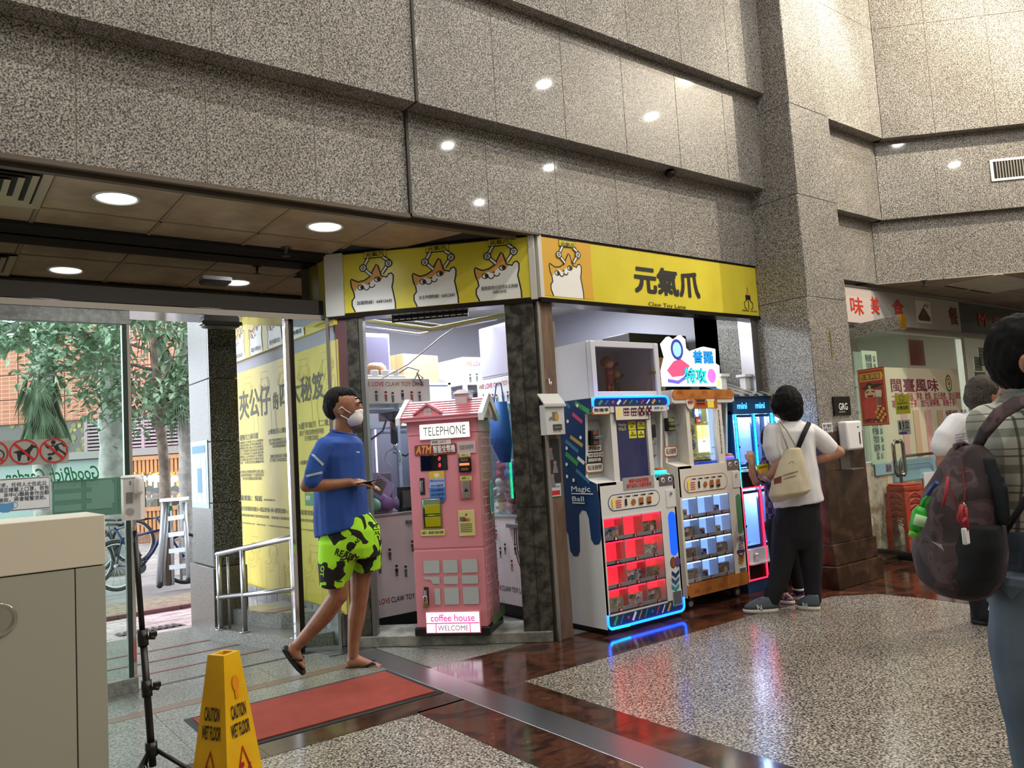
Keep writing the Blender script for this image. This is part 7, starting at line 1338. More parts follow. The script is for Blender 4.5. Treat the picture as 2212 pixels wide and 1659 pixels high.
for i in range(8): B().box(-1.4+.62*i, 9.17, gz(9.2)-.05, -1.4+.62*i+.612, 9.27, gz(9.2)+.05, .006).obj('curb_stone', CURB, road)
SOIL = dirty('bare_soil', '6d5a48', '8d7a66', .9, 12); B().box(1.55, 9.28, gz(10)-.1, 3.2, 10.4, gz(9.6)+.02).obj('tree_pit_soil', SOIL, road)
B().box(-1.5, 9.28, gz(10)-.1, 1.55, 10.4, gz(9.6)-.01).obj('planting_strip', dirty('grey_concrete_ground', '7a7670', '96918a', .8, 3), road)
gr = thing('drain_grate', 'small dark drain grate in the pink paving by the column', 'drain', (1.62, 7.35, gz(7.4)+.006)); gr.rotation_euler.x = -.09
B().box(-.28, -.13, 0, .24, .13, .004).obj('dark_pit', BLACK, gr)
for i in range(9): B().box(-.26+.055*i, -.12, .004, -.235+.055*i, .12, .012).obj('grate_bar', M('grate_rust', '4a4340', .6, .4), gr)

# ---- facade across the street
OF = at(350, 1150, 24.0); OF.z = 0; FD = -43; ff = Fr(OF, FD)
fc = struct('wall_facade', B(), M('facade_base', '8a6a5c', .7)); fc.location = OF; fc.rotation_euler = (0, 0, radians(FD))
def FB(a, c, d0, d1, m, nm, bev=0, par=None): xm = min(max(a[0], 120), c[0])+20; e = (ff.px(a[0], a[1], d0)[0], ff.px(xm, c[1], d0)[1], ff.px(c[0], c[1], d0)[0], ff.px(xm, a[1], d0)[1]); return B().box(e[0], d0, e[1], e[2], d1, e[3], bev).obj(nm, m, par or fc)
BRK = M('terracotta_tile_wall', 'a5614a', .6); N_, L_, b_ = nodes(BRK); bk_ = N_.new('ShaderNodeTexBrick'); bk_.inputs['Scale'].default_value = 1.0; bk_.offset = 0; bk_.inputs['Brick Width'].default_value = .26; bk_.inputs['Row Height'].default_value = .13; bk_.inputs['Mortar Size'].default_value = .010
bk_.inputs['Color1'].default_value = lin('96563f'); bk_.inputs['Color2'].default_value = lin('a2634a'); bk_.inputs['Mortar'].default_value = lin('b98a73'); v = coords(BRK); sp_ = N_.new('ShaderNodeSeparateXYZ'); cmb = N_.new('ShaderNodeCombineXYZ'); L_.new(v, sp_.inputs[0]); L_.new(sp_.outputs[0], cmb.inputs[0]); L_.new(sp_.outputs[2], cmb.inputs[1]); L_.new(cmb.outputs[0], bk_.inputs['Vector']); L_.new(bk_.outputs[0], b_.inputs['Base Color'])
ue = [ff.px(x, 850)[0] for x in (-260, -120, 40, 140, 260, 360, 480, 640)]
zb0, zb1, zt_ = ff.px(200, 906)[1], ff.px(100, 750)[1], 9.0
lv = [zb0, zb0+(zb1-zb0)*.33, zb0+(zb1-zb0)*.66, zb1, zb1+1.2, zb1+2.6]
for i in range(7):
    for j in range(5):
        if ue[i] < ff.px(45, 850)[0] and j >= 3: continue
        B().box(ue[i]+.02, -.02, lv[j]+.015, ue[i+1]-.02, .3, lv[j+1]-.015).obj('tile_panel', BRK, fc)
B().box(ue[0], .02, zb0, ue[-1], .4, zb1+2.6 if False else zb1).obj('panel_backing', M('panel_joint', '6d4436', .8), fc)
B().box(ff.px(45, 800)[0], .02, zb1, ue[-1], .4, 7.5).obj('panel_backing', MATS['panel_joint'], fc)
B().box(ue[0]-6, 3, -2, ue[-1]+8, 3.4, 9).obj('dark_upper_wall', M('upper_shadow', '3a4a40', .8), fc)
rl = thing('balcony_railing', 'pale metal railing above the terracotta wall at the upper left', 'railing', OF, FD)
for x in (-200, -140, -80, -20, 40): u = ff.px(x, 720)[0]; B().cyl((u, .1, zb1), (u, .1, zb1+.95), .03, n=8).obj('baluster', WHITE, rl)
for z in (.45, .9): B().box(ff.px(-240, 700)[0], .06, zb1+z, ff.px(58, 700)[0], .14, zb1+z+.09).obj('rail', WHITE, rl)
FB((-300, 905), (186, 980), .05, .3, M('slate_sign_band', '55504e', .6), 'sign_band'); FB((-300, 978), (640, 994), -.15, .3, M('grey_lintel', '7d7672', .6), 'lintel')
b = B(); b.lay = -.046; rr_ = random.Random(3); b.i = 0
for k in range(46):
    x = rr_.choice([rr_.uniform(150, 184), rr_.uniform(-40, 184)]); y = rr_.uniform(908, 975) if x > 150 else rr_.uniform(905, 922); u, z = ff.px(x, y); b.i = k % 2; b.disc(u, z, rr_.uniform(.05, .10), n=8)
b.obj('gold_leaf_print', [M('gold_print', '9a8a4a', .6), M('olive_print', '6d6a3a', .6)], fc)
FB((185, 897), (640, 975), .10, .3, M('louvre_shadow', '241c1c', .8), 'louvre_back'); LV = M('mauve_louvre', '8f797e', .5)
e = (ff.px(185, 940)[0], ff.px(300, 973)[1], ff.px(640, 940)[0], ff.px(300, 897)[1])
for j in range(10): z = e[1]+(e[3]-e[1])*j/10; B().box(e[0], -.04, z, e[2], .06, z+(e[3]-e[1])*.055).obj('louvre_slat', LV, fc)
for x in (187, 262, 310, 355, 418, 520): u = ff.px(x, 930)[0]; B().box(u-.05, -.05, e[1], u+.05, .05, e[3]+.05).obj('louvre_post', LV, fc)
# cafe
cf = thing('cafe_front', 'timber slatted café front with a row of warm bulbs across the street', 'shop front', OF, FD); TIM = wood('warm_timber', '8a5c36', 'ab7a48')
e = (ff.px(285, 1000)[0], ff.px(350, 1150)[1], ff.px(640, 1000)[0], ff.px(350, 990)[1]); zl = ff.px(350, 1098)[1]; zh_ = ff.px(350, 1028)[1]
n = int((e[2]-e[0])/.13)
for k in range(min(n, 60)): u = e[0]+.13*k; B().box(u, -.03, e[1]+.02, u+.085, .03, zl-.06).obj('timber_slat', TIM, cf); B().box(u, -.10, zh_+.10, u+.085, -.02, e[3]).obj('canopy_slat', TIM, cf)
B().box(e[0], .03, e[1]-.3, e[2], .06, zl).obj('slat_backing', wood('dark_timber', '5f4028', '7d5638'), cf); B().box(e[0], -.06, zl-.06, e[2], .10, zl+.06).obj('window_sill', TIM, cf); B().box(e[0], -.12, e[3]-.02, e[2], .1, e[3]+.10).obj('canopy_edge', TIM, cf)
B().box(e[0], 2.2, zl-.6, e[2], 2.3, e[3]).obj('glowing_back_wall', glow('cafe_wall_glow', 'd8924a', .9), cf); B().box(e[0], .05, zh_+.1, e[2], 2.3, zh_+.15).box(e[0], .05, zl-.6, e[2], 2.3, zl-.55).obj('cafe_interior', wood('cafe_wood', '9a6a3c', 'b5824e'), cf)  # back wall emits light itself, standing in for the lit café interior
for x in (288, 310, 395, 420, 480): u = ff.px(x, 1060)[0]; B().box(u-.04, -.02, zl, u+.04, .06, zh_+.1).obj('window_mullion', M('mullion_brown', '5a4030', .4), cf)
B().box(e[0], .02, zl, e[2], .03, zh_+.1).obj('window_glass', GLASS, cf)
for k, x in enumerate(range(292, 470, 17)): u, z = ff.px(x, 1034, -.2); bl = B().sph((u, -.2, z), .10, u=12, v=8).obj('bulb', glow('warm_bulb', 'fff2d8', 6), cf); B().cyl((u, -.2, z+.08), (u, -.2, z+.2), .04, n=8).obj('lamp_holder', M('brass'), bl)
u, z = ff.px(341, 1062, 2.1); B().lathe([(.55, 2.1), (.62, 2.1), (.62, 2.05), (.55, 2.05)], (u, 0, z), 28, 'y').obj('ring_lamp', glow('ring_glow', 'ffe2a0', 4), cf)
for x in (318, 330, 342, 354, 366, 378): u = ff.px(x, 1060, 1.9)[0]; B().box(u-.03, 1.9, zl, u+.03, 1.95, zh_).obj('screen_bar', TIM, cf)
txtpx('N', ff, (296, 1050), (304, 1062), M('sign_dark', '3a2c22', .5), cf, out=.01, bold=.02)
for k, (x, y, c, l) in enumerate(((322, 1070, 'b0aca8', 'seated café guest in a pale top at the left'), (338, 1074, '8d8078', 'seated café guest in a grey top in the middle'), (352, 1072, '2c2a2c', 'seated café guest in dark top behind the tree trunk'), (377, 1070, '1d1c20', 'dark haired café guest by the window in a black top'))):
    p = onplane(x, y, ff.w(0, .8, 0), ff.y); q = thing('person', l, 'person', p, FD, 'guests in the café'); m_ = M('guest_cloth_%d' % k if False else 'guest_cloth_' + 'abcd'[k], c, .8)
    B().sph((0, 0, .12), .13, (1, 1, 1.15)).tube([(0, 0, 0), (0, 0, -.1)], .06).obj('head', SK2, q); B().sph((0, .02, .16), .15, (1, 1, 1)).obj('hair', HAIRB, q); B().loft([[Vector((cos(a)*w, sin(a)*w*.6, h)) for a in [2*pi*i/12 for i in range(12)]] for h, w in ((-.06, .08), (-.14, .24), (-.5, .26), (-.8, .24))]).obj('jacket', m_, q)
FB((394, 1078), (418, 1094), -.05, -.02, M('cafe_menu_dark', '33302e', .5), 'cafe_menu_board', par=cf)
wallp = struct('wall_left_shop', B(), M('grey_hoarding', '7f8c88', .6)); wallp.location = OF; wallp.rotation_euler = (0, 0, radians(FD))
FB((-300, 996), (283, 1160), .0, .2, M('grey_hoarding'), 'hoarding_panel', par=wallp); 
for x0, x1 in ((115, 190), (192, 275)): FB((x0, 1040), (x1, 1130), -.03, .0, M('teal_hoarding', '5d8f86', .5), 'teal_panel', par=wallp)

# ---- trees
LEAF = M('glossy_leaf', '3f6b33', .35); N_, L_, b_ = nodes(LEAF); oi = N_.new('ShaderNodeObjectInfo'); L_.new(ramp(LEAF, noi(LEAF, coords(LEAF), 2.2, 2), [(.35, '4a6b4a'), (.55, '7f9f7c'), (.72, 'a5ba9c')]), b_.inputs['Base Color']); b_.inputs['Transmission Weight'].default_value = 0
BARK = dirty('grey_brown_bark', '6d6055', '978a7c', .8, 7, bs=.3)
def leaf(b, p, d, n, L, w):
    d = d.normalized(); s = d.cross(n).normalized()*w; n2 = s.cross(d).normalized()
    v = [b.bm.verts.new(q) for q in (p, p+d*L*.45+s+n2*w*.25, p+d*L-n2*w*.2, p+d*L*.45-s+n2*w*.25, p+d*L*.5)]
    b.bm.faces.new((v[0], v[1], v[4])); b.bm.faces.new((v[1], v[2], v[4])); b.bm.faces.new((v[2], v[3], v[4])); b.bm.faces.new((v[3], v[0], v[4]))
def tree(name, label, px_pts, d, branches, nleaf, L, spread):
    P = [at(x, y, d) for x, y, r in px_pts]; base = P[0].copy(); t = thing(name, label, 'tree', base); R = [r for _, _, r in px_pts]
    b = B(); b.tube([p-base for p in P], R, 10); rr = random.Random(5)
    lb = B(); tips = []
    for (x0, y0, x1, y1, dd, r) in branches:
        a, c = at(x0, y0, d)-base, at(x1, y1, d+dd)-base; m_ = a.lerp(c, .5)+UP*.06
        b.tube([a, m_, c], [r, r*.7, r*.3], 7); tips.append((a, m_, c))
        for k in range(5):
            q = m_.lerp(c, k/4); e_ = q+Vector((rr.uniform(-1, 1), rr.uniform(-1, 1), rr.uniform(-.5, .8)))*.3; b.tube([q, e_], [r*.3, .004], 5); tips.append((q, q.lerp(e_, .5), e_))
    b.obj('trunk_and_branches', BARK, t)
    for k in range(nleaf):
        a, m_, c = rr.choice(tips); f_ = rr.uniform(.3, 1.05); q = (a.lerp(m_, f_*2) if f_ < .5 else m_.lerp(c, f_*2-1))+Vector((rr.gauss(0, 1), rr.gauss(0, 1), rr.gauss(0, .8)))*spread
        leaf(lb, q, Vector((rr.uniform(-1, 1), rr.uniform(-1, 1), rr.uniform(-.9, .2))), Vector((rr.uniform(-.4, .4), rr.uniform(-.4, .4), 1)), L*rr.uniform(.6, 1.1), L*.22)
    lb.obj('foliage', LEAF, t, kind='stuff')
tree('street_tree', 'slim leafy street tree with grey trunk behind the aluminium ladder', [(361, 1262, .10), (363, 1200, .085), (357, 1060, .08), (355, 1000, .072), (346, 920, .07), (342, 885, .075), (335, 800, .05), (332, 730, .045), (325, 660, .035)], 11.2,
    [(342, 890, 372, 868, -.2, .035), (372, 868, 405, 825, -.3, .03), (342, 890, 300, 862, .2, .03), (300, 862, 265, 835, .3, .025), (338, 830, 250, 800, .5, .025), (335, 800, 180, 780, -.6, .025), (180, 790, 80, 815, -.6, .02), (180, 785, 100, 760, -.5, .018), (333, 760, 200, 735, .4, .025), (200, 735, 90, 720, .2, .018), (332, 740, 400, 700, .4, .025), (335, 800, 400, 780, .3, .02), (330, 720, 270, 690, -.3, .02), (330, 700, 380, 680, -.4, .02), (328, 690, 300, 640, .3, .02), (355, 870, 410, 850, -.2, .02), (345, 895, 300, 900, -.4, .012), (265, 850, 215, 900, -.4, .015), (250, 800, 190, 850, -.4, .015), (90, 720, 60, 745, -.2, .012), (200, 735, 150, 700, -.3, .014)], 2300, .17, .17)
tree('street_tree', 'branch of a green tree at the upper left corner of the glass', [(-140, 1290, .12), (-130, 1000, .10), (-110, 800, .08), (-90, 660, .05)], 10.0, [(-110, 800, -10, 705, 0, .03), (-105, 760, 10, 680, .3, .03), (-10, 705, 15, 740, .2, .015)], 260, .16, .16)
def palm(label, px, py_top, d, trunk_r, n, L, wrap):
    top = at(px, py_top, d); base = at(px+6, 1262, d); base.z = gz(base.y)-.02; t = thing('palm_tree', label, 'palm tree', base); top = top-base
    b = B(); ring_ = [Vector((0, 0, 0)).lerp(top, k/14) for k in range(15)]; b.tube(ring_, [trunk_r*(1.15 if k % 2 else 1) for k in range(15)], 12); b.obj('trunk', dirty('pale_palm_bark', '8d8a86', 'b5b0aa', .8, 5), t)
    rr = random.Random(int(px)); fb = B()
    for k in range(n):
        a = 2*pi*k/n+rr.uniform(-.2, .2); el = rr.choice([1.0, .4, -1.1, -1.25, -1.4, -1.4]) if wrap else rr.choice([1.0, .5, .1, -.5, -.9]); dr = Vector((cos(a)*cos(el), sin(a)*cos(el), sin(el))); p = top-UP*(rr.uniform(0, wrap) if el < 0 else 0)
        pts = [p, p+dr*L*.4, p+dr*L*.75-UP*L*.12]; fb.tube(pts, [.018, .012, .006], 5)
        for s_ in range(18):
            f_ = -1+2*s_/17; tip = pts[2]; e_ = (dr+dr.cross(UP).normalized()*f_*1.1+UP*(-.3-abs(f_)*.3)).normalized()*L*rr.uniform(.35, .55); sd = e_.cross(UP).normalized()*(.006 if wrap > 1 else .010); q = pts[1].lerp(pts[2], 1-abs(f_)*.5)
            v = [fb.bm.verts.new(w) for w in (q-sd, q+sd, q+e_*.6+sd*.8-UP*.03, q+e_-UP*L*.12, q+e_*.6-sd*.8-UP*.03)]; fb.bm.faces.new(v)
    fb.obj('fronds', M('palm_frond', '5f7358', .6), t, kind='stuff')
palm('palm with a shaggy skirt of hanging fronds left of the glass door edge', 92, 735, 13.0, .15, 60, .85, 1.0)
palm('tall palm with ringed pale trunk behind the glass door edge', 244, 590, 14.5, .24, 26, 1.9, 0)
palm('palm crown between the street tree and the column', 400, 640, 13.5, .12, 24, 1.6, .4)

# ---- ladder and bicycles
ALU = M('ladder_aluminium', 'c4c8cc', .35, .6); lbse = at(372, 1262, 10.9); ld = thing('step_ladder', 'folded aluminium step ladder leaning at the street tree', 'ladder', lbse)
def lj(x, y, o=0): return at(x, y, 10.9+o)-lbse
for (a, c, o, r) in (((342, 1263), (355, 1085), .0, .04), ((352, 1265), (362, 1085), .05, .03), ((374, 1263), (366, 1088), .1, .025)): B().tube([lj(*a, o), lj(*c, o)], r, 4).obj('rail', ALU, ld)
B().tube([lj(408, 1252, -.1), lj(398, 1085, .05)], .035, 4).obj('rail', ALU, ld); B().tube([lj(392, 1252, .3), lj(386, 1090, .1)], .022, 4).obj('rail', ALU, ld)
for xl, yl, xr, yr in ((366, 1120, 399, 1115), (367, 1155, 401, 1151), (368, 1190, 403, 1186), (369, 1225, 406, 1221)): a, c = lj(xl, yl), lj(xr, yr); B().loft([[p+q for q in (Vector((0, 0, -.03)), -H_F*.05+Vector((0, 0, -.03)), -H_F*.05+Vector((0, 0, .03)), Vector((0, 0, .03)))] for p in (a, c)], True, False, False).obj('tread', ALU, ld)
a, c = lj(350, 1084), lj(402, 1080); B().loft([[p+q for q in (H_F*.10, -H_F*.08, -H_F*.08+UP*.045, H_F*.10+UP*.045)] for p in (a, c)], True, False, False).obj('top_cap', ALU, ld)
for x, y, o in ((345, 1264, 0), (408, 1253, -.1)): B().sph(lj(x, y, o), .045, u=8, v=6).obj('rubber_foot', RUB, ld)
B().sph(lj(368, 1098, -.02), .03, (1, .5, 1.2)).obj('green_label', M('label_green_red', '2f7a4a', .5), ld)
sk_ = thing('tree_stake', 'brown wooden stake standing beside the ladder', 'stake', at(366, 1264, 11.0)); B().tube([(0, 0, 0), at(362, 1100, 11.0)-sk_.location], .045, 6).obj('stake_post', wood('stake_wood', '5f4c3c', '7d6853'), sk_)
def bike(label, d, wl, wr, r, saddle, bar, crank, fm, off=0):
    t = thing('bicycle', label, 'bicycle', at(wl[0], wl[1], d)-UP*r); o = t.location.copy(); P = lambda x, y, q=0: at(x, y, d+q)-o
    for w in (wl, wr):
        c = P(*w); ax = H_F; wh = B().tube([c+H_R*r*cos(2*pi*k/32)+UP*r*sin(2*pi*k/32) for k in range(32)], .024, 8, True).obj('tyre', RUB, t); B().tube([c+H_R*(r-.035)*cos(2*pi*k/32)+UP*(r-.035)*sin(2*pi*k/32) for k in range(32)], .010, 6, True).obj('rim', ALU, wh)
        b = B()
        for k in range(14): b.tube([c, c+(H_R*cos(2*pi*k/14)+UP*sin(2*pi*k/14))*(r-.035)], .002, 4)
        b.cyl(c-H_F*.05, c+H_F*.05, .022, n=10); b.obj('spokes', STEEL, wh)
    S, H, C, L_, R_ = P(*saddle), P(*bar), P(*crank), P(*wl), P(*wr); hd_ = H+(R_-H)*.28
    st_ = C.lerp(S, .72)
    B().tube([C, st_, S], .017, 8).obj('seat_tube', fm, t); B().tube([C, C.lerp(hd_, .5)-UP*.05, hd_], .024, 8).obj('down_tube', fm, t); B().tube([st_, hd_], .018, 8).obj('top_tube', fm, t); B().tube([C, L_], .012, 6).tube([st_, L_], .010, 6).obj('rear_stay', fm, t); B().tube([H, hd_, R_.lerp(hd_, .3), R_], .018, 8).obj('fork', fm, t)
    B().tube([H+H_F*.22-H_R*.10, H+H_F*.1, H, H-H_F*.1, H-H_F*.22-H_R*.10], .012, 8).obj('handlebar', BLACK, t); B().tube([H-H_F*.15-H_R*.07, H-H_F*.24-H_R*.11], .018, 8).obj('grip', RUB, t)
    B().loft([[S+H_R*x+H_F*y*w+UP*z for x, y, z in ((-.13, 0, .03), (-.10, .08, .04), (.02, .04, .03), (.14, .015, .02), (.14, -.015, .02), (.02, -.04, .03), (-.10, -.08, .04))] for w in (1, .8)]+[[S+H_R*x*.9+H_F*y*.6+UP*(z+.03) for x, y, z in ((-.13, 0, .03), (-.10, .08, .04), (.02, .04, .03), (.14, .015, .02), (.14, -.015, .02), (.02, -.04, .03), (-.10, -.08, .04))]]).obj('saddle', BLACK, t)
    ch = B().cyl(C-H_F*.03, C-H_F*.045, .09, n=20).obj('chainring', BLACK, t); B().tube([C-H_F*.05, C-H_F*.06+H_R*.12+UP*.10, C-H_F*.12+H_R*.12+UP*.10], .010, 6).obj('crank_and_pedal', BLACK, ch)
    B().tube([L_+H_R*(r+.03)*cos(a)+UP*(r+.03)*sin(a) for a in [.3+2.0*k/10 for k in range(11)]], .022, 6, flat=.5).obj('mudguard', DSTEEL, t)
bike('dark blue bicycle parked between the door edge and the ladder', 11.4, (252, 1222), (400, 1206), .345, (247, 1140), (338, 1118), (305, 1225), M('bike_blue', '1d2c5a', .3, .2))
bike('purple bicycle at the left partly behind the counter and glass', 11.6, (95, 1226), (196, 1214), .34, (118, 1150), (178, 1122), (142, 1230), M('bike_purple', '4a4058', .3, .2))
bike('grey bicycle further back behind the blue one', 12.6, (205, 1190), (288, 1170), .33, (232, 1130), (285, 1120), (250, 1185), M('bike_grey', '6d7078', .3, .3))
lamp('cafe_glow', 'AREA', ff.w(ff.px(360, 1050)[0], 1.2, zh_-.05), 14, (1, .75, .45), 1.5)
# canopy over the outer steps
struct('ceiling_outer_canopy', B().box(-5, 5.56, 2.85, 6.2, 7.36, 3.1), M('canopy_grey', '8f8f8b', .7))
struct('wall_upper_block', B().box(-5, 5.45, 3.1, 6.2, 7.36, 6.9), MATS['canopy_grey'])
# ================================================================ restaurant on the right
RF = Fr((0, 4.20, 0), 0)
PEEL = dirty('peeling_painted_wall', '8d7a66', 'c4bcae', .8, 7, 0, .42, .55, .2)
rw = struct('wall_restaurant', B().box(6.62, 4.20, 0, 13, 4.30, .90), PEEL)
struct('wall_restaurant_back', B().box(6.6, 8.6, 0, 13.2, 8.8, 2.78), M('restaurant_wall', 'b9bcb4', .7)); struct('wall_restaurant_side', B().box(6.3, 4.62, 0, 6.6, 8.8, 2.78), MATS['restaurant_wall'])
struct('floor_restaurant', B().box(6.6, 4.3, -.1, 13, 8.6, .002), dirty('restaurant_floor', '6a5f55', '8a7d70', .4, 4))
cr = struct('ceiling_restaurant', B().box(6.6, 4.28, 2.76, 13, 8.7, 2.80), M('restaurant_ceiling', 'b4b2a8', .7))
cs = struct('ceiling_shopfront', B().prism([(7.9, 4.28), (12.6, 4.28), (12.6, -.3)], 2.79, 2.81, 'z').fix(), MATS['ceiling_void'])
CTR = dirty('cream_ceiling_tile', '8f8577', 'aba091', .5, 2)
for i in range(8):
    for j in range(6):
        x0, y1 = 7.9+.61*i, 4.26-.61*j; x1, y0 = x0+.597, y1-.597
        if x1+y1 < 12.2: continue
        q = [(x0, y0), (x1, y0), (x1, y1), (x0, y1)]
        if x0+y0 < 12.16:
            q = [(max(x0, 12.16-y1), y1), (x1, y1), (x1, max(y0, 12.16-x1))] if x1+y0 < 12.16 or True else q
            if x1+y0 > 12.16: q = [(max(x0, 12.16-y1), y1), (x1, y1), (x1, y0), (max(x0, 12.16-y0), y0)] if x0+y1 < 12.16 else [(x0, y1), (x1, y1), (x1, y0), (12.16-y0, y0), (x0, 12.16-x0)]
        try: B().prism(q, 2.776, 2.789, 'z').fix().obj('ceiling_tile', CTR, cs)
        except ValueError: pass
tr = thing('ceiling_troffer', 'pale double panel light fitting in the ceiling before the restaurant', 'ceiling light', (9.15, 3.55, 2.776))
for k in range(2): pn = B().box(-.3+.62*k, -.3, -.012, .3+.62*k, .3, .0, .004).obj('panel', M('troffer_panel', 'c4beb2', .4), tr); [B().box(-.28+.62*k+.028*i, .24, -.014, -.265+.62*k+.028*i, .28, -.012).obj('vent_slit', BLACK, pn) for i in range(20)]
c = onplane(1995, 606, (0, 0, 2.776), (0, 0, 1)); sprinkler(c.x, c.y, 2.776, 'small dark fire sprinkler before the restaurant sign')
# sign band
sb = thing('restaurant_sign', 'grey sign band with red brush lettering and a food picture', 'sign', (0, 4.20, 0)); zt, zb = 2.725, 2.36
xa, xb = RF.px(2068, 690)[0], 12.8
B().box(6.64, -.03, zb, xa, .06, zt).obj('grey_face', M('sign_grey', 'a7a6a2', .35), sb); B().box(6.64, -.034, zb, RF.px(1878, 660)[0], -.03, zt).obj('pale_panel', M('sign_pale_pink', 'c9bcb6', .35), sb); B().box(xa, -.03, zb, xb, .06, zt).obj('dark_face', M('sign_dark_teal', '2c3838', .2, coat=.5), sb); B().box(6.64, -.04, zb-.03, xb, .07, zb).box(6.64, -.04, zt, xb, .07, zt+.02).obj('edge_rail', STEEL, sb)
SRED = M('sign_red', 'c03a2e', .4)
for s_, a, q, m_ in (('味', (1834, 640), (1866, 682), SRED), ('美', (1878, 640), (1900, 680), SRED), ('食', (1926, 645), (1954, 690), SRED), ('餐', (2047, 662), (2071, 703), M('sign_maroon', '5a1f2a', .4)), ('M', (2111, 676), (2131, 706), SRED), ('活', (2143, 685), (2161, 712), SRED), ('昌', (2176, 690), (2192, 714), SRED), ('號', (2200, 692), (2225, 718), SRED)): txtpx(s_, RF, a, q, m_, sb, d=-.03, out=.006, bold=.02)
e = RF.box((1975, 648), (2012, 700), -.03); B().box(e[0], -.038, e[1], e[2], -.03, e[3]).obj('food_picture', M('picture_white', 'cfccc6', .4), sb)
b = B(); b.lay = .039; w, h = e[2]-e[0], e[3]-e[1]; b.i = 0; b.poly([(e[0]+w*.12, e[1]+h*.1), (e[0]+w*.88, e[1]+h*.1), (e[0]+w*.92, e[1]+h*.25), (e[0]+w*.55, e[1]+h*.68), (e[0]+w*.45, e[1]+h*.68), (e[0]+w*.08, e[1]+h*.25)]); b.i = 1
for k in range(5): b.disc(e[0]+w*(.55+.07*k), e[1]+h*(.75+.05*(k % 3)), w*.035)
b.i = 2
for k in range(4): b.stroke([(e[0]+w*(.25+.12*k), e[1]+h*.14), (e[0]+w*.5, e[1]+h*.6)], w*.02)
b.obj('food_print', [M('rice_brown', '4a4034', .5), M('garnish_green', '4f6a3f', .5), M('rice_light', '7d6f5a', .5)], sb)
# glazing
gw = struct('window_restaurant', B().box(7.0, 4.20, .90, 13, 4.28, .94).box(7.0, 4.20, 2.30, 13, 4.27, 2.36), M('frame_pale', 'b4b4ac', .4))
for x in (7.0, RF.px(2092, 850)[0], 12.6): B().box(x-.04, 4.20, .94, x+.04, 4.27, 2.30).obj('mullion', MATS['frame_pale'], gw)
B().box(7.0, 4.225, .94, 13, 4.235, 2.30).obj('glass_pane', GLASS, gw)
def sheet(name, label, cat, fr, a, c, m, d=-.004, th=.004, par=None):
    e = fr.box(a, c, d); t = thing(name, label, cat, fr.o, fr.deg); B().box(e[0], d, e[1], e[2], d+th, e[3]).obj('sheet', m, t); return t, e
t, e = sheet('menu_banner', 'large cream menu banner with maroon title on the restaurant window', 'menu', RF, (1893, 793), (2092, 1020), M('menu_cream', 'd6cdb4', .6)); D_ = .005
MAR_ = M('menu_maroon', '7a2440', .6); 
def mt(s_, a, c, m_=MAR_, **k): return txtpx(s_, RF, a, c, m_, t, d=-.004, out=.0025, **k)
mt('閩臺風味', (1922, 817), (2028, 846), bold=.02); u, z = RF.px(2048, 828); b = B(); b.lay = .0075; b.i = 0; b.disc(u, z, .075, .10); b.i = 1; b.disc(u, z, .055, .075); b.i = 2; b.disc(u, z+.02, .035, .042); b.i = 1; b.disc(u, z+.02, .014, .02); b.i = 2; b.stroke([(u+.03, z+.01), (u-.005, z-.055)], .02); b.obj('round_emblem', [M('emblem_green', '3f7a3a', .5), M('emblem_cream', 'e0d8b8', .5), M('emblem_red', 'c0392b', .5)], t)
PKT = M('menu_pink_text', 'b0455a', .6); mt('一碗炸醬、湯面、凈食、飲類，加2元熱飲，加3元凍飲', (1925, 848), (2075, 862), PKT); mt('凍檸茶、柚子茶，加7元凍檸樂、凍柚子茶！', (1925, 864), (2066, 877), PKT)
b = B(); b.lay = .0078
for k in range(4):
    q = RF.box((1945+26*k, 886), (1968+26*k, 985), -.004); b.i = k % 2; b.rect(*q)
q = RF.box((1925, 996), (2092, 1018), -.004); b.i = 2; b.rect(*q); b.obj('table_tint', [M('tint_pink', 'd8a8a0', .6), M('tint_sand', 'c9b090', .6), M('tint_blue', '8fb8cc', .6)], t)
for k in range(4):
    tx = '\n'.join(random.Random(k).sample(['蠔仔煎　28', '沙茶麵　32', '滷肉飯　30', '肉燕湯　26', '貢丸湯　24', '麵線糊　25', '拌麵　　22', '炸五香　20', '花生湯　18', '土筍凍　26', '海蠣飯　34', '扁食　　24'], 11)); mt(tx, (1947+26*k, 889), (1966+26*k, 982), M('menu_ink', '5a4a48', .6))
mt('秘製滷味　飯麵', (2042, 886), (2088, 896)); mt('凍飲　滷味　加飯　加麵\n湯圓　甜品　小菜　例湯', (1930, 999), (2085, 1015), M('menu_navy', '2f3f6a', .6))
t, e = sheet('handwritten_menu', 'pale green handwritten menu sheet behind the red poster', 'menu', RF, (1860, 757), (1917, 1000), M('menu_green', 'b9c9b4', .6), -.012); HB = M('hand_ink', '2a2c34', .6)
txtpx('糯米飯糰　$25\n沙茶拌麵　$30\n炸肉餅　$16\n滷水鵝片　$42\n蒜蓉青瓜　$18\n紅燒茄子　$22\n九層塔蛋　$24\n鹽酥雞　$28\n三杯雞飯　$38\n蚵仔麵線　$30\n芋頭扣肉　$36\n豉椒排骨　$32\n油菜　$15', RF, (1868, 765), (1912, 992), HB, t, d=-.012, out=.003)
b = B(); b.lay = .0125; q = RF.box((1870, 1000), (1960, 1024), -.012)
t, e = sheet('blue_menu_strip', 'pale blue strip with a peeling corner under the menu banner', 'menu', RF, (1890, 1003), (1958, 1019), M('tint_blue'), -.018); txtpx('湯粉　麵　飯', RF, (1912, 1003), (1952, 1015), MAR_, t, d=-.018, out=.003)
t, e = sheet('red_banner_sheet', 'dark red blank sheet above the menu banner inside the window', 'paper', RF, (1962, 733), (2000, 790), M('sheet_red', '7a1a20', .5), .05)
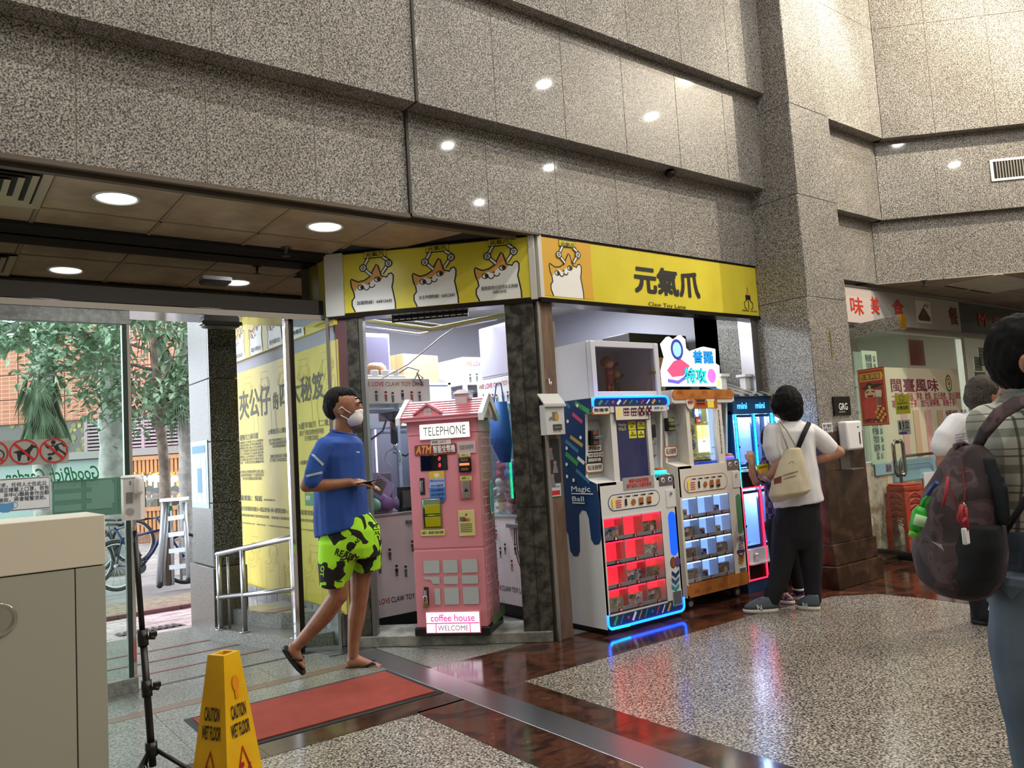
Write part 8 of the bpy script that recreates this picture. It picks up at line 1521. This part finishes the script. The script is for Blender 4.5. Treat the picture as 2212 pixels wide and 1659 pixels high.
t = thing('white_ledge_board', 'white board on the low ledge right of the stools', 'board', (0, 4.19, 0)); e = RF.box((1990, 1022), (2060, 1080)); B().box(e[0], -.02, e[1], e[2], 0, e[3], .003).obj('board_panel', WHITE, t)
# interior
for k, (x, y) in enumerate(((8.2, 5.6), (9.6, 5.6), (11, 5.6), (8.9, 7.2), (10.4, 7.2), (11.9, 7.2))):
    q = thing('ceiling_downlight', ('first', 'second', 'third')[k % 3]+' round white restaurant ceiling light of the '+('row near the window' if k < 3 else 'row at the back'), 'ceiling light', (x, y, 2.755), 0, 'restaurant downlights'); B().cyl((0, 0, -.01), (0, 0, 0), .12, n=24).obj('diffuser', glow('rest_led', 'f8f8f0', 10), q)
lamp('restaurant_fill', 'AREA', (9.2, 5.6, 2.70), 200, (1, .97, .9), 2.0, size_y=1.0)
SHF = M('shelf_white', 'c4c8c8', .4)
for k, x in enumerate((9.3, 10.5, 11.7)):
    q = thing('display_shelf', ('white glass fronted shelf unit nearest the menu banner', 'middle white shelf unit inside the restaurant', 'far white shelf unit inside the restaurant')[k], 'shelf', (x, 7.4, 0)); B().box(0, 0, 0, 1.1, .03, 2.2).box(0, -.35, 0, .03, 0, 2.2).box(1.07, -.35, 0, 1.1, 0, 2.2).obj('carcass', SHF, q)
    for j in range(5): B().box(.03, -.35, .3+.42*j, 1.07, 0, .32+.42*j).obj('shelf_board', SHF, q)
    for j in range(5):
        for i in range(6):
            if (i*3+j+k) % 4 == 0: continue
            w = thing('jar', '%s glass jar, %s from the left on the %s board of the %s shelf' % (('green', 'blue', 'amber', 'white')[(i+j) % 4], ('first', 'second', 'third', 'fourth', 'fifth', 'sixth')[i], ('lowest', 'second', 'third', 'fourth', 'top')[j], ('near', 'middle', 'far')[k]), 'jar', (x+.13+.16*i, 7.22, .321+.42*j), 0, 'jars on the restaurant shelves')
            B().lathe([(.05, 0), (.055, .02), (.055, .16), (.035, .19), (.035, .21)], n=12).obj('jar_body', M('jar_%s' % ('green', 'blue', 'amber', 'white')[(i+j) % 4], ('4f8a6a', '4a78a8', 'b08a4a', 'c4c8c4')[(i+j) % 4], .2), w)
for k, (a, c) in enumerate((((2103, 772), (2122, 800)), ((2112, 752), (2147, 790)), ((2104, 805), (2130, 822)))):
    t, e = sheet('framed_certificate', ('small framed certificate at the left of the right window', 'larger framed certificate at the top of the right window', 'lower framed certificate in the right window')[k], 'certificate', RF, a, c, M('certificate_paper', 'cfd3cc', .5), .036); b = B(); b.lay = -.0355; b.stroke([(e[0], e[1]), (e[2], e[1]), (e[2], e[3]), (e[0], e[3])], .015, True); b.i = 1
    for j in range(3): b.stroke([(e[0]+.03, e[3]-.04-.04*j), (e[2]-.03, e[3]-.04-.04*j)], .008)
    b.obj('frame_print', [M('frame_gold', '8a7a4a', .4, .5), GRINK], t)
# open glass door
GD = Fr((7.575, 4.145, 0), -106)
gd_ = sempty('door_2'); gd_.location = GD.o; gd_.rotation_euler = (0, 0, radians(GD.deg)); u0 = 0; u1 = GD.px(1990, 1069)[0]
B().box(u0, -.02, 2.20, u1, .03, 2.335, .004).obj('granite_top_rail', GRAN, gd_); B().box(u1-.02, -.024, 2.198, u1+.004, .034, 2.337).obj('brass_cap', M('brass'), gd_); B().box(u0, 0, .10, u1, .011, 2.20).obj('glass_leaf', GLASS, gd_); B().box(u0, -.02, .02, u1, .03, .10, .004).obj('steel_bottom_rail', DSTEEL, gd_)
hu, hz1 = GD.px(1938, 955); hz0 = GD.px(1938, 1025)[1]
B().tube([(hu, .0, hz1), (hu, -.03, hz1+.01), (hu, -.055, hz1-.02), (hu, -.055, hz0+.02), (hu, -.03, hz0-.01), (hu, 0, hz0)], .017, 12).obj('handle', M('polished_steel', 'a09a90', .12, 1), gd_); B().tube([(hu, .011, hz1), (hu, .045, hz1+.01), (hu, .065, hz1-.02), (hu, .065, hz0+.02), (hu, .045, hz0-.01), (hu, .011, hz0)], .017, 12).obj('handle', M('polished_steel'), gd_)
t, e = sheet('festive_poster', 'red and gold festive poster with a bearded figure and a cup on the glass door', 'poster', GD, (1851, 800), (1921, 917), M('poster_red', 'a8261c', .4), -.006); b = B(); b.lay = .0065; w, h = e[2]-e[0], e[3]-e[1]; G_ = lambda a, c: (e[0]+w*a, e[1]+h*c)
b.i = 0; b.stroke([G_(.03, .03), G_(.97, .03), G_(.97, .97), G_(.03, .97)], .008, True); b.poly([G_(.08, .78), G_(.9, .78), G_(.95, .85), G_(.9, .92), G_(.08, .92)]); b.i = 1; b.rect(*G_(.12, .80), *G_(.84, .90)); b.i = 2; b.poly([G_(.1, .66), G_(.3, .70), G_(.7, .72), G_(.95, .70), G_(.7, .66), G_(.3, .62)]); b.disc(*G_(.42, .68), w*.12, h*.07); b.i = 0; b.disc(*G_(.42, .68), w*.05, h*.025); b.i = 3; b.disc(*G_(.42, .55), w*.2, h*.10); b.i = 2; b.stroke([G_(.28, .58), G_(.38, .60)], .012); b.stroke([G_(.48, .60), G_(.58, .58)], .012); b.poly([G_(.3, .53), G_(.54, .53), G_(.42, .38)]); b.i = 4; b.poly([G_(.1, .42), G_(.3, .5), G_(.55, .5), G_(.7, .3), G_(.6, .12), G_(.15, .12)]); b.i = 5; b.poly([G_(.62, .62), G_(.86, .60), G_(.80, .32), G_(.64, .32)]); b.i = 6; b.poly([G_(.64, .5), G_(.84, .48), G_(.80, .34), G_(.65, .34)]); b.i = 0
for k in range(10): b.disc(*G_(.55+.04*k, .08+.05*((k*3) % 5)), w*.05, h*.03)
b.i = 2; b.disc(*G_(.25, .1), w*.09, h*.025); b.disc(*G_(.55, .1), w*.09, h*.025); b.obj('figure_print', [M('poster_gold2', 'd8b04a', .4), M('poster_maroon', '7d1612', .4), M('poster_black', '1a1412', .4), M('poster_skin', 'e0b08a', .4), M('poster_red2', 'c83a2a', .4), M('poster_cup', 'd8ccb8', .3), M('poster_tea', '8a5030', .3)], t)
q = (GD.px(1856, 822), GD.px(1905, 845)); txt('生意興隆', e[0]+w*.12, e[1]+h*.81, e[0]+w*.84, e[1]+h*.895, M('poster_gold2'), t, d=.0105, bold=.02)
t, e = sheet('takeaway_sticker', 'yellow takeaway sticker with a smiling face on the glass door', 'sticker', GD, (1932, 854), (1967, 893), M('sticker_yellow', 'b9b426', .5), -.004); w, h = e[2]-e[0], e[3]-e[1]; b = B(); b.lay = .0045; b.ring((e[0]+e[2])/2, e[1]+h*.8, w*.16, .004); b.ring((e[0]+e[2])/2, e[1]+h*.8, w*.09, .003, a0=pi, a1=2*pi); b.obj('smile_print', INK, t); txt('TAKEAWAY', e[0]+w*.12, e[1]+h*.5, e[2]-w*.12, e[1]+h*.6, INK, t, d=.005); txt('外賣自取', e[0]+w*.12, e[1]+h*.22, e[2]-w*.12, e[1]+h*.42, INK, t, d=.005, bold=.02)
t, e = sheet('pull_sticker', 'clear pull sticker with white and black characters on the glass door', 'sticker', GD, (1938, 908), (1968, 938), M('sticker_clear_white', 'b4bab8', .4), -.004); w, h = e[2]-e[0], e[3]-e[1]; txt('拉', e[0]+w*.35, e[1]+h*.4, e[2]-w*.05, e[3]-h*.05, INK, t, d=.005, bold=.02); txt('PULL', e[0]+w*.35, e[1]+h*.2, e[2]-w*.05, e[1]+h*.36, INK, t, d=.005); b = B(); b.lay = .0045; b.stroke([(e[0]+w*.2, e[3]-h*.1), (e[0]+w*.2, e[1]+h*.35)], .02); b.i = 1; b.disc(e[0]+w*.4, e[1]+h*.1, w*.35, h*.09); b.obj('arrow_print', [INK, M('sticker_violet', '4a3a7a', .5)], t)
struct('step_1', B().box(6.66, 3.9, 0, 9.6, 4.20, .06, .004), MARB2)
# stools
STL = M('stool_red', 'b23a26', .4)
for k in range(5):
    q = thing('plastic_stool', '%s red plastic stool of the stack behind the glass door' % ('lowest', 'second lowest', 'middle', 'second highest', 'topmost')[k], 'stool', (7.98, 4.02, .062*k+.0), -20, 'stacked red stools')
    a, c, h = .15, .115, .44
    B().box(-c, -c, h, c, c, h+.02, .012).obj('seat', STL, q); B().box(-c-.006, -c-.006, h-.05, c+.006, c+.006, h, .01).obj('rim', STL, q)
    for sx_ in (-1, 1):
        for sy_ in (-1, 1): B().loft([[(sx_*(x+dx*.05), sy_*(x+dy*.05), z) for dx, dy in ((0, 0), (-1, 0), (-1, -.3), (-.3, -.3), (-.3, -1), (0, -1))] for x, z in ((a, .0), (c, h-.02))], True, False, False).fix().obj('leg', STL, q)
    for r in range(4):
        for z, wd in ((.36, .02), (.30, .012)): o = B().tube([(-.095, -.118-.0, z-.08), (-.06, -.119, z-.01), (0, -.119, z+.015), (.06, -.119, z-.01), (.095, -.118, z-.08)], wd*.5, 6).obj('arch_rail', STL, q); o.rotation_euler = (0, 0, r*pi/2)
tz = thing('trolley_handle', 'bent grey tube trolley handle behind the stacked stools', 'trolley', (8.35, 4.12, 0)); B().tube([(-.22, 0, .0), (-.22, 0, .86), (-.18, 0, .94), (-.10, 0, .97), (.55, 0, .97), (.62, 0, .94), (.64, 0, .86), (.64, 0, 0)], .016, 8).obj('handle_tube', M('tube_grey', '55544f', .4, .5), tz); B().box(-.26, -.07, .0, .68, .05, .03).obj('trolley_bed', DSTEEL, tz)
# things on the pillar
PFR = Fr((6.0, 3.645, 0), 0); pz = Fr((6.0, 3.655, 0), 0)
t = thing('pillar_sign', 'black square sign with three white letters on the granite pillar', 'sign', pz.o); e = pz.box((1796, 857), (1836, 897)); B().box(e[0], -.016, e[1], e[2], 0, e[3], .003).obj('black_plate', M('sign_gloss_black', '0e0d0c', .12), t); txtpx('GRG', pz, (1811, 871), (1831, 885), WINK, t, d=-.016, out=.002, bold=.01); b = B(); b.lay = .0165; e2 = pz.box((1812, 888), (1826, 891), -.016); b.rect(*e2); b.obj('small_line_print', GRINK, t)
t = thing('sanitiser_dispenser', 'white wall dispenser with grey tray on the marble pillar', 'dispenser', PFR.o); e = PFR.box((1807, 911), (1846, 971)); B().box(e[0], -.09, e[1], e[2], 0, e[3], .02, 3).obj('body', WHITE, t); w = e[2]-e[0]; h = e[3]-e[1]
B().box(e[0]+w*.72, -.0925, e[1]+h*.2, e[0]+w*.78, -.088, e[1]+h*.6).box(e[0]+w*.66, -.0925, e[1]+h*.76, e[0]+w*.74, -.088, e[1]+h*.8).obj('window_slot', BLACK, t); e = PFR.box((1812, 972), (1836, 1014)); B().box(e[0], -.01, e[1], e[2], 0, e[3]).box(e[0], -.10, e[1], e[2]+.06, 0, e[1]+.012, .003).obj('drip_tray', M('tray_grey2', '6d6a68', .35, .4), t)
t = thing('pillar_notice', 'small white handwritten paper on the pillar beside the dispenser', 'notice', pz.o); e = pz.box((1775, 914), (1799, 942)); B().box(e[0], -.003, e[1], e[2], 0, e[3]).obj('paper', M('paper_white'), t); txt('請勿觸摸\n消毒洗手\n保持清潔', e[0]+.01, e[1]+.012, e[2]-.01, e[3]-.01, INK, t, d=.0035)
t = thing('brass_strip', 'narrow vertical brass label strip high on the pillar', 'label', pz.o); e = pz.box((1791, 713), (1799, 772)); B().box(e[0], -.004, e[1], e[2], 0, e[3]).obj('strip', M('brass_dull', 'a08a55', .35, .6), t)
